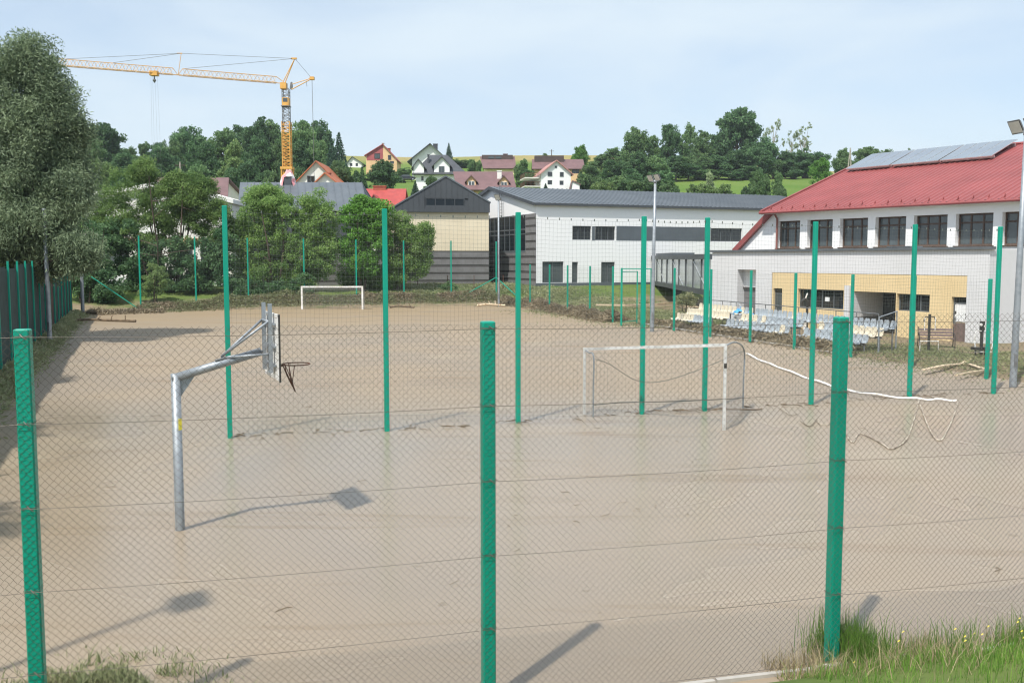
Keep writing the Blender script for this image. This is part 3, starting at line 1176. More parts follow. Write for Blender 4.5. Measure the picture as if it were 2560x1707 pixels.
m = MB()
m.tube([bL2 + Z * 0.32, Vector((2.95, 26.0, 0.42)), Vector((4.6, 26.6, 0.35)), bR + Z * 0.3], 0.010, 5)
m.build('net_line', 'netcord', near_goal)
m = MB()
m.tube(catmull([bR - Vector((0.9, 0.3, -0.03)), bR + Vector((-0.3, -0.5, 0.05)), bR + Vector((0.3, -0.4, 0.03)), bR + Vector((0.5, -0.2, 0.03))], 5), 0.02, 5)
m.build('fallen_net_edge', 'twig', near_goal)

far_goal = thing('goal', 'white football goal at the far end before the bushes', 'goal', (-18.4, 83.9, 0))
fL, fR = Vector((-18.4, 83.9, 0)), Vector((-13.1, 83.9, 0))
for g in (fL, fR):
    m = MB()
    m.beam(g - Z * 0.2, g + Z * 2.02, 0.14, 0.14, up=(1, 0, 0))
    m.build('goalpost', 'whitepaint', far_goal)
m = MB()
m.beam(fL + Z * 1.96 - Vector((0.06, 0, 0)), fR + Z * 1.96 + Vector((0.06, 0, 0)), 0.145, 0.13)
m.build('crossbar', 'whitepaint', far_goal)
m = MB()
bk = Vector((0, 1.3, 0))
goal_net(m, [(fL + Z * 1.95, fR + Z * 1.95, fR + bk + Z * 1.6, fL + bk + Z * 1.6), (fL + bk + Z * 1.6, fR + bk + Z * 1.6, fR + bk * 1.15, fL + bk * 1.15),
             (fL + Z * 1.95, fL + bk + Z * 1.6, fL + bk * 1.15, fL), (fR + Z * 1.95, fR + bk + Z * 1.6, fR + bk * 1.15, fR)], 0.14, 0.004)
m.build('goal_net', 'palenet', far_goal)

# ------------------------------------------------------------------ fallen net band on the mud
nb = thing('fallen_net', 'long white net band with rope loops lying across the mud', 'net', (12.0, 34.0, 0.0))
band = [on_level(px, py, 0.05) for px, py in ((1867, 884), (1905, 902), (1950, 919), (2010, 942), (2070, 961), (2120, 975), (2200, 988), (2290, 997), (2340, 999), (2391, 1001))]
m = MB()
path = catmull(band, 8)
for i, p in enumerate(path):
    p.z = 0.05 + 0.02 * math.sin(i * 0.7)
k = len(m.v)
for i in range(len(path) - 1):
    a, b = path[i], path[i + 1]
    d = (b - a).normalized()
    n = Vector((-d.y, d.x, 0)) * 0.042
    up = Z * 0.035
    if i == 0:
        m.v += [tuple(a - n), tuple(a - n * 0.5 + up), tuple(a + n * 0.6 + up), tuple(a + n)]
    m.v += [tuple(b - n), tuple(b - n * 0.5 + up), tuple(b + n * 0.6 + up), tuple(b + n)]
    for q in range(3):
        m.f.append((k + i * 4 + q, k + i * 4 + q + 1, k + i * 4 + q + 5, k + i * 4 + q + 4))
m.build('white_band', 'tape', nb, smooth=True)


def ground_rope(pix, r, mat, name='rope'):
    m = MB()
    pts = catmull([on_level(px, py, 0.02) for px, py in pix], 6)
    m.tube(pts, r, 6)
    return m.build(name, mat, nb, smooth=True)


ground_rope(((2296, 1000), (2310, 1040), (2330, 1085), (2350, 1101), (2366, 1080), (2384, 1040), (2396, 1000)), 0.020, 'rope')
ground_rope(((2296, 1003), (2286, 1045), (2268, 1095), (2245, 1115), (2225, 1122), (2210, 1112), (2190, 1100), (2165, 1088), (2150, 1084), (2142, 1090), (2134, 1104), (2126, 1102), (2116, 1088)), 0.017, 'rope')
ground_rope(((1950, 1020), (1968, 1033), (1978, 1038), (1993, 1034)), 0.014, 'rope')
ground_rope(((2002, 1052), (2018, 1064), (2030, 1062), (2042, 1048), (2050, 1060), (2066, 1062), (2076, 1058)), 0.014, 'rope')

# ------------------------------------------------------------------ buildings
class Frame:
    """A building's own axes: x along its front, y into the depth, z up; origin at the front left foot."""

    def __init__(self, O, u):
        self.O = Vector((O[0], O[1], O[2] if len(O) > 2 else 0.0))
        self.u = Vector((u[0], u[1], 0)).normalized()
        self.d = Vector((-self.u.y, self.u.x, 0))
        self.rz = math.atan2(self.u.y, self.u.x)

    def hit(self, px, py, depth=0.0):
        d = ray(px, py)
        o = Vector((0, 0, CAM_H))
        pl = self.O + self.d * depth
        t = (pl - o).dot(self.d) / d.dot(self.d)
        p = o + d * t - self.O
        return p.dot(self.u), p.z

    def rect(self, px0, py0, px1, py1, depth=0.0):
        my, mx = (py0 + py1) / 2, (px0 + px1) / 2
        s0, s1 = self.hit(px0, my, depth)[0], self.hit(px1, my, depth)[0]
        z1, z0 = self.hit(mx, py0, depth)[1], self.hit(mx, py1, depth)[1]
        return min(s0, s1), max(s0, s1), z0, z1


def start(name, label, cat, fr, group=None):
    return thing(name, label, cat, fr.O, fr.rz, group, world=False)


def wall_with_holes(m, x0, x1, z0, z1, holes, reveal=0.2, y=0.0):
    """Front wall at local y with real openings and their reveals."""
    xs = sorted({x0, x1} | {min(max(h[i], x0), x1) for h in holes for i in (0, 1)})
    zs = sorted({z0, z1} | {min(max(h[i], z0), z1) for h in holes for i in (2, 3)})
    for a, b in zip(xs, xs[1:]):
        for c, d in zip(zs, zs[1:]):
            if b - a < 1e-6 or d - c < 1e-6:
                continue
            mx, mz = (a + b) / 2, (c + d) / 2
            if any(h[0] < mx < h[1] and h[2] < mz < h[3] for h in holes):
                continue
            m.poly((a, y, c), (b, y, c), (b, y, d), (a, y, d))
    for a, b, c, d in [h[:4] for h in holes]:
        yy = y + reveal
        m.poly((a, y, c), (a, y, d), (a, yy, d), (a, yy, c))
        m.poly((b, y, c), (b, yy, c), (b, yy, d), (b, y, d))
        m.poly((a, y, d), (b, y, d), (b, yy, d), (a, yy, d))
        m.poly((a, y, c), (a, yy, c), (b, yy, c), (b, y, c))


def window(parent, x0, x1, z0, z1, y, cols=1, rows=1, frame='greyframe', glass='glass', fw=0.06, transom=None, sill=None, name='window'):
    m = MB()
    f0, f1 = y - 0.05, y + 0.03
    m.box(x0, x1, f0, f1, z0, z0 + fw)
    m.box(x0, x1, f0, f1, z1 - fw, z1)
    m.box(x0, x0 + fw, f0, f1, z0 + fw, z1 - fw)
    m.box(x1 - fw, x1, f0, f1, z0 + fw, z1 - fw)
    xs = [x0 + (x1 - x0) * i / cols for i in range(cols + 1)]
    zs = [z0 + (z1 - z0) * i / rows for i in range(rows + 1)] if transom is None else [z0, z0 + (z1 - z0) * transom, z1]
    for x in xs[1:-1]:
        m.box(x - fw / 2, x + fw / 2, f0 + 0.004, f1, z0 + fw, z1 - fw)
    for z in zs[1:-1]:
        m.box(x0 + fw, x1 - fw, f0 + 0.008, f1, z - fw / 2, z + fw / 2)
    w = m.build(name, frame, parent)
    for a, b in zip(xs, xs[1:]):
        for c, d in zip(zs, zs[1:]):
            m = MB()
            m.box(a + fw * 0.4, b - fw * 0.4, y, y + 0.02, c + fw * 0.4, d - fw * 0.4)
            m.build('pane', glass, w)
    if sill:
        m = MB()
        m.box(x0 - 0.1, x1 + 0.1, y - sill, y, z0 - 0.07, z0 - 0.003)
        m.build('sill', frame, w)
    return w


def roof_slab(root, pts, thick, mat, name='roof'):
    """A sloping slab from its four top corners."""
    a = [Vector(p) for p in pts]
    n = (a[1] - a[0]).cross(a[3] - a[0]).normalized()
    if n.z < 0:
        n = -n
    m = MB()
    m.prism(a, -n * thick)
    return m.build(name, mat, root)


def seam_roof(root, pts, count, mat, seam=0.05, sw=0.03, name='roof'):
    """Standing-seam slope: a deck and one raised-edge sheet per bay. pts: eave left, eave right, ridge right, ridge left."""
    e0, e1, r1, r0 = [Vector(p) for p in pts]
    n = (e1 - e0).cross(r0 - e0).normalized()
    if n.z < 0:
        n = -n
    m = MB()
    m.prism([e0, e1, r1, r0], -n * 0.12)
    deck = m.build(name, mat, root)
    for i in range(count):
        a, b = i / count, (i + 1) / count
        p0, p1, q1, q0 = e0.lerp(e1, a), e0.lerp(e1, b), r0.lerp(r1, b), r0.lerp(r1, a)
        t = (p1 - p0).normalized()
        m = MB()
        up = n * 0.006
        m.poly(p0 + up, p1 + up, q1 + up, q0 + up)
        m.prism([p1 - t * sw + up, p1 + up * 1.0, p1 + n * seam, p1 - t * sw + n * seam], q1 - p1)
        m.build('roof_sheet', mat, deck)
    return deck


# ---- white two-storey hall with grey roof
HALL_U = Vector((26.4, 10.8, 0)).normalized()
fh = Frame((2.5, 100.0, 1.35), HALL_U)
hall = start('school_hall', 'long white two-storey hall with grey seam roof and dark window band', 'building', fh)
LH = 40.0
ze = fh.hit(1339, 508)[1]
eave_h = ze
WH = 25.4
rise = 2.45
holes = []
win = []


def hall_rect(*r):
    h = fh.rect(*r)
    holes.append(h)
    return h


h1 = hall_rect(1431, 565, 1478, 600)
h2 = hall_rect(1488, 566, 1538, 601)
h3 = hall_rect(1356, 654, 1409, 707)
h4 = hall_rect(1430, 655, 1445, 707)
h5 = hall_rect(1503, 655, 1537, 707)
h6 = hall_rect(1777, 571, 1855, 604)
plinth = fh.hit(1340, 708)[1]
m = MB()
wall_with_holes(m, 0, LH, plinth, eave_h, holes, 0.25)
m.poly((LH, 0, -0.6), (LH, WH, -0.6), (LH, WH, eave_h), (LH, WH / 2, eave_h + rise), (LH, 0, eave_h))
m.poly((0, WH, -0.6), (LH, WH, -0.6), (LH, WH, eave_h), (0, WH, eave_h))
# gable end, white above the glazing
zg = fh.hit(1330, 533)[1]
m.poly((0, 0, zg), (0, WH, zg), (0, WH, eave_h), (0, WH / 2, eave_h + rise), (0, 0, eave_h))
m.build('wall', 'white', hall)
m = MB()
m.box(-0.03, LH, -0.03, 0.02, -0.8, plinth - 0.003)
m.build('plinth', 'greyblock', hall)
for h, c, gl in ((h1, 3, 'glass'), (h2, 3, 'glass'), (h3, 2, 'glassgrey'), (h4, 1, 'glassgrey'), (h5, 2, 'glassgrey'), (h6, 3, 'glass')):
    window(hall, *h, 0.2, c, 1, 'greyframe', gl, 0.07)
s0, s1, z0, z1 = fh.rect(1541, 567, 1776, 602)
m = MB()
m.box(s0, s1, -0.025, 0.02, z0, z1)
m.build('band_panel', 'greyblock', hall)
s0, s1, z0, z1 = fh.rect(1480, 566, 1487, 601)
m = MB()
m.box(s0, s1, -0.02, 0.02, z0, z1)
m.build('band_panel', 'greyblock', hall)
# roof, front slope sheet by sheet
ov = 0.35
seam_roof(hall, ((-ov, -ov, eave_h + 0.02), (LH + ov, -ov, eave_h + 0.02), (LH + ov, WH / 2, eave_h + rise + 0.1), (-ov, WH / 2, eave_h + rise + 0.1)), 66, 'anthraroof', 0.06, 0.05)
roof_slab(hall, ((-ov, WH + ov, eave_h + 0.02), (LH + ov, WH + ov, eave_h + 0.02), (LH + ov, WH / 2 + 0.01, eave_h + rise + 0.1), (-ov, WH / 2 + 0.01, eave_h + rise + 0.1)), 0.12, 'anthraroof')
m = MB()
m.box(-ov, LH + ov, -ov - 0.1, -ov - 0.005, eave_h - 0.22, eave_h + 0.03)
m.build('gutter', 'anthracite', hall)
for ya, yb, za, zb in ((-ov, WH / 2, eave_h, eave_h + rise), (WH + ov, WH / 2, eave_h, eave_h + rise)):
    m = MB()
    m.prism([(-ov - 0.06, ya, za - 0.28), (-ov - 0.06, yb, zb - 0.24), (-ov - 0.06, yb, zb + 0.14), (-ov - 0.06, ya, za + 0.06)], (0.05, 0, 0))
    m.build('verge', 'anthracite', hall)
# glazed gable: local x = 0 plane, y runs along it
zgb = fh.hit(1339, 628)[1]
yb1 = 2.6
yb2 = 14.6
nrows = 13
zz = np.linspace(-0.4, zgb - 0.02, 9)
m = MB()
m.box(-0.10, -0.005, yb1, yb2, zgb - 0.12, zgb + 0.1)
m.box(-0.10, -0.005, yb1, yb2, zg - 0.1, zg - 0.005)
for i in range(9):
    y = yb1 + (yb2 - yb1) * i / 8
    m.box(-0.10, -0.008, y - 0.05, y + 0.05, zgb, zg - 0.1)
zmid = zgb + (zg - zgb) * 0.60
m.box(-0.09, -0.012, yb1, yb2, zmid - 0.06, zmid + 0.06)
zmid2 = zgb + (zg - zgb) * 0.47
m.box(-0.09, -0.012, yb1, yb2, zmid2 - 0.05, zmid2 + 0.05)
cw = m.build('curtain_wall', 'greyframe', hall)
for i in range(8):
    for za, zb in ((zgb, zmid2), (zmid2, zmid), (zmid, zg)):
        m = MB()
        ya, yb = yb1 + (yb2 - yb1) * i / 8 + 0.03, yb1 + (yb2 - yb1) * (i + 1) / 8 - 0.03
        m.box(-0.06, -0.04, ya, yb, za + 0.02, zb - 0.02)
        m.build('pane', 'glassblue', cw)
m = MB()
m.poly((-0.0, yb1, zgb), (-0.0, yb2, zgb), (-0.0, yb2, zg), (-0.0, yb1, zg))
m.build('backing', 'anthracite', hall)


def banded_wall(root, x0, x1, z0, z1, y0, y1, axis, hband=0.55, hdark=0.24, doors=None):
    """Courses of light and dark stone, each band its own piece."""
    z = z0
    i = 0
    while z < z1 - 0.02:
        h = hband if i % 2 == 0 else hdark
        zt = min(z + h, z1)
        inset = 0.0 if i % 2 == 0 else 0.03
        m = MB()
        if axis == 'x':
            m.box(x0, x1, y0 + inset, y1, z, zt - 0.004)
        else:
            m.box(x0 + inset, x1, y0, y1, z, zt - 0.004)
        m.build('stone_band', 'bandlight' if i % 2 == 0 else 'banddark', root)
        z = zt
        i += 1


banded_wall(hall, -0.12, -0.004, -0.6, zg, 0.0, yb1 - 0.01, 'y', 0.56, 0.24)
banded_wall(hall, -0.12, -0.004, -0.6, zgb - 0.13, yb1, yb2, 'y', 0.56, 0.24)
m = MB()
m.box(-0.15, -0.121, 11.6, 13.9, -0.4, 2.3)
m.build('door', 'glassblue', hall)
# roof ladder on the gable end
lad = [(-0.3, 8.9), (-0.3, 9.5)]
m = MB()
for x, y in lad:
    m.tube([(x, y, zg - 0.2), (x, y, eave_h + rise * 0.75 + 1.0)], 0.03, 6)
for i in range(14):
    z = zg + 0.1 + i * 0.33
    m.tube([(-0.3, 8.9, z), (-0.3, 9.5, z)], 0.022, 5)
m.build('roof_ladder', 'galvdark', hall)

# ---- dark gabled block with cream wall and striped base
fs = Frame((*at_depth(983, 700, 101.6).xy, 1.5), (1, 0.20))
blk = start('gabled_block', 'block with anthracite gable, cream upper wall and striped stone base', 'building', fs)
sR = fs.hit(1222, 600)[0]
zc0, zc1 = fs.hit(1100, 627)[1], fs.hit(1100, 531)[1]
sA, zA = fs.hit(1113, 443)
zER = fs.hit(1222, 508)[1]
zEL = fs.hit(980, 522)[1]
zE = fs.hit(1222, 531)[1]
DB = 22.0
m = MB()
m.box(0.0, sR, 0.0, DB, zc0, zc1)
m.build('wall', 'cream', blk)
banded_wall(blk, -9.2, sR, -0.9, zc0 - 0.02, 0.02, DB, 'x', 0.56, 0.24)
# gable clad in upright sheets, each its own piece, with a strip window
w0, w1, wz0, wz1 = fs.rect(1063, 496, 1160, 516)
g_out = -0.35
nsh = 18


def gable_z(s):
    if s < sA:
        return zEL + (zA - zEL) * (s - 0.0) / (sA - 0.0)
    return zER + (zA - zER) * (sR + 0.05 - s) / (sR + 0.05 - sA)


m = MB()
m.prism([(-0.15, g_out + 0.1, zc1 + 0.004), (sR + 0.05, g_out + 0.1, zc1 + 0.004), (sR + 0.05, g_out + 0.1, zER - 0.06), (sA, g_out + 0.1, zA - 0.06), (-0.15, g_out + 0.1, max(zEL - 0.06, zc1 + 0.05))], (0, DB + 0.2, 0))
gb = m.build('gable', 'anthracite', blk)
edges = list(np.linspace(-0.15, sR + 0.05, nsh + 1))
for a, b in zip(edges, edges[1:]):
    a2, b2 = a + 0.012, b - 0.012
    parts = []
    if b2 <= w0 or a2 >= w1:
        parts = [None]
    else:
        parts = ['low', 'high']
    for kind in parts:
        ta, tb = max(gable_z(a2), zc1 + 0.03), max(gable_z(b2), zc1 + 0.03)
        lo = zc1
        if kind == 'low':
            ta = tb = wz0
        elif kind == 'high':
            lo = wz1
        pts = [(a2, g_out, lo), (b2, g_out, lo), (b2, g_out, tb), (a2, g_out, ta)]
        if a2 < sA < b2 and kind != 'low':
            pts.insert(3, (sA, g_out, zA))
        m = MB()
        m.prism(pts, (0, 0.085, 0))
        m.box(b2 - 0.02, b2 + 0.02, g_out - 0.03, g_out + 0.02, lo, min(ta, tb) - 0.02)
        m.build('cladding_sheet', 'anthracite', gb)
window(blk, w0, w1, wz0, wz1, g_out + 0.06, 4, 1, 'anthracite', 'glassblue', 0.08)
for sa, za, sb, zb in ((-0.25, zEL - 0.05, sA, zA + 0.02), (sA, zA + 0.02, sR + 0.15, zER - 0.03)):
    m = MB()
    m.prism([(sa, g_out - 0.08, za - 0.02), (sb, g_out - 0.08, zb - 0.02), (sb, g_out - 0.08, zb + 0.14), (sa, g_out - 0.08, za + 0.14)], (0, DB + 0.4, 0))
    m.build('roof', 'anthraroof', blk)

# ---- long grey-roofed wing behind the bushes
fa = Frame((*at_depth(603, 620, 107.0).xy, 1.5), (1, 0.02))
wing = start('seam_roof_wing', 'anthracite wing with tall blue-grey seam roof behind the bushes', 'building', fa)
sW = fa.hit(917, 560)[0]
zeA = fa.hit(760, 528)[1]
DW = 15.0
s_r0, zrA = fa.hit(600, 456, DW / 2)
s_r1 = fa.hit(905, 456, DW / 2)[0]
m = MB()
m.box(0, sW, 0.0, DW, fa.hit(760, 600)[1], zeA)
m.build('wall', 'anthracite', wing)
nn = 12
for i in range(nn):
    a, b = sW * i / nn + 0.02, sW * (i + 1) / nn - 0.02
    m = MB()
    m.box(a, b, -0.05, -0.003, fa.hit(760, 600)[1], zeA - 0.02)
    m.build('cladding_sheet', 'anthracite', wing)
banded_wall(wing, 0, sW - 6.4, -1.2, fa.hit(760, 600)[1] - 0.02, 0.03, DW, 'x', 0.56, 0.24)
seam_roof(wing, ((-0.2, -0.35, zeA), (sW + 0.2, -0.35, zeA), (s_r1, DW / 2, zrA), (s_r0, DW / 2, zrA)), 17, 'anthraroof', 0.09, 0.06)
roof_slab(wing, ((-0.2, DW + 0.35, zeA), (sW + 0.2, DW + 0.35, zeA), (s_r1, DW / 2 + 0.01, zrA), (s_r0, DW / 2 + 0.01, zrA)), 0.12, 'anthraroof')
m = MB()
m.poly((0, 0, zeA), (0, DW, zeA), (s_r0, DW / 2, zrA - 0.12))
m.poly((sW, 0, zeA), (sW, DW, zeA), (s_r1, DW / 2, zrA - 0.12))
m.build('gable_wall', 'anthracite', wing)
m = MB()
m.tube([(-0.2, -0.42, zeA + 0.02), (sW + 0.2, -0.42, zeA + 0.02)], 0.09, 8)
m.build('gutter', 'anthracite', wing)
# chimney wrapped in sheeting on the ridge
cs, cz = fa.hit(723, 462, DW / 2)
ch = thing('wrapped_chimney', 'dark roof chimney wrapped in pink and white sheeting below the crane', 'chimney', fa.O + fa.u * cs + fa.d * (DW / 2 - 0.4) + Z * (zrA - 1.0), fa.rz, world=False)
m = MB()
m.box(-0.45, 0.45, -0.4, 0.4, 0.0, 1.7)
m.build('shaft', 'anthracite', ch)
rn = random.Random(5)
m = MB()
nseg = 14
rows = [(2.4, 0.22), (2.1, 0.42), (1.55, 0.72), (0.95, 0.88), (0.45, 1.0)]
for zr, rr in rows:
    for i in range(nseg):
        a = 2 * math.pi * i / nseg
        k = rr * (0.85 + 0.3 * rn.random())
        m.v.append((k * math.cos(a), k * math.sin(a) * 0.8, zr + 0.25 * (rn.random() - 0.5)))
for r_ in range(len(rows) - 1):
    for i in range(nseg):
        if r_ >= 2 and i in (9, 10, 11):
            continue
        m.f.append((r_ * nseg + i, r_ * nseg + (i + 1) % nseg, (r_ + 1) * nseg + (i + 1) % nseg, (r_ + 1) * nseg + i))
m.f.append(tuple(range(nseg)))
m.build('sheeting', 'curtain', ch)

# ---- pale shed half hidden by the left bushes
fw_ = Frame((*at_depth(222, 700, 101.0).xy, 1.0), (1, 0.05))
shed = start('pale_shed', 'pale low-gabled shed half hidden behind the left bushes', 'building', fw_)
sW2 = fw_.hit(581, 600)[0]
zR2 = fw_.hit(581, 506)[1]
zL2 = fw_.hit(222, 494)[1]
sP, zP = fw_.hit(420, 462)
m = MB()
m.prism([(0, 0, -0.8), (sW2, 0, -0.8), (sW2, 0, zR2), (sP, 0, zP), (0, 0, zL2)], (0, 20, 0))
m.build('wall', 'white2', shed)
for i in range(4):
    a = sW2 * (0.12 + 0.22 * i)
    window(shed, a, a + 2.4, 3.0, 4.6, -0.03, 2, 1, 'greyframe', 'glassgrey', 0.07)
for i in range(9):
    m = MB()
    m.box(sW2 * i / 9 + 0.03, sW2 * (i + 1) / 9 - 0.03, -0.06, -0.002, -0.4, 1.6)
    m.build('wall_panel', 'greyrender', shed)
m = MB()
m.box(0.4, sW2 - 0.3, -0.05, -0.002, 4.95, 5.6)
m.build('cream_band', 'peach', shed)
for sa, za, sb, zb in ((-0.4, zL2, sP, zP + 0.1), (sP, zP + 0.1, sW2 + 0.3, zR2)):
    m = MB()
    m.prism([(sa, -0.5, za - 0.15), (sb, -0.5, zb - 0.15), (sb, -0.5, zb + 0.30), (sa, -0.5, za + 0.30)], (0, 21, 0))
    m.build('roof', 'white2', shed)

# ---- gym with red sheet roof
GU = Vector((0.57, -0.82, 0)).normalized()
fg = Frame((20.7, 78.0, 0.1), GU)
gym = start('gym_hall', 'white gym with red ribbed roof, brown windows and solar panels', 'building', fg)
LG, DG = 40.0, 26.0
zeG = fg.hit(1920, 527)[1] - 0.0
riseG = 13.0 * 0.375
holes = []
gw = [(175, 905, 355, 1130), (445, 893, 645, 1130), (738, 883, 958, 1130), (1055, 873, 1297, 1130), (1400, 858, 1665, 1128), (1775, 845, 2072, 1125), (2190, 833, 2500, 1122)]
zs0, zs1 = 5.15, 7.28
for a, b, c, d in gw:
    s0 = fg.hit(1900 + a / 3.5636, 590)[0] - 0.28
    s1 = fg.hit(1900 + c / 3.5636, 590)[0]
    holes.append((s0, s1, zs0, zs1))
m = MB()
wall_with_holes(m, 0.6, LG, -0.4, 7.75, holes, 0.5)
m.poly((0.6, 0, -0.4), (0.6, DG, -0.4), (0.6, DG, zeG), (0.6, DG / 2, zeG + riseG), (0.6, 0, zeG))
m.poly((LG, 0, -0.4), (LG, DG, -0.4), (LG, DG, zeG), (LG, DG / 2, zeG + riseG), (LG, 0, zeG))
m.poly((0.6, DG, -0.4), (LG, DG, -0.4), (LG, DG, zeG), (0.6, DG, zeG))
m.build('wall', 'white', gym)
m = MB()
m.box(0.6, LG, -0.04, 0.3, 7.75, zeG - 0.03)
m.build('fascia_band', 'white2', gym)
for h in holes:
    w = window(gym, h[0], h[1], h[2], h[3], 0.45, 3, 1, 'brownframe', 'glassgrey', 0.11, transom=0.72, sill=0.55)
# ribbed roof slope: real ribs
e0 = Vector((-0.1, -0.75, zeG - 0.12))
m = MB()
nr = 92
T = (zeG + riseG) - (zeG - 0.12)
run = DG / 2 + 0.75
xs, zo = [], []
for i in range(nr):
    x = -0.1 + (LG + 0.7) * i / nr
    w = (LG + 0.7) / nr
    xs += [x, x + w * 0.62, x + w * 0.70, x + w * 0.92]
    zo += [0.0, 0.0, 0.055, 0.055]
xs.append(LG + 0.6)
zo.append(0.0)
k = len(xs)
m.v = [(x, -0.75, zeG - 0.12 + z) for x, z in zip(xs, zo)] + [(x, DG / 2, zeG + riseG + z) for x, z in zip(xs, zo)]
m.f = [(i, i + 1, k + i + 1, k + i) for i in range(k - 1)]
rfront = m.build('roof', 'redroof', gym)
roof_slab(gym, ((-0.1, DG + 0.75, zeG - 0.12), (LG + 0.6, DG + 0.75, zeG - 0.12), (LG + 0.6, DG / 2 + 0.01, zeG + riseG), (-0.1, DG / 2 + 0.01, zeG + riseG)), 0.1, 'redroof')
m = MB()
m.prism([(-0.1, -0.72, zeG - 0.16), (-0.1, DG / 2, zeG + riseG - 0.03), (-0.1, DG / 2, zeG + riseG - 0.2), (-0.1, -0.72, zeG - 0.33)], (LG + 0.65, 0, 0))
m.build('roof_deck', 'white2', rfront)
m = MB()
m.tube([(-0.2, -0.82, zeG - 0.2), (LG + 0.6, -0.82, zeG - 0.2)], 0.10, 8)
m.build('gutter', 'redroof', gym)
m = MB()
m.prism([(-0.2, -0.8, zeG - 0.12), (-0.2, DG / 2, zeG + riseG + 0.0), (-0.2, DG / 2, zeG + riseG + 0.12), (-0.2, -0.8, zeG + 0.0)], (0.22, 0, 0))
m.build('verge', 'redroof', gym)
slope = Vector((0, run, T)).normalized()
nrm = Vector((0, -T, run)).normalized()


def on_roof(x, t, lift=0.0):
    return Vector((x, -0.75, zeG - 0.12)) + slope * t + nrm * lift


for i in range(30):                              # snow guards
    x = 0.5 + i * 1.05
    m = MB()
    m.prism([on_roof(x, 0.35, 0.03), on_roof(x, 0.62, 0.03), on_roof(x, 0.60, 0.24)], (0.05, 0, 0))
    m.build('snow_guard', 'redroof', rfront)
# ridge cap
m = MB()
m.tube([(-0.15, DG / 2, zeG + riseG + 0.06), (LG + 0.6, DG / 2, zeG + riseG + 0.06)], 0.13, 6)
m.build('ridge_cap', 'redroof', gym)
m = MB()                                         # brown downpipe at the corner
m.tube([(1.05, -0.5, zeG - 0.25), (1.05, -0.14, zeG - 0.7), (1.05, -0.14, 3.5)], 0.085, 8)
m.build('downpipe', 'downpipe', gym)
# red-capped raking wall at the left end
ax, az = 0.3, zeG - 0.35
bx, bz = fg.hit(1838, 630)
m = MB()
m.prism([(ax, 0.1, az), (bx, 0.1, bz), (bx, 0.1, bz - 1.0), (0.6, 0.1, bz - 1.0), (0.6, 0.1, az)], (0, 0.5, 0))
m.build('raking_wall', 'white', gym)
m = MB()
m.beam((ax + 0.1, 0.3, az + 0.28), (bx - 0.05, 0.3, bz + 0.05), 1.0, 0.42)
m.build('raking_cap', 'redroof', gym)
# solar panels: three banks of four
bank_u = []
run_len = (Vector((0, run, T))).length
corners = [(740, 480), (2090, 355)]
sx0 = 6.8
px_w = 1.28
def roof_hit(px, py):
    d = ray(px, py)
    lo = Vector((d.dot(fg.u), d.dot(fg.d), d.z))
    rel = Vector((0, 0, CAM_H)) - fg.O
    o_ = Vector((rel.dot(fg.u), rel.dot(fg.d), rel.z))
    q = Vector((0, -0.75, zeG - 0.12))
    p_ = o_ + lo * ((q - o_).dot(nrm) / lo.dot(nrm))
    return p_.x, (p_ - q).dot(slope)


xa_, ta_ = roof_hit(2112, 434)
xb_, tb_ = roof_hit(2489, 398)
xa_ = max(xa_, 0.6)
bank = (xb_ - xa_) / 3
for b_ in range(3):
    for i in range(4):
        pw = (bank - 0.12) / 4
        x0 = xa_ + b_ * bank + i * pw
        t0, t1 = (ta_ + tb_) / 2, run_len - 0.25
        m = MB()
        m.prism([on_roof(x0, t0, 0.28), on_roof(x0 + pw - 0.05, t0, 0.28), on_roof(x0 + pw - 0.05, t1, 0.42), on_roof(x0, t1, 0.42)], nrm * 0.07)
        pf = m.build('solar_panel', 'alu', gym)
        m = MB()
        m.prism([on_roof(x0 + 0.05, t0 + 0.05, 0.352), on_roof(x0 + pw - 0.10, t0 + 0.05, 0.352), on_roof(x0 + pw - 0.10, t1 - 0.05, 0.492), on_roof(x0 + 0.05, t1 - 0.05, 0.492)], nrm * 0.006)
        m.build('solar_glass', 'solar', pf)
    m = MB()
    for tt in (t0 + 0.4, run_len - 0.7):
        m.beam(on_roof(xa_ + b_ * bank, tt, 0.17), on_roof(xa_ + (b_ + 1) * bank - 0.15, tt, 0.17), 0.08, 0.2, up=nrm)
    m.build('panel_rail', 'alu', gym)

# ---- flat-roofed annex with ochre entrance wall
AU = Vector((9.9, -19.0, 0)).normalized()
fx = Frame((13.75, 66.0, 0.1), AU)
annex = start('annex', 'pale grey flat-roofed annex with ochre entrance wall before the gym', 'building', fx)
LX = fx.hit(2472, 700)[0]
zx = 4.72
oy0 = fx.hit(1930, 700)[0]
oy1 = fx.hit(2417, 720)[0]
zo_top = 3.42
nic = (fx.hit(1843, 720)[0], fx.hit(1889, 720)[0], 0.0, zo_top + 0.15)
d1 = (fx.hit(1932, 760)[0], fx.hit(1954, 760)[0], 0.0, 2.42)
d2 = (fx.hit(2377, 790)[0], fx.hit(2415, 790)[0], 0.0, 2.32)
w1_ = (fx.hit(1994, 750)[0], fx.hit(2108, 750)[0], 1.32, 2.45)
rec = (fx.hit(2132, 780)[0], fx.hit(2238, 780)[0], 0.0, 2.42)
w2_ = (fx.hit(2241, 765)[0], fx.hit(2323, 765)[0], 1.45, 2.38)
m = MB()
wall_with_holes(m, 0, oy0, -0.5, zx, [nic], 0.7)
wall_with_holes(m, oy0, oy1, zo_top, zx, [], 0.3)
wall_with_holes(m, oy1, LX, -0.5, zx, [], 0.3)
m.poly((0, 0, -0.5), (0, 9, -0.5), (0, 9, zx), (0, 0, zx))
m.poly((LX, 0, -0.5), (LX, 7, -0.5), (LX, 7, zx), (LX, 0, zx))
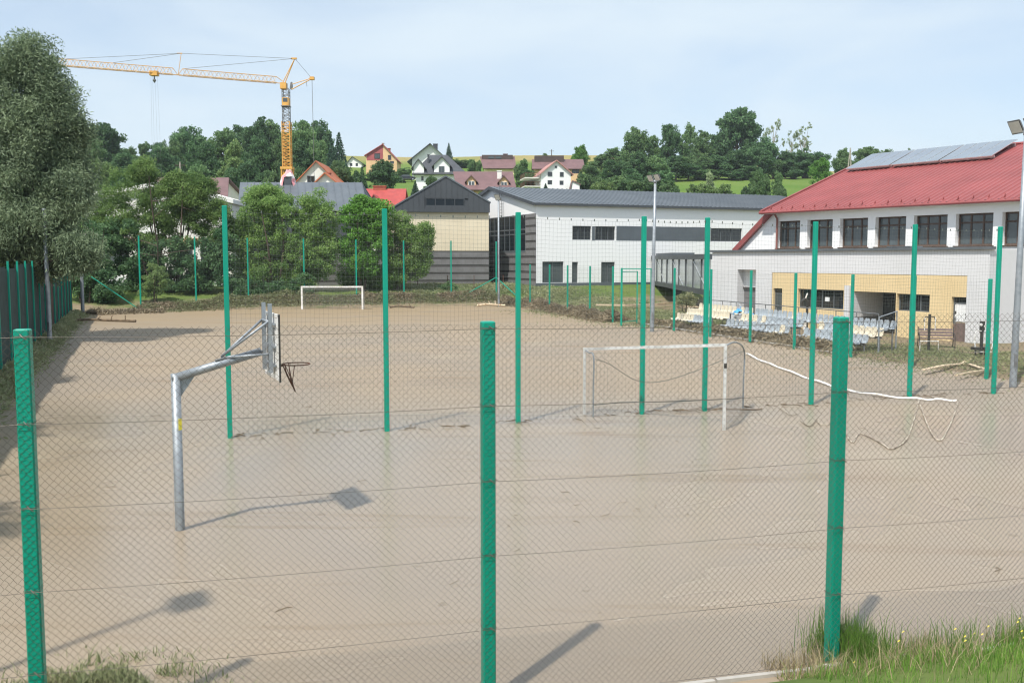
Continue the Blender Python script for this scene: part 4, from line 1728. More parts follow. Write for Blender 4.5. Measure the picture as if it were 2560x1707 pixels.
m.poly((0, 0, zx), (LX, 0, zx), (LX, 7, zx), (0, 9, zx))
m.build('wall', 'greyrender', annex)
m = MB()
wall_with_holes(m, oy0 + 0.004, oy1 - 0.004, -0.5, zo_top - 0.004, [d1, w1_, rec, w2_, d2], 0.35, y=0.02)
m.build('entrance_wall', 'ochre', annex)
m = MB()
m.box(-0.12, LX + 0.12, -0.14, 0.3, zx + 0.004, zx + 0.14)
m.build('roof_edge', 'greyframe', annex)
# the niche: white panel over a grey shutter
m = MB()
m.box(nic[0], nic[1], 0.6, 0.66, 2.42, nic[3])
m.build('niche_panel', 'white', annex)
m = MB()
m.box(nic[0], nic[1], 0.5, 0.66, 2.30, 2.415)
m.build('lintel', 'banddark', annex)
m = MB()
for i in range(8):
    m.box(nic[0], nic[1], 0.60 + 0.012 * (i % 2), 0.66, i * 0.285, i * 0.285 + 0.28)
m.build('shutter', 'bandlight', annex)
m = MB()
sx_ = (nic[0] + nic[1]) / 2
m.tube([(nic[0] + 0.1, -0.6, 0.2), (nic[0] + 0.1, -0.6, 1.5), (nic[0] + 0.7, -0.6, 1.45), (nic[1] + 0.1, -0.6, 0.75), (nic[1] + 0.1, -0.6, 0.0)], 0.035, 6)
m.build('handrail', 'alu', annex)
for d, gl, has in ((d1, 'glassgrey', False), (d2, 'glassgrey', True)):
    m = MB()
    m.box(d[0], d[1], 0.22, 0.30, d[2], d[3] * 0.42)
    dr = m.build('door', 'benchwood', annex)
    m = MB()
    m.box(d[0] + 0.06, d[1] - 0.06, 0.20, 0.24, d[3] * 0.45, d[3] - 0.38)
    m.build('door_pane', 'poster' if has else gl, dr)
    m = MB()
    m.box(d[0], d[0] + 0.08, 0.18, 0.28, d[3] * 0.42, d[3])
    m.box(d[1] - 0.08, d[1], 0.18, 0.28, d[3] * 0.42, d[3])
    m.box(d[0] + 0.08, d[1] - 0.08, 0.18, 0.28, d[3] - 0.36, d[3] - 0.28)
    m.build('door_frame', 'greyframe', dr)
    m = MB()
    m.box(d[0] + 0.08, d[1] - 0.08, 0.23, 0.27, d[3] - 0.28, d[3])
    m.build('fanlight', 'glass', dr)
    m = MB()
    m.tube([(d[0] + 0.14, 0.16, 0.9), (d[0] + 0.14, 0.16, 1.2)], 0.02, 6)
    m.build('handle', 'alu', dr)
# torn corners of the white film on the right-hand door
rn = random.Random(9)
for i in range(5):
    m = MB()
    cx, cz = random.choice([d2[0] + 0.12, d2[1] - 0.12]), 1.05 + 0.85 * rn.random()
    cx = (d2[0] + 0.1) if i % 2 else (d2[1] - 0.12)
    pts = [(cx + 0.10 * math.cos(a) * (0.6 + 0.6 * rn.random()), 0.196, cz + 0.10 * math.sin(a) * (0.6 + 0.6 * rn.random())) for a in np.linspace(0, 5.6, 8)]
    m.prism(pts, (0, 0.003, 0))
    m.build('film_tear', 'black', annex)
window(annex, *w1_, 0.25, 4, 1, 'greyframe', 'glass', 0.06)
m = MB()
m.box(w1_[0] + 2.0, w1_[0] + 2.35, 0.235, 0.246, 1.75, 2.0)
m.build('notice', 'poster', annex)
window(annex, *w2_, 0.25, 3, 1, 'greyframe', 'glass', 0.06)
# recessed porch: grey side, brown door, glazed end
rm = rec[0] + (rec[1] - rec[0]) * 0.22
m = MB()
m.box(rec[0], rec[1], 2.4, 2.5, 0.0, rec[3])
m.build('porch_back', 'anthracite', annex)
m = MB()
m.box(rec[0] - 0.35, rec[0] + 0.02, -0.35, 2.4, -0.3, 2.75)
m.build('porch_wall', 'greyrender', annex)
m = MB()
m.box(rec[0] - 0.36, rec[0] + 0.03, -0.36, 2.39, -0.3, 0.95)
m.build('porch_wall_base', 'bandlight', annex)
a, b = rec[0] + (rec[1] - rec[0]) * 0.40, rec[0] + (rec[1] - rec[0]) * 0.70
m = MB()
m.box(a, b, 2.30, 2.395, 0.0, 2.25)
pd = m.build('porch_door', 'brownframe', annex)
for zz_ in (0.35, 1.25):
    m = MB()
    m.box(a + 0.2, b - 0.2, 2.275, 2.298, zz_, zz_ + 0.75)
    m.build('door_panel', 'benchwood', pd)
m = MB()
m.box(b + 0.1, rec[1] - 0.1, 2.34, 2.395, 0.1, 2.2)
m.build('porch_pane', 'glass', annex)
m = MB()
m.box(rec[0], rec[1], 0.03, 2.4, rec[3] + 0.002, rec[3] + 0.05)
m.build('porch_ceiling', 'white2', annex)
# dark plant box on the roof edge, fringed below
s0, z0 = fx.hit(2216, 632, 1.0)
s1, z1 = fx.hit(2276, 615, 1.0)
m = MB()
m.box(s0, s1, 1.0, 2.0, zx + 0.005, z1)
rv = m.build('roof_unit', 'greyblock', annex)
for i in range(9):
    m = MB()
    xx = s0 + (s1 - s0) * (i + 0.5) / 9
    m.prism([(xx - 0.08, 0.97, z1 - 0.05), (xx + 0.08, 0.97, z1 - 0.05), (xx, 0.97, z1 - 0.25)], (0, 0.02, 0))
    m.build('fringe', 'black', rv)

# ---- glazed walkway between the hall and the annex
pA = fh.O + fh.u * fh.hit(1629, 680)[0]
fk = Frame((pA.x, pA.y - 0.2, 0.0), Vector((14.6 - pA.x, 71.0 - pA.y, 0)))
walk = start('glazed_walkway', 'raised glazed walkway in dark steel joining the white hall to the annex', 'walkway', fk)
LK = (Vector((14.6, 71.0)) - pA.xy).length
m = MB()
m.box(0, LK, 0, 3.0, 1.62, 2.05)
m.build('floor_beam', 'anthracite', walk)
m = MB()
m.box(-0.1, LK, -0.1, 3.1, 4.36, 4.75)
m.build('roof', 'anthracite', walk)
m = MB()
m.box(0.2, LK * 0.35, 0.4, 2.6, 4.753, 5.0)
m.build('roof_unit', 'greyblock', walk)
npn = 9
for i in range(npn):
    a, b = LK * i / npn, LK * (i + 1) / npn
    m = MB()
    m.box(a + 0.06, b - 0.06, 0.06, 0.09, 2.06, 4.355)
    m.build('pane', 'paleglass', walk)
    m = MB()
    wth = 0.20 if i in (3, 6) else 0.08
    m.box(a - wth / 2, a + wth / 2, -0.02, 0.12, 2.053, 4.357)
    m.build('mullion', 'anthracite', walk)
for i in (1, 4, 7):
    a, b = LK * i / npn, LK * (i + 1.6) / npn
    m = MB()
    m.beam((a, 0.03, 4.2), (min(b, LK), 0.03, 2.1), 0.09, 0.05, up=(0, 1, 0))
    m.build('diagonal', 'alu', walk)
for i in (2, 6):
    m = MB()
    m.box(LK * i / 8 - 0.2, LK * i / 8 + 0.2, 1.1, 1.9, -0.2, 1.617)
    m.build('pier', 'anthracite', walk)

# ---- small dark-roofed shed at the right edge
fr_ = Frame((*at_depth(2440, 760, 62.0).xy, 0.2), (1, 0.0))
rs = start('roadside_shed', 'low beige shed with dark roof at the right edge, behind the annex', 'building', fr_)
zrs = fr_.hit(2540, 732)[1]
m = MB()
m.box(0, 9, 0, 8, -0.3, zrs)
m.build('wall', 'greyrender', rs)
roof_slab(rs, ((-0.3, -0.4, zrs), (9.3, -0.4, zrs), (9.3, 4, zrs + 0.25), (-0.3, 4, fr_.hit(2474, 692, 4)[1])), 0.08, 'anthraroof')
for i in range(22):
    m = MB()
    m.tube([(0.0 + i * 0.42, -0.42, zrs + 0.03), (0.0 + i * 0.42, -0.2, zrs + 0.04)], 0.09, 6)
    m.build('sheet_end', 'anthracite', rs)
window(rs, 1.2, 2.4, 1.0, 1.6, -0.02, 1, 1, 'greyframe', 'glass', 0.06)

# ------------------------------------------------------------------ houses on the hillside
def house(name, label, Y, xl, xr, y_eave, y_ridge, kind, wall, roof, depth=9.0, yaw=0.0, over=0.5, wins=(), chim=(), x_apex=None,
          frame='greyframe', glass='glass', y_eave_r=None, roof_t=0.22, cat='house', verge=None, xr_ridge=None, xl_ridge=None):
    """Gable-front ('gable') or eave-front ('eave') house fitted to its outline at distance Y."""
    p = at_depth(xl, y_eave, Y)
    base = min(terrain(p.x, Y), terrain(at_depth(xr, y_eave, Y).x, Y)) - 0.5
    fr = Frame((p.x, Y, base), (math.cos(yaw), math.sin(yaw)))
    root = start(name, label, cat, fr)
    W = fr.hit(xr, y_eave)[0]
    zE_ = fr.hit(xl, y_eave)[1]
    zE2 = fr.hit(xr, y_eave_r or y_eave)[1]
    rects = [fr.rect(*w[:4]) for w in wins]
    m = MB()
    if kind == 'gable':
        sa, za = fr.hit(x_apex or (xl + xr) / 2, y_ridge)
        wall_with_holes(m, 0, W, 0, min(zE_, zE2), [r for r in rects if r[3] <= min(zE_, zE2)], 0.15)
        zl = min(zE_, zE2)
        up = [r for r in rects if r[3] > zl]
        m.poly((0, 0, zl), (W, 0, zl), (W, 0, zE2), (sa, 0, za), (0, 0, zE_))
        m.poly((0, 0, 0), (0, depth, 0), (0, depth, zE_), (0, 0, zE_))
        m.poly((W, 0, 0), (W, depth, 0), (W, depth, zE2), (W, 0, zE2))
        m.poly((0, depth, 0), (W, depth, 0), (W, depth, zE2), (sa, depth, za), (0, depth, zE_))
        m.build('wall', wall, root)
        k1 = (za - zE_) / max(sa, 0.1)
        k2 = (za - zE2) / max(W - sa, 0.1)
        t = roof_t
        r1 = MB()
        r1.prism([(-over, -over, zE_ - k1 * over + 0.01), (sa, -over, za + 0.01), (sa, -over, za + t), (-over, -over, zE_ - k1 * over + t)], (0, depth + 2 * over, 0))
        ro = r1.build('roof', roof, root)
        r2 = MB()
        r2.prism([(W + over, -over, zE2 - k2 * over + 0.01), (sa + 0.002, -over, za + 0.01), (sa + 0.002, -over, za + t), (W + over, -over, zE2 - k2 * over + t)], (0, depth + 2 * over, 0))
        r2.build('roof', roof, root)
        for r in up:
            window(root, *r, -0.02, 2 if (r[1] - r[0]) > 1.0 else 1, 1, frame, glass, 0.09)
        for r in rects:
            if r not in up:
                window(root, *r, 0.12, 2 if (r[1] - r[0]) > 1.0 else 1, 1, frame, glass, 0.09)
    else:
        wall_with_holes(m, 0, W, 0, zE_, [r for r in rects if r[3] <= zE_], 0.15)
        za = fr.hit((xl + xr) / 2, y_ridge, depth / 2)[1]
        rl = 0 if xl_ridge is None else fr.hit(xl_ridge, y_ridge, depth / 2)[0]
        rr = W if xr_ridge is None else fr.hit(xr_ridge, y_ridge, depth / 2)[0]
        m.poly((0, 0, 0), (0, depth, 0), (0, depth, zE_), (rl, depth / 2, za - 0.1), (0, 0, zE_))
        m.poly((W, 0, 0), (W, depth, 0), (W, depth, zE_), (rr, depth / 2, za - 0.1), (W, 0, zE_))
        m.poly((0, depth, 0), (W, depth, 0), (W, depth, zE_), (0, depth, zE_))
        m.build('wall', wall, root)
        k1 = (za - zE_) / (depth / 2)
        ro = roof_slab(root, ((-over, -over, zE_ - k1 * over + 0.05), (W + over, -over, zE_ - k1 * over + 0.05), (rr + over, depth / 2, za + 0.05), (rl - over, depth / 2, za + 0.05)), roof_t, roof)
        roof_slab(root, ((-over, depth + over, zE_ - k1 * over + 0.05), (W + over, depth + over, zE_ - k1 * over + 0.05), (rr + over, depth / 2 + 0.01, za + 0.05), (rl - over, depth / 2 + 0.01, za + 0.05)), roof_t, roof)
        for r in rects:
            window(root, *r, 0.12, 2 if (r[1] - r[0]) > 1.0 else 1, 1, frame, glass, 0.09)
    for c in chim:
        cx0, cx1, cy, cm = c[:4]
        dd = depth / 2 if len(c) < 5 else c[4]
        s0_, zt = fr.hit(cx0, cy, dd)
        s1_ = fr.hit(cx1, cy, dd)[0]
        m = MB()
        m.box(s0_, s1_, dd - 0.4, dd + 0.4, zt - 3.0, zt - 0.15)
        m.box(s0_ - 0.08, s1_ + 0.08, dd - 0.48, dd + 0.48, zt - 0.147, zt)
        m.build('chimney', cm, ro)
    return root, fr


def dormer(root, fr, xl, xr, y_bot, y_eave, x_ap, y_ap, depth0, depth, wall, roof, winr=None, over=0.25, frame='greyframe'):
    s0_, zb = fr.hit(xl, y_bot, depth0)
    s1_ = fr.hit(xr, y_bot, depth0)[0]
    ze_ = fr.hit(xl, y_eave, depth0)[1]
    sa, za = fr.hit(x_ap, y_ap, depth0)
    m = MB()
    m.prism([(s0_, depth0, zb), (s1_, depth0, zb), (s1_, depth0, ze_), (sa, depth0, za - 0.02), (s0_, depth0, ze_)], (0, depth, 0))
    d = m.build('dormer', wall, root)
    k1 = (za - ze_) / (sa - s0_)
    for e, sgn in ((s0_, -1), (s1_, 1)):
        m = MB()
        zz_ = ze_ - k1 * over
        m.prism([(e + sgn * over, depth0 - over, zz_), (sa, depth0 - over, za), (sa, depth0 - over, za + 0.2), (e + sgn * over, depth0 - over, zz_ + 0.2)], (0, depth + over, 0))
        m.build('dormer_roof', roof, d)
    if winr:
        r = fr.rect(*winr, depth0)
        m = MB()
        m.box(r[0], r[1], depth0 - 0.08, depth0 - 0.01, r[2], r[3])
        w = m.build('dormer_window', frame, d)
        m = MB()
        xm = (r[0] + r[1]) / 2
        m.box(r[0] + 0.08, xm - 0.05, depth0 - 0.1, depth0 - 0.082, r[2] + 0.08, r[3] - 0.08)
        m.box(xm + 0.05, r[1] - 0.08, depth0 - 0.1, depth0 - 0.082, r[2] + 0.08, r[3] - 0.08)
        root_pane = m.build('dormer_pane', 'glassgrey', d)
    return d


house('house', 'white gabled house with orange roof edge just right of the crane', 158, 742, 842, 456, 405, 'gable', 'white2', 'orangeroof', 10,
      wins=((768, 440, 787, 457),), x_apex=791)
house('small_house', 'small gable with bright orange roof peeping over the seam-roof wing', 140, 790, 840, 457, 435, 'gable', 'white2', 'orangeroof', 8, x_apex=813,
      chim=((816, 826, 432, 'brick'),))
r_, f_ = house('house', 'low house with bright red tiled roof and ridge chimney, left of the dark gable', 132, 908, 1003, 519, 473, 'eave', 'white2', 'redtile', 9,
               chim=((934, 965, 465, 'brick'),), xr_ridge=1007)
dormer(r_, f_, 917, 962, 532, 516, 935, 489, -1.2, 4.5, 'white2', 'redtile', over=0.5)
house('small_house', 'tiny white gabled house on the skyline left of the burgundy house', 305, 868, 904, 408, 393, 'gable', 'white', 'charcoalroof', 9, x_apex=881,
      wins=((874, 408, 881, 416), (889, 408, 895, 416)))
r_, f_ = house('house', 'burgundy and peach gabled house on the skyline', 285, 915, 992, 388, 362, 'gable', 'peach', 'burgundy', 10, x_apex=957, y_eave_r=399,
               wins=((970, 388, 978, 400), (975, 403, 985, 410)), chim=((955, 960, 358, 'concrete', 2.0), (967, 976, 371, 'brick', 3)))
s0, z0 = f_.hit(917, 401)
sap, zap = f_.hit(957, 363)
s1 = sap
m = MB()
m.prism([(s0, -0.06, z0), (s1, -0.06, z0), (s1, -0.06, zap), (s0, -0.06, f_.hit(917, 386)[1])], (0, 0.05, 0))
m.build('cladding', 'burgundy', r_)
window(r_, *f_.rect(936, 384, 950, 397), -0.09, 2, 1, 'black', 'glassgrey', 0.15)
house('house', 'tall white gabled house with charcoal roof and dark chimney wall on the skyline', 262, 1030, 1116, 398, 361, 'gable', 'white', 'charcoalroof', 11, x_apex=1076,
      chim=((1083, 1094, 360, 'charcoalroof', 1.5),), over=1.2)
# white house with charcoal hipped roof and gabled bay
r_, f_ = house('house', 'white house with charcoal hipped roof and a gabled bay window', 214, 1040, 1160, 429, 388, 'eave', 'white', 'charcoalroof', 11, over=0.9,
               xl_ridge=1086, xr_ridge=1108, wins=((1053, 440, 1059, 452), (1070, 444, 1077, 456)), chim=((1069, 1073, 387, 'charcoalroof', 3),))
dormer(r_, f_, 1085, 1124, 437, 413, 1105, 393, -0.3, 6, 'white', 'charcoalroof', (1097, 416, 1111, 435), 0.5)
dormer(r_, f_, 1034, 1060, 440, 416, 1046, 399, -0.5, 7, 'white', 'charcoalroof', None, 0.5)
# brown-roofed house with two dormers
r_, f_ = house('house', 'cream house with long brown roof and two gabled dormers behind the dark gable', 172, 1153, 1282, 470, 430, 'eave', 'peach', 'brownroof', 11, over=0.7,
               xl_ridge=1142, xr_ridge=1272, chim=((1243, 1254, 427, 'white2', 3.4),))
dormer(r_, f_, 1167, 1190, 465, 452, 1178, 440, 0.9, 3.5, 'peach', 'brownroof', (1171, 453, 1186, 464), 0.35, 'whiteframe')
dormer(r_, f_, 1248, 1271, 466, 454, 1260, 441, 0.9, 3.5, 'peach', 'brownroof', (1252, 455, 1268, 465), 0.35, 'whiteframe')
r_, f_ = house('house', 'yellow house with steep brown roof and dark ridge box on the hill', 238, 1214, 1285, 418, 392, 'eave', 'yellowrender', 'brownroof', 9, over=0.6,
               xl_ridge=1206, xr_ridge=1281, chim=((1258, 1269, 385, 'brownroof', 4.5),))
s0, z0 = f_.hit(1205, 396, 4.5)
s1, z1 = f_.hit(1282, 389, 4.5)
m = MB()
m.box(s0, s1, 3.2, 5.8, z0 - 0.6, z1)
rb = m.build('ridge_box', 'darkbrown', r_)
for px in (1228, 1246):
    ss = f_.hit(px, 394, 3.2)[0]
    m = MB()
    m.box(ss - 0.7, ss + 0.7, 3.12, 3.19, z0 - 0.2, z0 + 0.3)
    m.build('ridge_window', 'glassgrey', rb)
r_, f_ = house('house', 'brown-roofed house with dark ridge box behind the white gabled house', 236, 1336, 1456, 420, 399, 'eave', 'peach', 'brownroof', 9, over=0.6, wins=((1430, 422, 1448, 434),),
               xl_ridge=1336, xr_ridge=1452)
s0, z0 = f_.hit(1336, 402, 4.5)
s1, z1 = f_.hit(1409, 391, 4.5)
m = MB()
m.box(s0, s1, 3.0, 6.0, z0 - 0.6, z1)
m.build('ridge_box', 'darkbrown', r_)
r_, f_ = house('house', 'white gabled house with four small windows and pink roof above the hall', 196, 1353, 1427, 434, 403, 'gable', 'white', 'pinkroof', 11, x_apex=1391, yaw=0.14,
               wins=((1369, 430, 1380.5, 441), (1399.5, 430.5, 1409, 442), (1369, 451, 1380.5, 462), (1399, 452, 1409, 463), (1387, 415, 1392.5, 420.5)))
for i, (za, zb) in enumerate(((438, 448), (462, 469))):
    s0, z0 = f_.hit(1340, zb, 3)
    m = MB()
    m.box(-3.2, -0.02, 1.0, 8.0, z0, z0 + 0.18)
    bal = m.build('balcony', 'white2', r_)
    m = MB()
    for q in range(12):
        m.box(-3.2, -3.15, 1.0 + q * 0.6, 1.05 + q * 0.6, z0 + 0.182, z0 + 1.0)
        m.box(-3.2 + q * 0.28, -3.15 + q * 0.28, 0.99, 1.03, z0 + 0.182, z0 + 1.0)
    m.box(-3.22, -0.02, 0.97, 1.03, z0 + 1.002, z0 + 1.08)
    m.box(-3.22, -3.14, 1.04, 8.0, z0 + 1.002, z0 + 1.08)
    m.build('railing', 'rust', bal)
r_, f_ = house('garage', 'small white garage beside the white gabled house', 190, 1429, 1449, 462, 454, 'gable', 'white', 'brownroof', 6, x_apex=1431, over=0.2, cat='garage')
house('house', 'house with faded purple-brown roof and brick chimney behind the left bushes', 140, 396, 562, 493, 445, 'eave', 'white2', 'brownroof', 12, over=0.6,
      chim=((516, 532, 449, 'brick', 5.0),), xr_ridge=562, xl_ridge=398)

# hillside road and a parked car
rp = [land_hit(px, py, 135) for px, py in ((880, 447), (930, 452), (985, 455), (1015, 457))]
m = MB()
for a, b in zip(rp, rp[1:]):
    pass
road_pts = catmull(rp, 5)
k = 0
for p in road_pts:
    for dy in (-3.5, 3.5):
        y = p.y + dy
        m.v.append((p.x, y, terrain(p.x, p.y) + 0.25))
m.f = [(2 * i, 2 * i + 2, 2 * i + 3, 2 * i + 1) for i in range(len(road_pts) - 1)]
rd = m.build('hill_road', 'asphalt')
tag(rd, 'pale lane crossing the hillside below the white houses', 'road', kind='structure')
cp = land_hit(1019, 455, 135)
car = thing('parked_car', 'dark car parked on the lane left of the hipped-roof house', 'car', (cp.x, cp.y - 1.0, terrain(cp.x, cp.y) + 0.26), R(15), world=False)
m = MB()
prof = [(-2.1, 0.35), (2.1, 0.35), (2.15, 0.75), (1.9, 0.95), (1.0, 1.02), (0.4, 1.45), (-1.2, 1.5), (-1.9, 1.05), (-2.15, 0.85)]
m.prism([(x, -0.85, z) for x, z in prof], (0, 1.7, 0))
m.build('body', 'cardark', car)
m = MB()
m.prism([(0.9, -0.86, 1.04), (0.38, -0.86, 1.40), (-1.15, -0.86, 1.43), (-1.7, -0.86, 1.06)], (0, 0.012, 0))
m.build('side_window', 'glassgrey', car)
for x in (-1.35, 1.35):
    for y in (-0.8, 0.8):
        m = MB()
        m.tube([(x, y - 0.1, 0.33), (x, y + 0.1, 0.33)], 0.33, 14)
        wo = m.build('wheel', 'tyre', car)
        m = MB()
        m.tube([(x, y - 0.11, 0.33), (x, y + 0.11, 0.33)], 0.19, 10)
        m.build('rim', 'alu', wo)

# ------------------------------------------------------------------ tower crane
CY = 150.0
cb = at_depth(719, 452, CY)
crane = thing('tower_crane', 'orange tower crane with long jib above the woods', 'crane', (cb.x, CY, terrain(cb.x, CY)))


def lattice(m, a, b, w, h, nb, r, up=(0, 0, 1), tri=False, rd=None):
    """Braced box (or triangular) truss from a to b."""
    a, b = Vector(a), Vector(b)
    d = (b - a).normalized()
    upv = Vector(up)
    s = d.cross(upv).normalized()
    t = s.cross(d).normalized()
    rd = rd or r * 0.6
    cs = [(-w / 2, 0), (w / 2, 0), (0, h)] if tri else [(-w / 2, -h / 2), (w / 2, -h / 2), (w / 2, h / 2), (-w / 2, h / 2)]
    L = (b - a).length
    for x, z in cs:
        m.tube([a + s * x + t * z, b + s * x + t * z], r, 5)
    n = len(cs)
    for i in range(nb):
        for q in range(n):
            x0, z0 = cs[q]
            x1, z1 = cs[(q + 1) % n]
            if i % 2:
                x0, z0, x1, z1 = x1, z1, x0, z0
            p0 = a + d * (L * i / nb) + s * x0 + t * z0
            p1 = a + d * (L * (i + 1) / nb) + s * x1 + t * z1
            m.tube([p0, p1], rd, 4, False)
            if not tri:
                m.tube([a + d * (L * i / nb) + s * x0 + t * z0, a + d * (L * i / nb) + s * x1 + t * z1], rd, 4, False)


def CPT(px, py, Y=CY):
    return at_depth(px, py, Y)


z_top = CPT(719, 222).z
z_tel = CPT(719, 305).z
gz0 = terrain(cb.x, CY)
m = MB()
lattice(m, (cb.x, CY, CPT(719, 420).z), (cb.x, CY, z_tel), 1.18, 1.18, 14, 0.085, up=(0, 1, 0), rd=0.045)
m.build('tower', 'crane', crane)
m = MB()
lattice(m, (cb.x, CY, z_tel - 1.0), (cb.x, CY, z_top), 1.0, 1.0, 12, 0.06, up=(0, 1, 0), rd=0.03)
m.build('inner_tower', 'cranegrey', crane)
m = MB()
lattice(m, (cb.x, CY, gz0), (cb.x, CY, CPT(719, 420).z), 1.5, 1.5, 8, 0.12, up=(0, 1, 0), rd=0.06)
m.box(cb.x - 0.9, cb.x + 0.9, CY - 0.9, CY + 0.9, CPT(719, 424).z, CPT(719, 418).z)
m.build('base_tower', 'crane', crane)
m = MB()
za, zb = CPT(719, 266).z, CPT(719, 246).z
m.box(cb.x - 0.45, cb.x + 0.55, CY - 0.75, CY + 0.5, za, zb)
cab = m.build('cabin', 'crane', crane)
m = MB()
m.box(cb.x - 0.6, cb.x + 0.65, CY - 0.85, CY + 0.6, za - 0.12, za - 0.004)
m.build('cabin_floor', 'cranegrey', cab)
m = MB()
m.box(cb.x - 0.3, cb.x + 0.4, CY - 0.77, CY - 0.752, za + 0.55, zb - 0.1)
m.build('cabin_window', 'glassgrey', cab)
m = MB()
m.box(cb.x - 0.75, cb.x + 0.15, CY - 0.6, CY + 0.6, z_top - 0.1, CPT(719, 208).z)
m.build('slewing_head', 'crane', crane)
m = MB()
m.prism([CPT(724, 222), CPT(726, 207), CPT(729, 205), CPT(730, 216), CPT(728, 224)], (0, 0.6, 0))
m.build('winch_motor', 'cranegrey', crane)
root_j = CPT(707, 209)
YT = 138.0
tip_j = at_depth(120, 162, YT)
d_j = tip_j - root_j


def JP(px, dz=0.0):
    """Point on the jib above photo column px."""
    lo, hi = 0.0, 1.0
    for _ in range(40):
        mid_ = (lo + hi) / 2
        p = root_j + d_j * mid_
        if 1280 + FPX * p.x / (p.y * CP) > px:
            lo = mid_
        else:
            hi = mid_
    return root_j + d_j * lo + Z * dz


m = MB()
a, b = JP(700), JP(470)
lattice(m, a, b, 0.9, 0.95, 24, 0.055, tri=True, rd=0.03)
m.tube([root_j, a], 0.06, 5)
m.tube([a + Z * 0.95, root_j + Z * 0.3], 0.05, 5)
m.tube([b + Z * 0.95, JP(459, 0.02)], 0.04, 5)
for dy_ in (-0.42, 0.42):
    m.tube([b + Vector((0, dy_, 0)), JP(458) + Vector((0, dy_ * 0.9, 0))], 0.05, 5)
m.build('jib', 'crane', crane)
m = MB()
a, b = JP(458), JP(122)
lattice(m, JP(446), b, 0.85, 0.95, 36, 0.05, tri=True, rd=0.03)
m.tube([a, JP(446)], 0.06, 5)
m.tube([JP(446, 0.95), a], 0.04, 5)
m.build('jib', 'crane', crane)
ap = CPT(737, 147)
m = MB()
m.tube([CPT(709, 207) + Vector((0, -0.4, 0)), ap], 0.07, 6)
m.tube([CPT(711, 205) + Vector((0, 0.5, 0)), ap], 0.07, 6)
m.box(ap.x - 0.55, ap.x + 0.3, ap.y - 0.15, ap.y + 0.15, ap.z - 0.12, ap.z + 0.12)
m.build('apex_frame', 'crane', crane)
ct = CPT(780, 197)
m = MB()
m.tube([CPT(729, 224), ct], 0.075, 6)
m.tube([CPT(731, 211), ct + Z * 0.1], 0.06, 6)
m.box(ct.x - 0.3, ct.x + 0.35, ct.y - 0.35, ct.y + 0.35, ct.z - 0.2, ct.z + 0.25)
m.build('counter_arm', 'crane', crane)
mast = JP(459)
mt = at_depth(453, 134, mast.y)
m = MB()
m.tube([mast, mt], 0.045, 5)
m.beam(mt - Vector((0.6, 0, 0)), mt + Vector((0.15, 0, 0)), 0.12, 0.12)
m.build('jib_mast', 'crane', crane)
m = MB()
for p, q in ((ap, mt), (ap, JP(475, 1.0)), (mt, JP(185, 1.0)), (ap, ct), (mt, JP(300, 1.0))):
    m.tube([p, q], 0.028 if q is not JP(300, 1.0) else 0.015, 4)
m.build('stay_rope', 'cranegrey', crane)
m = MB()
m.tube([ct, (ct.x + 0.1, ct.y, gz0 + 4)], 0.035, 4)
m.tube([ct + Vector((-0.9, 0, -0.3)), (ct.x - 0.8, ct.y, ct.z - 1.2)], 0.03, 4)
m.build('hoist_rope', 'cranegrey', crane)
tr = JP(400, -0.05)
m = MB()
m.box(tr.x - 0.55, tr.x + 0.55, tr.y - 0.5, tr.y + 0.5, tr.z - 0.35, tr.z + 0.3)
m.build('trolley', 'crane', crane)
m = MB()
m.tube([(tr.x, tr.y, tr.z - 0.35), (tr.x, tr.y, tr.z - 0.8)], 0.09, 6)
m.tube([(tr.x, tr.y, tr.z - 0.8), (tr.x, tr.y, tr.z - 1.0), (tr.x, tr.y, tr.z - 1.35)], [0.14, 0.27, 0.05], 8)
m.build('hook_block', 'cranegrey', crane)
for dx in (-0.5, -0.25, 0.1, 0.45):
    m = MB()
    m.tube([(tr.x + dx, tr.y, tr.z - 0.3), (tr.x + dx * 1.4, tr.y, gz0 + 8)], 0.008, 4)
    m.build('load_line', 'cranegrey', crane)

# ------------------------------------------------------------------ spectator stand
sdir = (RIGHT_A - RIGHT_B).normalized()        # towards the viewer
sout = Vector((-sdir.y, sdir.x))
if sout.x < 0:
    sout = -sout
stand = thing('spectator_stand', 'three rows of cream and blue-grey plastic seats behind the net fence', 'stand', (RIGHT_A.x + 2, RIGHT_A.y + 10, 0.1))


def seat_mesh(mat):
    m = MB()
    w = 0.215
    # pan: dished sheet; back: rounded shell leaning away, with a rolled edge
    rows = []
    for (d, z, ww) in ((-0.22, -0.07, 0.19), (-0.215, 0.0, w), (-0.05, -0.02, w), (0.12, -0.03, w * 0.98), (0.185, 0.02, w * 0.97), (0.215, 0.16, w), (0.235, 0.28, w * 0.93), (0.245, 0.34, w * 0.72), (0.25, 0.365, w * 0.35)):
        rows.append([(x * ww, d, z + (0.02 if abs(x) == 1 else (-0.008 if x == 0 else 0))) for x in (-1, -0.5, 0, 0.5, 1)])
    k = len(rows)
    v = [p for r in rows for p in r]
    f = [(i * 5 + j, i * 5 + j + 1, (i + 1) * 5 + j + 1, (i + 1) * 5 + j) for i in range(k - 1) for j in range(4)]
    m.add(v, f)
    v2 = [(x, y + 0.014, z - 0.014) for x, y, z in v]
    m.add(v2, [fc[::-1] for fc in f])
    me = bpy.data.meshes.new('seat')
    me.from_pydata(m.v, [], m.f)
    me.materials.append(M[mat])
    me.polygons.foreach_set('use_smooth', [True] * len(me.polygons))
    return me


SEAT = {c: seat_mesh(mt_) for c, mt_ in (('c', 'seatcream'), ('g', 'seatgrey'))}
face = math.atan2(sout.y, sout.x) - math.pi / 2   # local +y (the back) points away from the court


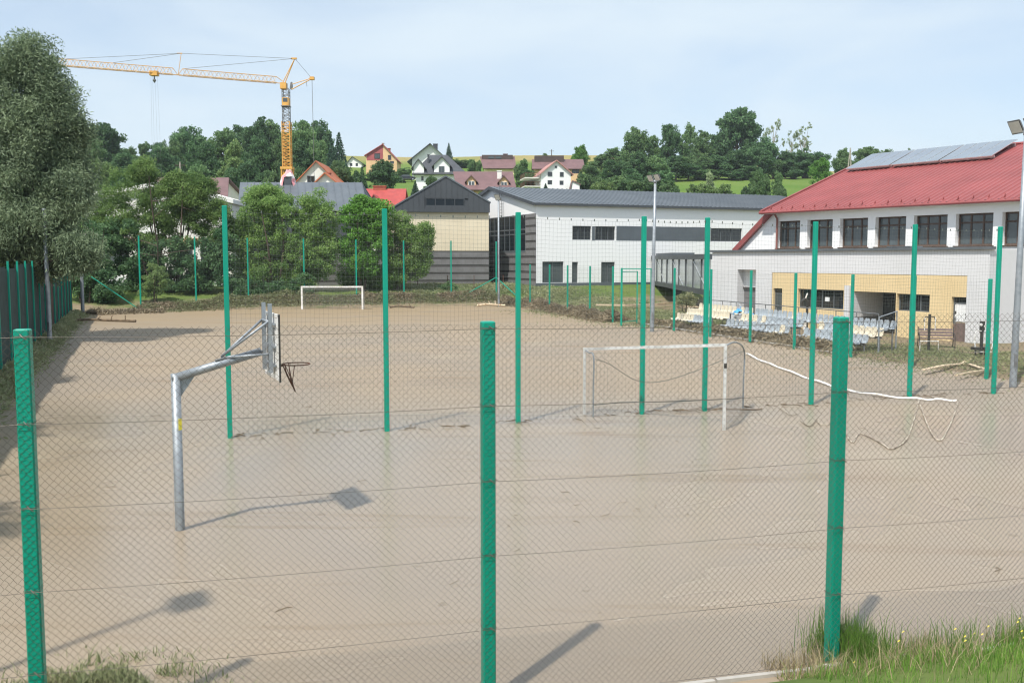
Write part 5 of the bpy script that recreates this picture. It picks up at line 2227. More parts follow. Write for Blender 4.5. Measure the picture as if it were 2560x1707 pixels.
def row_point(px, py, off):
    """Along the stand row whose offset from the fence is off, at photo column px."""
    o = RIGHT_A + sout * off
    d = ray(px, py)
    k = d.x / d.y
    t = (o.x - k * o.y) / (k * sdir.y - sdir.x)
    return o + sdir * t


ROWS = [
    (1.35, 0.42, 815, [(1684, 1772, 'cccccggggg'), (1808, 1966, 'gggggggggcg'), (2000, 2162, 'gggggggggg')]),
    (2.10, 0.72, 805, [(1710, 1816, 'cccccccccccc'), (1844, 2000, 'cccgcggggggg'), (2038, 2200, 'cgggggccccc')]),
    (2.85, 1.02, 795, [(1740, 1874, 'cccccccccgcgc'), (1880, 2232, 'ggggggggcggggggggggcggggggggc')]),
]
for off, hz, py, segs in ROWS:
    for xa, xb, colours in segs:
        a, b = row_point(xa, py, off), row_point(xb, py, off)
        L = (b - a).length
        n = max(2, round(L / 0.47))
        for i in range(n):
            p = a.lerp(b, (i + 0.5) / n)
            c = colours[min(len(colours) - 1, int(i * len(colours) / n))]
            o = bpy.data.objects.new('seat', SEAT[c])
            COL.objects.link(o)
            o.parent = stand
            o.location = (p.x - stand.location.x, p.y - stand.location.y, 0.12 + hz - stand.location.z)
            o.rotation_euler = (R(random.uniform(-3, 3)), 0, face + R(random.uniform(-3, 3)))
        m = MB()
        for dd in (-0.1, 0.12):
            q0, q1 = a + sout * dd, b + sout * dd
            m.beam((q0.x, q0.y, 0.12 + hz - 0.085), (q1.x, q1.y, 0.12 + hz - 0.085), 0.05, 0.05)
        m.build('seat_beam', 'galvdark', stand)
        nl_ = max(2, round(L / 2.0))
        for i in range(nl_ + 1):
            p = a.lerp(b, i / nl_)
            m = MB()
            m.beam((p.x, p.y, -0.1), (p.x, p.y, 0.12 + hz - 0.115), 0.05, 0.05)
            m.build('leg', 'galvdark', stand)
# kerb the stand stands on
ka, kb = RIGHT_A + sout * 0.55 + sdir * 2.0, RIGHT_A + sout * 0.55 - sdir * 30
m = MB()
m.beam((*(RIGHT_A + sout * 0.3 - sdir * 31), 0.03), (*(RIGHT_A + sout * 0.3 - sdir * 8.5), 0.03), 0.12, 0.12)
kerb = m.build('court_kerb', 'concrete')
tag(kerb, 'low concrete kerb along the mud before the seats', 'kerb', kind='structure')
# rail behind the seats
ra, rb2 = row_point(1774, 780, 3.6), row_point(2196, 810, 3.6)
rail = thing('guard_rail', 'thin grey guard rail behind the top row of seats', 'railing', (ra.x, ra.y, 0.15))
m = MB()
m.tube([(ra.x, ra.y, 1.72), (rb2.x, rb2.y, 1.72)], 0.028, 6)
m.build('top_rail', 'galvdark', rail)
for i in range(11):
    p = ra.lerp(rb2, i / 10)
    m = MB()
    m.tube([(p.x, p.y, 0.0), (p.x, p.y, 1.70)], 0.024, 6)
    m.build('rail_post', 'galvdark', rail)
# steel frame at the near end
e0_, e1_ = row_point(2196, 860, 1.6), row_point(2240, 850, 3.2)
ef = thing('stand_end_rail', 'galvanised tube frame closing the near end of the seats', 'railing', (e0_.x, e0_.y, 0.1))
m = MB()
m.tube([(e0_.x, e0_.y, 0.0), (e0_.x, e0_.y, 1.75), (e1_.x, e1_.y, 1.95), (e1_.x, e1_.y, 0.0)], 0.035, 8)
m.build('frame_tube', 'galv', ef)
m = MB()
m.tube([(e0_.x, e0_.y, 1.1), (e1_.x, e1_.y, 1.3)], 0.028, 8)
m.build('cross_tube', 'galv', ef)

# crumpled blue sheet on the back row
bp_ = row_point(1856, 785, 3.25)
m = MB()
rn = random.Random(2)
nn_ = 9
for i in range(nn_):
    for j in range(6):
        m.v.append((bp_.x + (i / (nn_ - 1) - 0.5) * 1.25 + 0.1 * rn.random(), bp_.y + (j / 5 - 0.5) * 0.7, 0.95 + 0.28 * math.exp(-((i - 3) ** 2 + (j - 2.5) ** 2 * 2) / 7) + 0.30 * rn.random()))
m.f = [(j + i * 6, j + 1 + i * 6, j + 1 + (i + 1) * 6, j + (i + 1) * 6) for i in range(nn_ - 1) for j in range(5)]
bs = m.build('blue_sheet', 'blueplastic')
tag(bs, 'crumpled blue plastic sheet lying on the top row of seats', 'sheet')

# ------------------------------------------------------------------ bench, outdoor gym machines, boards in the mud
bb_ = on_level(2340, 868, 0.15)
bench = thing('park_bench', 'brown wooden park bench with black iron legs before the ochre wall', 'bench', bb_, R(-62) + math.pi * 0, world=False)
bench.rotation_euler = (0, 0, math.atan2(AU.y, AU.x) * 0.25)
for i in range(3):
    m = MB()
    m.box(-0.75, 0.75, -0.28 + i * 0.16, -0.15 + i * 0.16, 0.42, 0.455)
    m.build('seat_slat', 'benchwood', bench)
for i in range(3):
    m = MB()
    m.prism([(-0.75, 0.20 + i * 0.045, 0.52 + i * 0.13), (-0.75, 0.23 + i * 0.045, 0.51 + i * 0.13), (-0.75, 0.265 + i * 0.045, 0.61 + i * 0.13), (-0.75, 0.235 + i * 0.045, 0.62 + i * 0.13)], (1.5, 0, 0))
    m.build('back_slat', 'benchwood', bench)
for x in (-0.78, 0.78):
    m = MB()
    m.tube(catmull([(x, -0.30, 0.0), (x, -0.28, 0.35), (x, -0.20, 0.62), (x, 0.05, 0.66), (x, 0.20, 0.60), (x, 0.26, 0.2), (x, 0.32, 0.0)], 4), 0.022, 6)
    m.tube([(x, 0.2, 0.42), (x, 0.34, 0.95)], 0.02, 6)
    m.build('leg', 'black', bench)
q = on_level(2321, 879, 0.12)
mach = thing('exercise_machine', 'outdoor pull-down exercise machine, black post with white seat frame, by the bench', 'exercise machine', q, world=False)
m = MB()
m.beam((0, 0, -0.1), (0, 0, 1.72), 0.09, 0.09)
m.build('column', 'black', mach)
m = MB()
m.tube([(-0.42, -0.05, 0.0), (-0.42, -0.05, 0.48), (0.42, -0.05, 0.48), (0.42, -0.05, 0.0), (-0.42, -0.05, 0.0)], 0.025, 6)
m.build('seat_frame', 'whitepaint', mach)
m = MB()
m.tube([(-0.28, -0.02, 1.40), (-0.2, -0.02, 1.60), (0.2, -0.02, 1.60), (0.28, -0.02, 1.40)], 0.025, 6)
m.build('handle_bar', 'black', mach)
m = MB()
m.tube([(-0.24, -0.06, 1.56), (-0.24, -0.06, 1.0)], 0.018, 6)
m.tube([(0.24, -0.06, 1.56), (0.24, -0.06, 1.0)], 0.018, 6)
m.build('grip', 'whitepaint', mach)
q = on_level(2452, 898, 0.10)
mach2 = thing('exercise_machine', 'outdoor stepping machine with white curved handles beside the right-hand posts', 'exercise machine', q, world=False)
m = MB()
m.beam((0, 0, -0.1), (0, 0, 1.15), 0.10, 0.10)
m.beam((0, 0, 1.155), (0.0, 0, 1.62), 0.20, 0.07)
m.build('column', 'black', mach2)
for x in (-0.32, 0.42):
    m = MB()
    m.tube(catmull([(x * 0.15, -0.05, 1.2), (x * 0.8, -0.05, 1.22), (x, -0.08, 1.05), (x, -0.1, 0.62), (x * 0.9, -0.1, 0.45)], 4), 0.025, 6)
    m.build('handle_arm', 'whitepaint', mach2)
m = MB()
m.tube([(-0.3, -0.05, 0.32), (0.4, -0.05, 0.32)], 0.025, 6)
m.build('axle', 'whitepaint', mach2)
for x in (-0.24, 0.16):
    m = MB()
    m.box(x - 0.12, x + 0.12, -0.2, 0.2, 0.40, 0.52)
    m.tube([(x, 0, 0.1), (x, 0, 0.4)], 0.03, 6)
    m.build('pedal', 'black', mach2)
m = MB()
m.tube([(-0.09, -0.06, 1.48), (-0.09, -0.10, 1.48)], 0.06, 10)
m.tube([(0.09, -0.06, 1.40), (0.09, -0.10, 1.40)], 0.05, 10)
m.build('dial', 'whitepaint', mach2)
for lab, pix in (('long pale plank lying bent in the mud before the stepping machine', ((2310, 924), (2360, 913), (2405, 909), (2428, 897))),
                 ('short pale plank lying in the mud beside the rightmost net post', ((2390, 938), (2420, 931), (2462, 925))),
                 ('thin pale lath in the mud behind the long bent plank', ((2424, 910), (2450, 919), (2466, 922)))):
    pts = [on_level(px, py, 0.20) for px, py in pix]
    m = MB()
    for a, b in zip(pts, pts[1:]):
        m.beam(a, b, 0.16 if 'long' in lab else 0.09, 0.04)
    o = m.build('plank', 'timber')
    tag(o, lab, 'plank')
for lab, pix, zz_ in (('pale broken timber on the grass left of the seats, beyond the gate', ((1490, 762), (1560, 763), (1640, 760), (1682, 757)), 0.5),
                      ('bent white board on the grass below the glazed walkway', ((1688, 757), (1716, 765), (1752, 768)), 0.5)):
    pts = [on_level(px, py, zz_) for px, py in pix]
    m = MB()
    for a, b in zip(pts, pts[1:]):
        m.beam(a + Z * 0.0, b, 0.2, 0.12)
    o = m.build('plank', 'timber')
    tag(o, lab, 'plank')
# hand-pump style stand pipe behind the seats
q = fx.O + fx.u * fx.hit(2050, 780)[0] - fx.d * 1.2
pump = thing('stand_pipe', 'black curved stand pipe with white base before the ochre wall', 'stand pipe', (q.x, q.y, 0.15), world=False)
m = MB()
m.beam((0, 0, -0.1), (0, 0, 1.0), 0.16, 0.16)
m.build('base', 'whitepaint', pump)
m = MB()
m.tube(catmull([(0.12, 0, 0), (0.12, 0, 1.5), (0.10, 0, 1.75), (-0.05, 0, 1.85), (-0.2, 0, 1.7), (-0.2, 0, 1.45)], 4), 0.08, 8)
m.build('spout', 'black', pump)
m = MB()
m.beam((0, 0, 1.88), (0.12, 0, 2.2), 0.06, 0.06)
m.build('lever', 'tape', pump)
# utility poles on the hill
for lab, px, pb, pt, Y in (('pale wooden utility pole before the woods on the left', 450, 470, 405, 145), ('thin utility pole on the skyline above the brown ridge box', 1379, 402, 374, 300)):
    b = at_depth(px, pb, Y)
    t = at_depth(px, pt, Y)
    pl = thing('utility_pole', lab, 'utility pole', (b.x, Y, terrain(b.x, Y)))
    m = MB()
    m.tube([(b.x, Y, terrain(b.x, Y) - 0.3), (t.x, Y, t.z)], [0.17, 0.11], 8)
    m.build('pole', 'palebark' if 'pale' in lab else 'bark', pl)
    m = MB()
    m.beam((t.x - 0.7, Y, t.z - 0.5), (t.x + 0.7, Y, t.z - 0.5), 0.1)
    m.build('cross_arm', 'bark', pl)
Y = 215
pl = thing('utility_pole', 'A-shaped wooden utility pole behind the red gym roof', 'utility pole', (*at_depth(2122, 430, Y).xy, terrain(at_depth(2122, 430, Y).x, Y)))
t = at_depth(2126, 370, Y)
for px in (2114, 2131):
    b = at_depth(px, 430, Y)
    m = MB()
    m.tube([(b.x, Y, terrain(b.x, Y) - 0.3), tuple(t)], [0.2, 0.12], 8)
    m.build('pole', 'palebark', pl)

# ------------------------------------------------------------------ vegetation
def leaf_cloud(clumps, n, length, width, seed, droop=0.0, out_bias=0.5, centre=(0, 0, 0.5), flat=0.0):
    """n leaf blades gathered round the clump centres (x, y, z, radius, tone). Returns verts, quads, tint."""
    g = np.random.default_rng(seed)
    c = np.array(clumps)
    w = c[:, 3] ** 1.7
    idx = g.choice(len(c), n, p=w / w.sum())
    off = g.standard_normal((n, 3))
    off /= np.linalg.norm(off, axis=1)[:, None]
    off *= (g.random(n) ** 0.5)[:, None]
    off[:, 2] *= 0.75
    pos = c[idx, :3] + off * c[idx, 3][:, None]
    outv = pos - np.array(centre)
    outv /= np.linalg.norm(outv, axis=1)[:, None] + 1e-6
    outv = 0.5 * outv + 0.5 * off
    axis = g.standard_normal((n, 3)) * (1 - out_bias) + outv * out_bias
    axis[:, 2] -= droop
    axis /= np.linalg.norm(axis, axis=1)[:, None]
    rnd = g.standard_normal((n, 3)) + np.array([0, 0, flat])
    side_ = np.cross(axis, rnd)
    side_ /= np.linalg.norm(side_, axis=1)[:, None] + 1e-6
    L = length * (0.6 + 0.8 * g.random(n))[:, None]
    Wd = width * (0.6 + 0.8 * g.random(n))[:, None]
    p0 = pos - axis * L * 0.5
    p2 = pos + axis * L * 0.5
    p1 = pos + side_ * Wd * 0.5
    p3 = pos - side_ * Wd * 0.5
    v = np.stack([p0, p1, p2, p3], 1).reshape(-1, 3)
    f = np.arange(4 * n).reshape(-1, 4)
    tint = np.clip(c[idx, 4] + 0.22 * g.standard_normal(n), 0, 1)
    return v, f, np.repeat(tint, 4)


def crown_clumps(lobes, per, seed, rmin, rmax, shell=0.55):
    """Clump centres spread over and inside a set of ellipsoid lobes (x, y, z, rx, ry, rz)."""
    rn = random.Random(seed)
    out = []
    for (x, y, z, rx, ry, rz) in lobes:
        for _ in range(per):
            d = Vector((rn.gauss(0, 1), rn.gauss(0, 1), rn.gauss(0, 1))).normalized()
            r = shell + (1 - shell) * rn.random() ** 0.6
            if rn.random() < 0.15:
                r *= 0.6
            out.append((x + d.x * rx * r, y + d.y * ry * r, z + d.z * rz * r, rmin + (rmax - rmin) * rn.random(), 0.12 + 0.76 * rn.random()))
    return out


def branches(m, base, h, lobes, r0, seed, n_stem=1, spread=0.0):
    rn = random.Random(seed)
    base = Vector(base)
    stems = []
    for s in range(n_stem):
        a = 2 * math.pi * s / max(n_stem, 1) + rn.random()
        foot = base + Vector((math.cos(a), math.sin(a), 0)) * spread * 0.25
        topp = base + Vector((math.cos(a) * spread, math.sin(a) * spread, h * (0.75 + 0.15 * rn.random())))
        midp = foot.lerp(topp, 0.5) + Vector((rn.uniform(-1, 1), rn.uniform(-1, 1), 0)) * h * 0.03
        path = catmull([foot - Z * 0.03 * h, midp, topp], 4)
        k = len(path)
        m.tube(path, [r0 * (1 - 0.8 * i / (k - 1)) for i in range(k)], 7)
        stems.append(path)
    for i, l in enumerate(lobes):
        p = stems[i % len(stems)]
        tgt = Vector(l[:3])
        j = max(1, min(len(p) - 2, int(len(p) * (0.25 + 0.5 * rn.random()))))
        m.tube(catmull([p[j], p[j].lerp(tgt, 0.5) + Z * h * 0.02, tgt], 3), [r0 * 0.42, r0 * 0.36, r0 * 0.3, r0 * 0.24, r0 * 0.18, r0 * 0.12, r0 * 0.06], 5)


def unit_tree(kind, seed):
    """Tree shapes one unit tall and about one wide, shared by all trees of the kind. Returns trunk mesh, crown mesh."""
    rn = random.Random(seed)
    lobes = []
    m = MB()
    if kind == 'oak':
        for i in range(11):
            a = rn.random() * 6.28
            r = 0.10 + 0.20 * rn.random()
            z = 0.42 + 0.40 * rn.random()
            r *= 1.0 if z < 0.7 else 0.6
            s = 0.14 + 0.07 * rn.random()
            lobes.append((r * math.cos(a), r * math.sin(a), z, s, s, s * 0.8))
        lobes.append((0, 0, 0.82, 0.22, 0.22, 0.16))
        lobes.append((0, 0, 0.5, 0.38, 0.38, 0.26))
        lobes.append((0, 0, 0.26, 0.36, 0.36, 0.2))
        cl = crown_clumps(lobes, 26, seed, 0.05, 0.095)
        v, f, t = leaf_cloud(cl, 15000, 0.040, 0.030, seed)
        branches(m, (0, 0, 0), 1.0, lobes, 0.028, seed)
    elif kind == 'ovoid':
        for i in range(12):
            z = 0.22 + 0.68 * i / 11
            a = rn.random() * 6.28
            env = 0.30 * math.sin(math.pi * min(1, (z - 0.05) / 0.98)) ** 0.7
            r = env * (0.35 + 0.4 * rn.random())
            s = 0.12 + 0.06 * rn.random()
            lobes.append((r * math.cos(a), r * math.sin(a), z, s, s, s * 1.05))
        lobes.append((0, 0, 0.5, 0.28, 0.28, 0.32))
        lobes.append((0, 0, 0.22, 0.32, 0.32, 0.2))
        cl = crown_clumps(lobes, 24, seed, 0.045, 0.085)
        v, f, t = leaf_cloud(cl, 14000, 0.038, 0.026, seed)
        branches(m, (0, 0, 0), 1.0, lobes, 0.024, seed)
    elif kind == 'birch':
        for i in range(13):
            z = 0.25 + 0.66 * i / 12
            a = rn.random() * 6.28
            env = 0.26 * (1.15 - z)
            r = env * (0.3 + 0.7 * rn.random())
            lobes.append((r * math.cos(a), r * math.sin(a), z, 0.085, 0.085, 0.13))
        cl = crown_clumps(lobes, 18, seed, 0.035, 0.075, 0.4)
        v, f, t = leaf_cloud(cl, 11000, 0.036, 0.02, seed, droop=0.6)
        branches(m, (0, 0, 0), 1.0, lobes, 0.017, seed)
    elif kind == 'sparse':
        for i in range(11):
            z = 0.4 + 0.55 * i / 10
            a = rn.random() * 6.28
            r = 0.30 * math.sin(math.pi * (z - 0.25) / 0.95) * (0.5 + 0.6 * rn.random())
            lobes.append((r * math.cos(a), r * math.sin(a), z, 0.09, 0.09, 0.07))
        cl = crown_clumps(lobes, 9, seed, 0.02, 0.045, 0.4)
        v, f, t = leaf_cloud(cl, 1900, 0.030, 0.017, seed)
        branches(m, (0, 0, 0), 1.0, lobes, 0.024, seed)
    elif kind == 'spruce':
        cl = []
        for i in range(26):
            z = 0.06 + 0.92 * i / 25
            rad = 0.32 * (1.0 - z) ** 0.9 + 0.012
            nb = max(4, int(15 * (1 - z)) + 3)
            for b in range(nb):
                a = 6.28 * b / nb + rn.random() * 0.5 + i
                for q in (0.45, 0.75, 1.0):
                    rr = rad * q * (0.85 + 0.3 * rn.random())
                    cl.append((rr * math.cos(a), rr * math.sin(a), z - rr * 0.28, 0.018 + 0.028 * (1 - z), 0.15 + 0.6 * rn.random()))
        v, f, t = leaf_cloud(cl, 13000, 0.042, 0.017, seed, droop=0.35, out_bias=0.65)
        m.tube([(0, 0, -0.03), (0, 0, 0.96)], [0.02, 0.003], 6)
    elif kind == 'bush':
        for i in range(10):
            a = rn.random() * 6.28
            r = 0.08 + 0.26 * rn.random()
            z = 0.2 + 0.55 * rn.random()
            s = 0.16 + 0.08 * rn.random()
            lobes.append((r * math.cos(a), r * math.sin(a), z, s, s, s))
        lobes.append((0, 0, 0.35, 0.38, 0.38, 0.32))
        cl = crown_clumps(lobes, 24, seed, 0.055, 0.10)
        v, f, t = leaf_cloud(cl, 11000, 0.050, 0.034, seed)
        branches(m, (0, 0, 0), 0.8, lobes, 0.02, seed, 4, 0.15)
    crown = numpy_mesh('crown', v, f, 'leaf_mid', None, t)
    trunk = m.build('trunk', 'bark')
    cm, tm = crown.data, trunk.data
    bpy.data.objects.remove(crown)
    bpy.data.objects.remove(trunk)
    return tm, cm


UNIT = {}
for kind, nvar in (('oak', 4), ('ovoid', 4), ('birch', 2), ('sparse', 2), ('spruce', 2), ('bush', 3)):
    UNIT[kind] = [unit_tree(kind, 100 + 17 * i + len(kind)) for i in range(nvar)]
tree_count = [0]


def place_tree(name, label, kind, px, y_top, width_px, Y, leaf, group=None, y_base=None, sink=0.0, bark='bark', cat='tree', var=None):
    """A tree fitted to its outline: crown top at photo row y_top, width in photo pixels, standing on the land at distance Y."""
    tree_count[0] += 1
    k = tree_count[0]
    top_p = at_depth(px, y_top, Y)
    gz_ = terrain(top_p.x, Y) - sink
    if y_base is not None:
        gz_ = at_depth(px, y_base, Y).z
    h = max(1.0, top_p.z - gz_)
    wid = width_px / FPX * Y
    fac = {'oak': 0.92, 'ovoid': 0.78, 'birch': 0.62, 'sparse': 0.72, 'spruce': 0.66, 'bush': 0.98}[kind]
    root = thing(name, label, cat, (top_p.x, Y, gz_), (k * 2.39) % 6.28, group, world=False)
    root.scale = (wid / fac, wid / fac, h / 0.99)
    tm, cm = UNIT[kind][(k if var is None else var) % len(UNIT[kind])]
    t = bpy.data.objects.new('trunk', tm)
    c = bpy.data.objects.new('crown', cm)
    for o, mt_ in ((t, M[bark]), (c, MATS[leaf])):
        COL.objects.link(o)
        o.parent = root
        o.material_slots[0].link = 'OBJECT'
        o.material_slots[0].material = mt_
    return root


ORD = ['first', 'second', 'third', 'fourth', 'fifth', 'sixth', 'seventh', 'eighth', 'ninth', 'tenth', 'eleventh', 'twelfth', 'thirteenth', 'fourteenth',
       'fifteenth', 'sixteenth', 'seventeenth', 'eighteenth', 'nineteenth', 'twentieth', 'twenty-first', 'twenty-second', 'twenty-third', 'twenty-fourth', 'twenty-fifth',
       'twenty-sixth', 'twenty-seventh', 'twenty-eighth', 'twenty-ninth', 'thirtieth']
TONE = {'leaf_dark': 'dark green', 'leaf_mid': 'mid-green', 'leaf_light': 'light green', 'leaf_pale': 'pale thin', 'leaf_spruce': 'blackish green', 'leaf_bright': 'bright green', 'leaf_fresh': 'fresh green', 'leaf_willow': 'grey-green'}
SHAPE = {'oak': 'round-crowned', 'ovoid': 'oval-crowned', 'birch': 'slender birch-like', 'sparse': 'see-through', 'spruce': 'pointed spruce', 'bush': 'bushy'}


def wood(rows, where, group):
    for row_name, trees in rows:
        trees = sorted(trees, key=lambda t: t[1])
        for i, (kind, px, yt, w, Y, leaf) in enumerate(trees):
            lab = f'{TONE[leaf]} {SHAPE[kind]} tree, {ORD[i]} from left, {row_name}, {where}'
            nm = {'spruce': 'spruce_tree', 'birch': 'birch_tree', 'bush': 'shrub'}.get(kind, 'broadleaf_tree')
            if kind == 'bush':
                lab = lab.replace('bushy tree', 'rounded shrub')
            place_tree(nm, lab, kind, px, yt, w, Y, leaf, group, bark='palebark' if kind in ('sparse', 'birch') else 'bark', cat='shrub' if kind == 'bush' else 'tree')


D, Mi, Li, Pa, Sp, Br = 'leaf_dark', 'leaf_mid', 'leaf_light', 'leaf_pale', 'leaf_spruce', 'leaf_bright'
wood([
    ('skyline row', [('oak', 190, 322, 120, 235, D), ('oak', 258, 309, 130, 222, D), ('ovoid', 322, 372, 80, 240, Mi), ('birch', 362, 358, 60, 245, Mi), ('ovoid', 392, 364, 80, 238, D),
                     ('oak', 472, 313, 120, 232, D), ('ovoid', 437, 348, 70, 215, Mi), ('ovoid', 548, 330, 105, 222, Mi), ('ovoid', 600, 322, 80, 245, D), ('birch', 652, 295, 75, 238, D),
                     ('ovoid', 622, 318, 85, 225, D), ('ovoid', 692, 310, 90, 240, Mi), ('oak', 735, 326, 80, 250, Mi), ('ovoid', 766, 302, 90, 225, Mi), ('oak', 800, 298, 85, 250, D), ('spruce', 847, 332, 66, 222, Sp)]),
    ('middle row', [('ovoid', 222, 352, 100, 190, Mi), ('ovoid', 300, 384, 95, 195, D), ('birch', 345, 392, 70, 190, Mi), ('ovoid', 415, 372, 95, 195, D), ('ovoid', 505, 366, 100, 190, D),
                    ('birch', 584, 356, 110, 172, Li), ('ovoid', 640, 352, 95, 190, D), ('ovoid', 690, 350, 90, 192, Mi), ('ovoid', 738, 352, 85, 190, D), ('oak', 790, 348, 95, 195, Mi), ('spruce', 828, 350, 62, 190, Sp), ('birch', 712, 352, 50, 180, D)]),
    ('front row', [('oak', 248, 396, 125, 150, Li), ('ovoid', 318, 428, 90, 142, D), ('bush', 380, 440, 120, 146, D), ('ovoid', 478, 418, 110, 165, Mi), ('bush', 545, 446, 90, 162, Mi), ('ovoid', 570, 420, 80, 155, D),
                   ('ovoid', 632, 408, 95, 168, D), ('bush', 690, 420, 90, 166, Mi), ('bush', 752, 410, 80, 174, Mi), ('spruce', 808, 396, 70, 170, Mi), ('oak', 852, 400, 90, 170, Mi), ('bush', 882, 418, 60, 185, D)]),
], 'left hill wood', 'trees of the left hill wood')
wood([
    ('skyline row', [('oak', 1452, 362, 56, 272, Br), ('oak', 1502, 385, 60, 285, Mi), ('ovoid', 1545, 372, 75, 280, Mi), ('oak', 1583, 318, 95, 262, Mi), ('ovoid', 1632, 345, 60, 268, Mi), ('ovoid', 1678, 312, 72, 262, D), ('ovoid', 1717, 315, 58, 275, Mi),
                     ('ovoid', 1752, 332, 78, 262, Mi), ('oak', 1840, 268, 132, 280, D), ('oak', 1795, 330, 80, 280, D), ('oak', 1905, 342, 110, 276, D), ('sparse', 1934, 302, 56, 285, Pa), ('sparse', 1978, 330, 36, 285, Pa),
                     ('sparse', 2012, 311, 76, 282, Pa), ('bush', 2012, 372, 110, 278, D), ('oak', 1965, 378, 80, 276, D), ('oak', 2108, 370, 58, 245, Mi), ('oak', 2165, 366, 80, 262, Mi), ('oak', 2215, 372, 70, 265, Mi), ('oak', 2272, 371, 30, 270, Mi)]),
    ('middle row', [('ovoid', 1480, 408, 60, 232, Mi), ('ovoid', 1530, 402, 75, 228, D), ('ovoid', 1588, 385, 85, 225, D), ('oak', 1640, 388, 85, 228, Mi), ('oak', 1690, 388, 90, 250, D), ('oak', 1745, 384, 90, 258, Mi), ('oak', 1790, 388, 85, 258, D),
                    ('oak', 1845, 374, 100, 260, D), ('oak', 1895, 368, 95, 262, D), ('bush', 1985, 398, 100, 268, D), ('oak', 2055, 394, 66, 232, Br), ('bush', 1935, 394, 70, 268, Mi), ('oak', 1720, 410, 80, 252, D), ('bush', 1765, 420, 80, 252, Mi), ('bush', 1830, 418, 90, 254, D), ('bush', 1880, 412, 80, 256, D)]),
    ('front row', [('bush', 1470, 432, 80, 200, Mi), ('spruce', 1452, 428, 60, 202, D), ('bush', 1540, 436, 90, 196, Mi), ('bush', 1605, 440, 90, 190, Mi), ('bush', 1668, 448, 60, 188, Mi), ('bush', 1575, 420, 90, 214, D), ('bush', 1640, 424, 85, 214, D),
                   ('birch', 1775, 432, 50, 178, Pa), ('bush', 1735, 452, 90, 176, Li), ('bush', 1800, 456, 80, 174, Li), ('bush', 1512, 444, 70, 184, Li), ('ovoid', 1893, 430, 48, 180, Mi), ('ovoid', 1917, 436, 36, 182, Mi), ('ovoid', 1944, 434, 42, 180, Mi), ('bush', 1958, 462, 36, 178, Mi), ('bush', 1870, 452, 40, 182, D)]),
], 'right hill wood', 'trees of the right hill wood')
# garden trees among the houses
place_tree('garden_tree', 'big dense garden tree below the burgundy house', 'oak', 957, 400, 84, 172, D, y_base=489)
place_tree('garden_tree', 'dark spreading tree between the crane and the burgundy house', 'spruce', 905, 418, 50, 188, D)
place_tree('thuja', 'small pointed thuja left of the dark gable roof', 'spruce', 1038, 452, 30, 150, Sp, y_base=500)
place_tree('fruit_tree', 'fruit tree before the white hipped-roof house', 'oak', 1078, 440, 48, 165, Mi, y_base=492)
place_tree('spruce_tree', 'lone dark spruce on the skyline right of the tall white house', 'spruce', 1122, 358, 30, 300, Sp)
place_tree('garden_tree', 'low bushy tree behind the lone spruce', 'bush', 1150, 398, 60, 305, Mi)
place_tree('garden_tree', 'round bush left of the yellow house gable', 'bush', 1186, 396, 40, 260, Mi)
place_tree('garden_tree', 'leafy tree between the yellow house and the white gabled house', 'ovoid', 1303, 402, 46, 225, Mi)
place_tree('garden_tree', 'darker tree left of the white gabled house balconies', 'ovoid', 1322, 428, 50, 205, D)
place_tree('garden_tree', 'small light tree on the skyline above the brown ridge box', 'bush', 1362, 382, 26, 310, Li)
place_tree('garden_shrub', 'light shrub between the dark gable and the white hall roof', 'bush', 1195, 474, 40, 128, Li, y_base=530, cat='shrub')
place_tree('garden_shrub', 'green shrub row beside the burgundy house', 'bush', 1005, 418, 50, 262, Mi, cat='shrub')
place_tree('thuja', 'tiny thuja at the foot of the white gabled house', 'spruce', 1364, 458, 16, 170, Sp, y_base=480)

# ------------------------------------------------------------------ willows and bushes round the court, built one by one
def fitted_tree(name, label, lobes_px, Y, leaf, n, length, width, seed, rmin, rmax, per, droop, depth_k=0.8, stem=(None, 0.12, 1, 0.0), cat='tree', group=None, bark='bark', dz=0.0, dY=None, ground=None):
    """lobes_px: (px, py, rx_px, ry_px, dy) ellipsoids seen in the photo, at distance Y + dy."""
    lobes = []
    for l in lobes_px:
        px, py, rx, ry = l[:4]
        yy = Y + (l[4] if len(l) > 4 else 0.0)
        c = at_depth(px, py, yy)
        k = yy / FPX
        lobes.append((c.x, c.y, c.z, rx * k, rx * k * depth_k, ry * k))
    cx = sum(l[0] for l in lobes) / len(lobes)
    sx_ = cx if stem[0] is None else at_depth(stem[0], 700, Y).x
    gz_ = terrain(sx_, Y) if ground is None else ground
    root = thing(name, label, cat, (sx_, Y, gz_), 0.0, group)
    zt = max(l[2] + l[5] for l in lobes)
    m = MB()
    branches(m, (sx_, Y, gz_), (zt - gz_), lobes, stem[1], seed, stem[2], stem[3])
    m.build('trunk', bark, root)
    cl = crown_clumps(lobes, per, seed, rmin, rmax)
    cz = sum(l[2] for l in lobes) / len(lobes)
    v, f, t = leaf_cloud(cl, n, length, width, seed, droop=droop, centre=(cx, Y, cz))
    ok = v[:, 2].reshape(-1, 4).min(1) > gz_ - 0.1
    v = v.reshape(-1, 4, 3)[ok].reshape(-1, 3)
    t = t.reshape(-1, 4)[ok].reshape(-1)
    f = np.arange(len(v)).reshape(-1, 4)
    numpy_mesh('crown', v, f, leaf, root, t)
    return root


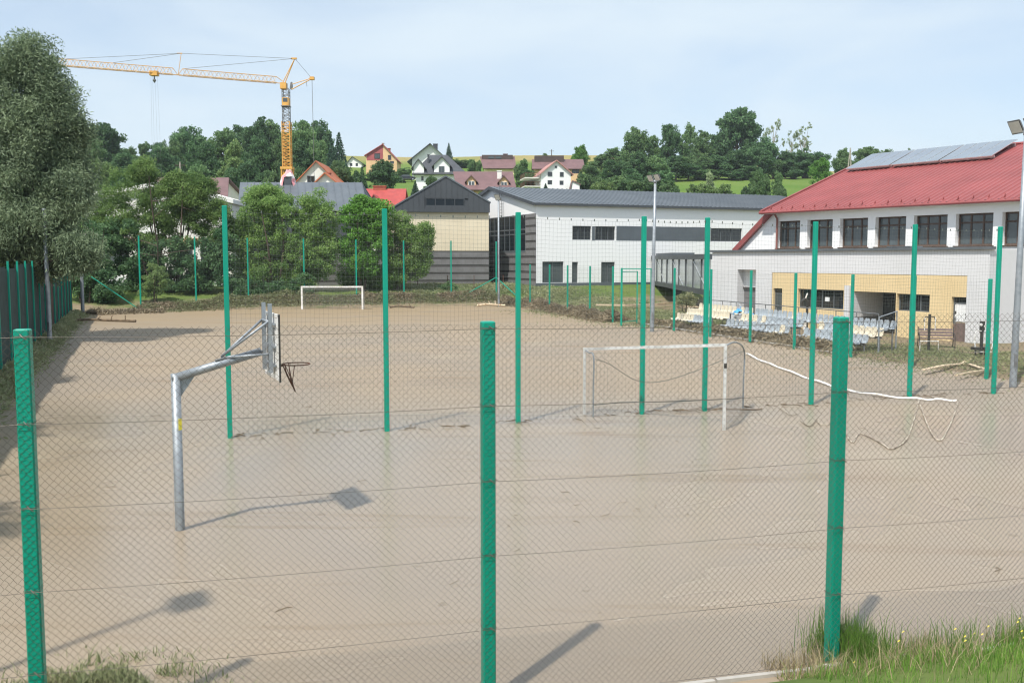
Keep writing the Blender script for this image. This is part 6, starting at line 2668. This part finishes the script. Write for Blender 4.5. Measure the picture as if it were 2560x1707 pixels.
fitted_tree('willow_tree', 'huge silvery willow towering over the left fence',
            [(30, 190, 90, 75), (85, 150, 55, 60), (-40, 230, 110, 110), (70, 270, 105, 90), (130, 250, 55, 70), (60, 380, 130, 100), (150, 400, 60, 90), (-30, 420, 120, 130),
             (90, 490, 110, 95, -1), (160, 500, 55, 80, -1), (40, 575, 110, 70, -2), (40, 440, 110, 90, -0.5), (150, 450, 60, 80, 0), (60, 330, 110, 80, -0.5), (120, 575, 80, 55, 0), (195, 640, 34, 48, -2), (50, 640, 90, 55, -1), (125, 645, 55, 48, 0), (-10, 640, 80, 60, 0), (-60, 560, 120, 120, -2), (80, 560, 80, 60, 0), (170, 330, 40, 60), (110, 330, 90, 100), (185, 470, 35, 60)],
            51.0, 'leaf_willow', 195000, 0.24, 0.055, 11, 0.55, 1.15, 46, 0.35, 0.85, (-30, 0.42, 2, 1.2), ground=0.1)
fitted_tree('willow_tree', 'grey-green willow bush with bare stems before the pale shed',
            [(335, 470, 75, 60), (280, 530, 60, 60), (400, 520, 70, 60), (460, 480, 60, 45), (500, 520, 60, 50), (545, 560, 40, 55), (340, 580, 90, 50), (450, 570, 70, 50), (255, 585, 40, 60), (360, 430, 30, 25), (500, 470, 35, 30), (440, 455, 25, 20)],
            91.0, 'leaf_fresh', 82000, 0.27, 0.08, 12, 0.42, 0.9, 40, 0.25, 0.8, (430, 0.13, 6, 2.4), group='bushes behind the far goal')
fitted_tree('alder_bush', 'dark leafy undergrowth left of the far goal, below the grey-green willow',
            [(260, 640, 60, 55), (330, 660, 70, 60), (420, 650, 70, 55), (500, 660, 60, 60), (300, 590, 50, 40), (230, 690, 40, 50), (370, 710, 60, 45), (540, 690, 45, 50), (460, 710, 60, 40), (560, 620, 25, 60)],
            89.5, 'leaf_dark', 40000, 0.28, 0.14, 13, 0.42, 0.9, 30, 0.1, 0.7, (400, 0.1, 5, 3.0), cat='shrub', group='bushes behind the far goal')
fitted_tree('willow_tree', 'tall bushy willow before the seam-roof wing, left of the far goal',
            [(668, 510, 65, 45), (640, 560, 55, 50), (710, 560, 70, 60), (625, 620, 50, 60), (690, 640, 70, 60), (790, 520, 38, 42), (800, 570, 45, 60), (760, 600, 60, 60), (650, 690, 70, 45), (740, 680, 60, 55), (805, 640, 40, 55), (600, 600, 22, 60), (665, 490, 40, 25)],
            92.5, 'leaf_fresh', 98000, 0.27, 0.085, 21, 0.42, 0.92, 44, 0.2, 0.8, (690, 0.14, 5, 2.2), group='bushes behind the far goal')
fitted_tree('maple_bush', 'vivid green bush between the two willows above the far goal',
            [(890, 545, 42, 40), (925, 560, 42, 45), (880, 600, 40, 45), (930, 610, 42, 45), (900, 655, 45, 35), (950, 530, 22, 25), (905, 515, 30, 20)],
            93.5, 'leaf_bright', 40000, 0.24, 0.12, 31, 0.4, 0.82, 38, 0.1, 0.8, (905, 0.12, 3, 0.9), group='bushes behind the far goal')
fitted_tree('willow_tree', 'olive willow bush right of the far goal, against the cream wall',
            [(1000, 575, 38, 38), (1035, 610, 40, 45), (985, 620, 35, 50), (1010, 670, 50, 40), (1045, 655, 30, 35), (975, 690, 30, 30), (880, 690, 35, 35), (930, 690, 35, 30), (1065, 590, 15, 30)],
            95.0, 'leaf_fresh', 56000, 0.25, 0.08, 41, 0.38, 0.8, 40, 0.2, 0.8, (1000, 0.11, 4, 1.3), group='bushes behind the far goal')
fitted_tree('alder_bush', 'dark thicket in the far left corner beyond the last sheet panel',
            [(205, 600, 40, 60), (225, 660, 40, 60), (245, 710, 40, 45), (200, 700, 35, 50), (270, 730, 35, 30), (180, 660, 30, 60)], 84.0, 'leaf_dark', 20000, 0.26, 0.13, 61, 0.4, 0.8, 30, 0.1, 0.8, (215, 0.09, 4, 1.6), cat='shrub')
fitted_tree('shrub', 'low dark shrub under the far fence left of the goal',
            [(640, 720, 60, 28), (700, 725, 50, 26), (590, 725, 35, 28), (760, 715, 30, 30)], 88.8, 'leaf_dark', 9000, 0.22, 0.11, 47, 0.25, 0.5, 24, 0.1, 0.8, (650, 0.05, 4, 1.5), cat='shrub')
fitted_tree('shrub', 'light green young shrub at the foot of the second far post',
            [(380, 680, 30, 25), (395, 705, 35, 30), (370, 725, 25, 20)], 85.0, 'leaf_light', 5500, 0.22, 0.07, 51, 0.2, 0.4, 24, 0.1, 0.8, (385, 0.05, 3, 0.5), cat='shrub')
fitted_tree('shrub', 'round green shrub on the bank below the striped wall',
            [(1115, 722, 22, 18), (1130, 730, 22, 16), (1105, 735, 18, 14)], 96.0, 'leaf_mid', 3500, 0.2, 0.08, 53, 0.2, 0.4, 22, 0.1, 0.8, (1117, 0.04, 3, 0.4), cat='shrub')
fitted_tree('shrub', 'grey-green round shrub under the glazed walkway',
            [(1710, 745, 18, 14), (1725, 752, 16, 12), (1700, 752, 12, 10)], 76.0, 'leaf_weed', 3000, 0.18, 0.05, 57, 0.2, 0.4, 22, 0.1, 0.8, (1712, 0.04, 3, 0.4), cat='shrub')
# willows that stand just outside the left edge; their shade lies over the left of the court
for i, (lab, x, y, h, w) in enumerate((('willow just beyond the left edge by the nearest sheet panels', -13.4, 9.0, 10.5, 2.8), ('willow just beyond the left edge, second along the sheet fence', -17.6, 18.0, 11.0, 3.0),
                                       ('willow just beyond the left edge, third along the sheet fence', -22.0, 28.0, 12.0, 3.2), ('willow beyond the left edge beside the huge willow', -27.0, 39.0, 13.5, 3.6))):
    rn = random.Random(70 + i)
    lobes = []
    for q in range(10):
        a = rn.random() * 6.28
        r = w * 0.6 * rn.random()
        zz_ = h * (0.35 + 0.5 * rn.random())
        lobes.append((x + r * math.cos(a), y + r * math.sin(a), zz_, w * 0.55, w * 0.55, w * 0.5))
    root = thing('willow_tree', lab, 'tree', (x, y, 0.1), group='willows along the sheet fence')
    m = MB()
    branches(m, (x, y, 0.1), h, lobes, 0.2, 70 + i, 2, 0.6)
    m.build('trunk', 'bark', root)
    v, f, t = leaf_cloud(crown_clumps(lobes, 20, 80 + i, 0.5, 1.0), 26000, 0.34, 0.11, 90 + i, droop=0.7, centre=(x, y, h * 0.6))
    numpy_mesh('crown', v, f, 'leaf_willow', root, t)


# ------------------------------------------------------------------ brush, grass and litter
def blades(points, h0, h1, w, seed, leanm=0.35, leaf='leaf_grass', name='grass', tone=None):
    """Grass blades as bent two-piece strips standing on the given points."""
    g = np.random.default_rng(seed)
    P_ = np.asarray(points, dtype=float)
    n = len(P_)
    a = g.random(n) * 6.283
    h = h0 + (h1 - h0) * g.random(n) ** 1.6
    lean = leanm * g.random(n) * h
    dirv = np.stack([np.cos(a), np.sin(a), np.zeros(n)], 1)
    sidev = np.stack([-np.sin(a), np.cos(a), np.zeros(n)], 1)
    a2 = g.random(n) * 6.283
    sidev = np.stack([np.cos(a2), np.sin(a2), np.zeros(n)], 1)
    ww = (w * (0.6 + 0.8 * g.random(n)))[:, None]
    up = np.array([0, 0, 1.0])
    b0, b1 = P_ - sidev * ww / 2, P_ + sidev * ww / 2
    mid_ = P_ + up * (h * 0.6)[:, None] + dirv * (lean * 0.35)[:, None]
    m0, m1 = mid_ - sidev * ww * 0.35, mid_ + sidev * ww * 0.35
    tip_ = P_ + up * h[:, None] + dirv * lean[:, None]
    v = np.stack([b0, b1, m1, m0, tip_], 1).reshape(-1, 3)
    i = np.arange(n)[:, None] * 5
    f = np.concatenate([i + np.array([[0, 1, 2]]), i + np.array([[0, 2, 3]]), i + np.array([[3, 2, 4]])], 0)
    t = np.clip((tone if tone is not None else 0.5) + 0.25 * g.standard_normal(n), 0, 1)
    return numpy_mesh(name, v, f, leaf, None, np.repeat(t, 5))


# concrete edging strip under the near fence, laid in lengths
for i in range(14):
    a_, b_ = near_pt(-4.0 + i * 1.15 + 0.012) + N_NEAR * -0.14, near_pt(-4.0 + (i + 1) * 1.15 - 0.012) + N_NEAR * -0.14
    zt_ = 0.035 + 0.012 * math.sin(i * 2.1)
    m = MB()
    m.beam((a_.x, a_.y, zt_ - 0.08), (b_.x, b_.y, zt_ - 0.08 + 0.006 * math.sin(i * 3.3)), 0.06, 0.16)
    o = m.build('edging_slab', 'concrete', near_fence)
g = np.random.default_rng(77)
pts, tone = [], []
for _ in range(44000):
    s = g.uniform(-1.0, 12.5)
    d = -abs(g.normal(0, 0.9)) - 0.17 + 0.10 * mnoise.noise((s * 1.4, 0, 0))
    if d < -3.2:
        continue
    if s < 7.0 or (s < 7.9 and g.random() < 0.6):
        continue
    p = near_pt(s) + N_NEAR * d
    den = mnoise.noise((p.x * 1.6, p.y * 1.6, 4.0))
    if den < 0.0 and g.random() < 0.75:
        continue
    if d > -0.5 and g.random() < 0.45:
        continue
    pts.append((p.x, p.y, max(0.0, terrain(p.x, p.y)) - 0.01))
    tone.append(0.5 + 0.5 * den)
o = blades(pts, 0.05, 0.22, 0.008, 1, 0.7, 'leaf_grass', 'verge_grass', np.array(tone))
tag(o, 'lush green grass on the bank at the foot of the near fence', 'grass', kind='stuff')
pts = []
for _ in range(15000):
    s = g.uniform(-1.0, 12.5)
    d = -abs(g.normal(0, 0.6)) + 0.15
    if s < 7.0 or (mnoise.noise((s * 1.1, 3, 0)) < -0.05 and g.random() < 0.8):
        continue
    p = near_pt(s) + N_NEAR * d
    pts.append((p.x, p.y, max(0.0, terrain(p.x, p.y)) - 0.01))
o = blades(pts, 0.05, 0.34, 0.007, 2, 1.2, 'leaf_straw', 'dry_grass', 0.5)
tag(o, 'dry straw-coloured stalks caught along the near fence foot', 'grass', kind='stuff')
# weeds on the mud at the lower left and tufts beside the right post
pts = []
for _ in range(5200):
    x, y = g.normal(-4.15, 0.42), g.normal(9.35, 0.32)
    if mnoise.noise((x * 3, y * 3, 2)) < -0.12:
        continue
    pts.append((x, y, 0.0))
for _ in range(700):
    x, y = g.normal(-5.0, 0.3), g.normal(9.1, 0.2)
    pts.append((x, y, 0.0))
o = blades(pts, 0.02, 0.13, 0.014, 3, 1.4, 'leaf_weed', 'weed_patch', 0.4)
tag(o, 'silty patch of low weeds on the mud at the lower left', 'weeds', kind='stuff')
pts = []
for _ in range(2600):
    q = near_pt(POST_S[3] + 0.28 + 0.16 * g.standard_normal()) + N_NEAR * g.normal(0.05, 0.22)
    pts.append((q.x, q.y, 0.0))
for s_, n_ in ((9.2, 260), (10.0, 300), (10.55, 220), (11.0, 300), (8.6, 200)):
    for _ in range(n_):
        q = near_pt(s_ + 0.22 * g.standard_normal()) + N_NEAR * g.normal(-0.22, 0.12)
        pts.append((q.x, q.y, 0.0))
o = blades(pts, 0.08, 0.50, 0.008, 4, 0.5, 'leaf_grass', 'grass_tufts', 0.4)
tag(o, 'tall grass tufts beside the right-hand near post', 'grass', kind='stuff')
pts = []
for _ in range(22):
    s = g.uniform(7.2, 11)
    q = near_pt(s) + N_NEAR * g.uniform(-1.2, -0.2)
    zq = max(0, terrain(q.x, q.y)) + g.uniform(0.15, 0.38)
    pts.append((q.x, q.y, zq))
m = MB()
for p in pts:
    m.add([(p[0] + 0.018 * math.cos(k * 1.2566), p[1] + 0.018 * math.sin(k * 1.2566) * 0.7, p[2] + 0.012 * math.sin(k * 2)) for k in range(5)], [(0, 1, 2, 3, 4)])
o = m.build('wildflowers', 'yellow')
tag(o, 'small yellow flowers dotted in the grass bank', 'flowers', kind='stuff')


def brush(name, label, line, n, spread, h, seed, leaf='leaf_brush', length=0.34, width=0.045):
    """Tangled dead stalks heaped along a line."""
    gg = np.random.default_rng(seed)
    L = [Vector(p) for p in line]
    seg = [(b - a).length for a, b in zip(L, L[1:])]
    tot = sum(seg)
    P_ = []
    tn = []
    for _ in range(n):
        s = gg.random() * tot
        for a, b, l in zip(L, L[1:], seg):
            if s <= l:
                p = a.lerp(b, s / l)
                d = (b - a).normalized()
                break
            s -= l
        k = mnoise.noise((p.x * 0.45, p.y * 0.45, seed))
        off = gg.normal(0, spread)
        hh = max(0.05, h * (0.75 + 0.9 * k)) * math.exp(-(off / (spread * 1.3)) ** 2)
        x, y = p.x - d.y * off, p.y + d.x * off
        P_.append((x, y, max(0.0, terrain(x, y)) + hh * gg.random()))
        tn.append(0.45 + 0.5 * k)
    P_ = np.array(P_)
    ax_ = gg.standard_normal((n, 3))
    ax_[:, 2] = np.abs(ax_[:, 2]) * 0.7
    ax_ /= np.linalg.norm(ax_, axis=1)[:, None]
    sd_ = np.cross(ax_, gg.standard_normal((n, 3)))
    sd_ /= np.linalg.norm(sd_, axis=1)[:, None]
    l_ = length * (0.4 + 1.2 * gg.random(n))[:, None]
    w_ = width * (0.5 + gg.random(n))[:, None]
    v = np.stack([P_ - ax_ * l_ / 2, P_ + sd_ * w_ / 2, P_ + ax_ * l_ / 2, P_ - sd_ * w_ / 2], 1).reshape(-1, 3)
    t = np.clip(np.array(tn) + 0.25 * gg.standard_normal(n), 0, 1)
    o = numpy_mesh(name, v, np.arange(4 * n).reshape(-1, 4), leaf, None, np.repeat(t, 4))
    tag(o, label, 'brush', kind='stuff')
    return o


FL = [(p[0], p[1] - 0.5, 0) for p in FARP]
brush('dead_brush', 'brown flood-washed brush heaped along the foot of the far fence', FL, 46000, 0.8, 0.75, 5, length=0.34, width=0.042)
brush('bank_weeds', 'green weeds growing through the brush along the far fence', FL, 34000, 1.0, 0.95, 15, 'leaf_weed', 0.32, 0.05)
brush('dead_brush', 'brown brush caught along the far half of the seat-side net fence', [(RIGHT_B.x - 2.5, RIGHT_B.y + 5, 0), (RIGHT_B.x + 0.3, RIGHT_B.y, 0), (rpts[4][0].x + 0.3, rpts[4][0].y, 0)], 26000, 0.6, 0.8, 6, length=0.32, width=0.042)
brush('dead_brush', 'grey-brown litter and stalks under the seats', [(*(RIGHT_A + sout * 0.9 - sdir * 31), 0), (*(RIGHT_A + sout * 0.9 - sdir * 9.0), 0)], 9000, 0.45, 0.42, 7, length=0.28, width=0.05)
brush('dead_brush', 'low weeds and litter along the foot of the sheet fence', [(*(LEFT_A + nl * -0.3 + ul * k_), 0) for k_ in (-8, 10, 30, 50)], 14000, 0.4, 0.45, 8, 'leaf_weed', 0.3, 0.05)
brush('bank_grass', 'rough grass and debris on the bank below the striped wall', [(-12, 97.5, 0), (-2, 99, 0), (3, 97, 0), (8, 93, 0), (12, 88, 0)], 26000, 2.6, 0.35, 9, 'leaf_weed', 0.35, 0.06)
brush('rough_grass', 'rough green grass between the gate and the glazed walkway', [(6, 84, 0), (9, 76, 0), (12, 68, 0), (14, 62, 0)], 26000, 2.6, 0.25, 10, 'leaf_weed', 0.30, 0.05)
brush('rough_grass', 'trampled grass and silt round the bench and exercise machines', [(16.5, 46, 0), (19, 42, 0), (21, 36, 0), (24, 30, 0)], 16000, 2.0, 0.14, 11, 'leaf_weed', 0.2, 0.03)
brush('dead_brush', 'dead branches washed into the far left corner', [(-33.5, 76, 0), (-31.5, 78.5, 0), (-29, 79.5, 0)], 3500, 0.8, 0.5, 12, length=0.6, width=0.07)
# stalks and twigs stuck in the net foot and strewn on the mud
m = MB()
rn = random.Random(21)


def twig(x, y, l, r, z=0.01):
    a = rn.random() * 6.28
    p = Vector((x, y, z))
    b = p + Vector((math.cos(a), math.sin(a), 0)) * l
    c_ = p.lerp(b, 0.5) + Vector((rn.uniform(-.3, .3) * l, rn.uniform(-.3, .3) * l, 0.01))
    m.tube([p, c_, b], r, 4)


for _ in range(170):
    i = rn.randrange(len(MID) - 1)
    q = Vector(MID[i][0]).lerp(Vector(MID[i + 1][0]), rn.random())
    twig(q.x + rn.gauss(0, 0.1), q.y + rn.gauss(0, 0.12), rn.uniform(0.08, 0.45), rn.uniform(0.004, 0.012), rn.uniform(0.01, 0.05))
for _ in range(90):
    y = rn.uniform(11, 60)
    x = rn.uniform(-0.45, 0.45) * y
    if side(Vector((x, y)), LEFT_A, LEFT_B) > -0.5:
        continue
    twig(x, y, rn.uniform(0.04, 0.22), rn.uniform(0.003, 0.008))
for cx_, cy_, n_ in ((8.6, 13.2, 22), (2.3, 16.2, 10), (9.8, 16.5, 14)):
    for _ in range(n_):
        twig(cx_ + rn.gauss(0, 0.9), cy_ + rn.gauss(0, 0.35), rn.uniform(0.05, 0.25), rn.uniform(0.003, 0.007))
o = m.build('mud_litter', 'twig')
tag(o, 'twigs and straw strewn over the mud and along the net', 'litter', kind='stuff')
# flotsam along the far edge
for i, (lab, px, py, l) in enumerate((('pale driftwood log at the far edge, left of the slim light pole', 1228, 764, 2.6), ('brown driftwood log at the far edge below the striped wall', 1075, 762, 2.8),
                                      ('broken branch at the far edge right of the goal', 1005, 768, 2.2), ('dead branch lying in the far left corner of the court', 250, 803, 5.0))):
    p = on_level(px, py, 0.08)
    m = MB()
    rn = random.Random(30 + i)
    m.tube(catmull([p + Vector((-l / 2, 0.1, 0)), p + Vector((-l / 6, -0.1, 0.12)), p + Vector((l / 5, 0.1, 0.05)), p + Vector((l / 2, -0.05, 0.02))], 4), 0.09, 7)
    for q in range(5):
        s_ = p + Vector((l * (q / 5 - 0.45), 0, 0.08))
        m.tube([s_, s_ + Vector((rn.uniform(-.5, .5), rn.uniform(-.4, .4), rn.uniform(0.1, 0.35)))], 0.03, 5)
    o = m.build('driftwood', 'timber' if 'pale' in lab else 'twig')
    tag(o, lab, 'driftwood')

# ------------------------------------------------------------------ a little summer haze
m = MB()
m.box(-1560, 1560, -70, 2560, -1.5, 75)
hz = m.build('haze', 'concrete')
hm = bpy.data.materials.new('summer_haze')
hm.use_nodes = True
hn = hm.node_tree.nodes
hn.remove(hn['Principled BSDF'])
pv = hn.new('ShaderNodeVolumePrincipled')
pv.inputs['Color'].default_value = (0.82, 0.89, 0.97, 1)
pv.inputs['Density'].default_value = 0.00018
hm.node_tree.links.new(pv.outputs['Volume'], hn['Material Output'].inputs['Volume'])
hz.data.materials[0] = hm
tag(hz, 'thin bluish summer haze over the valley', 'haze', kind='stuff')
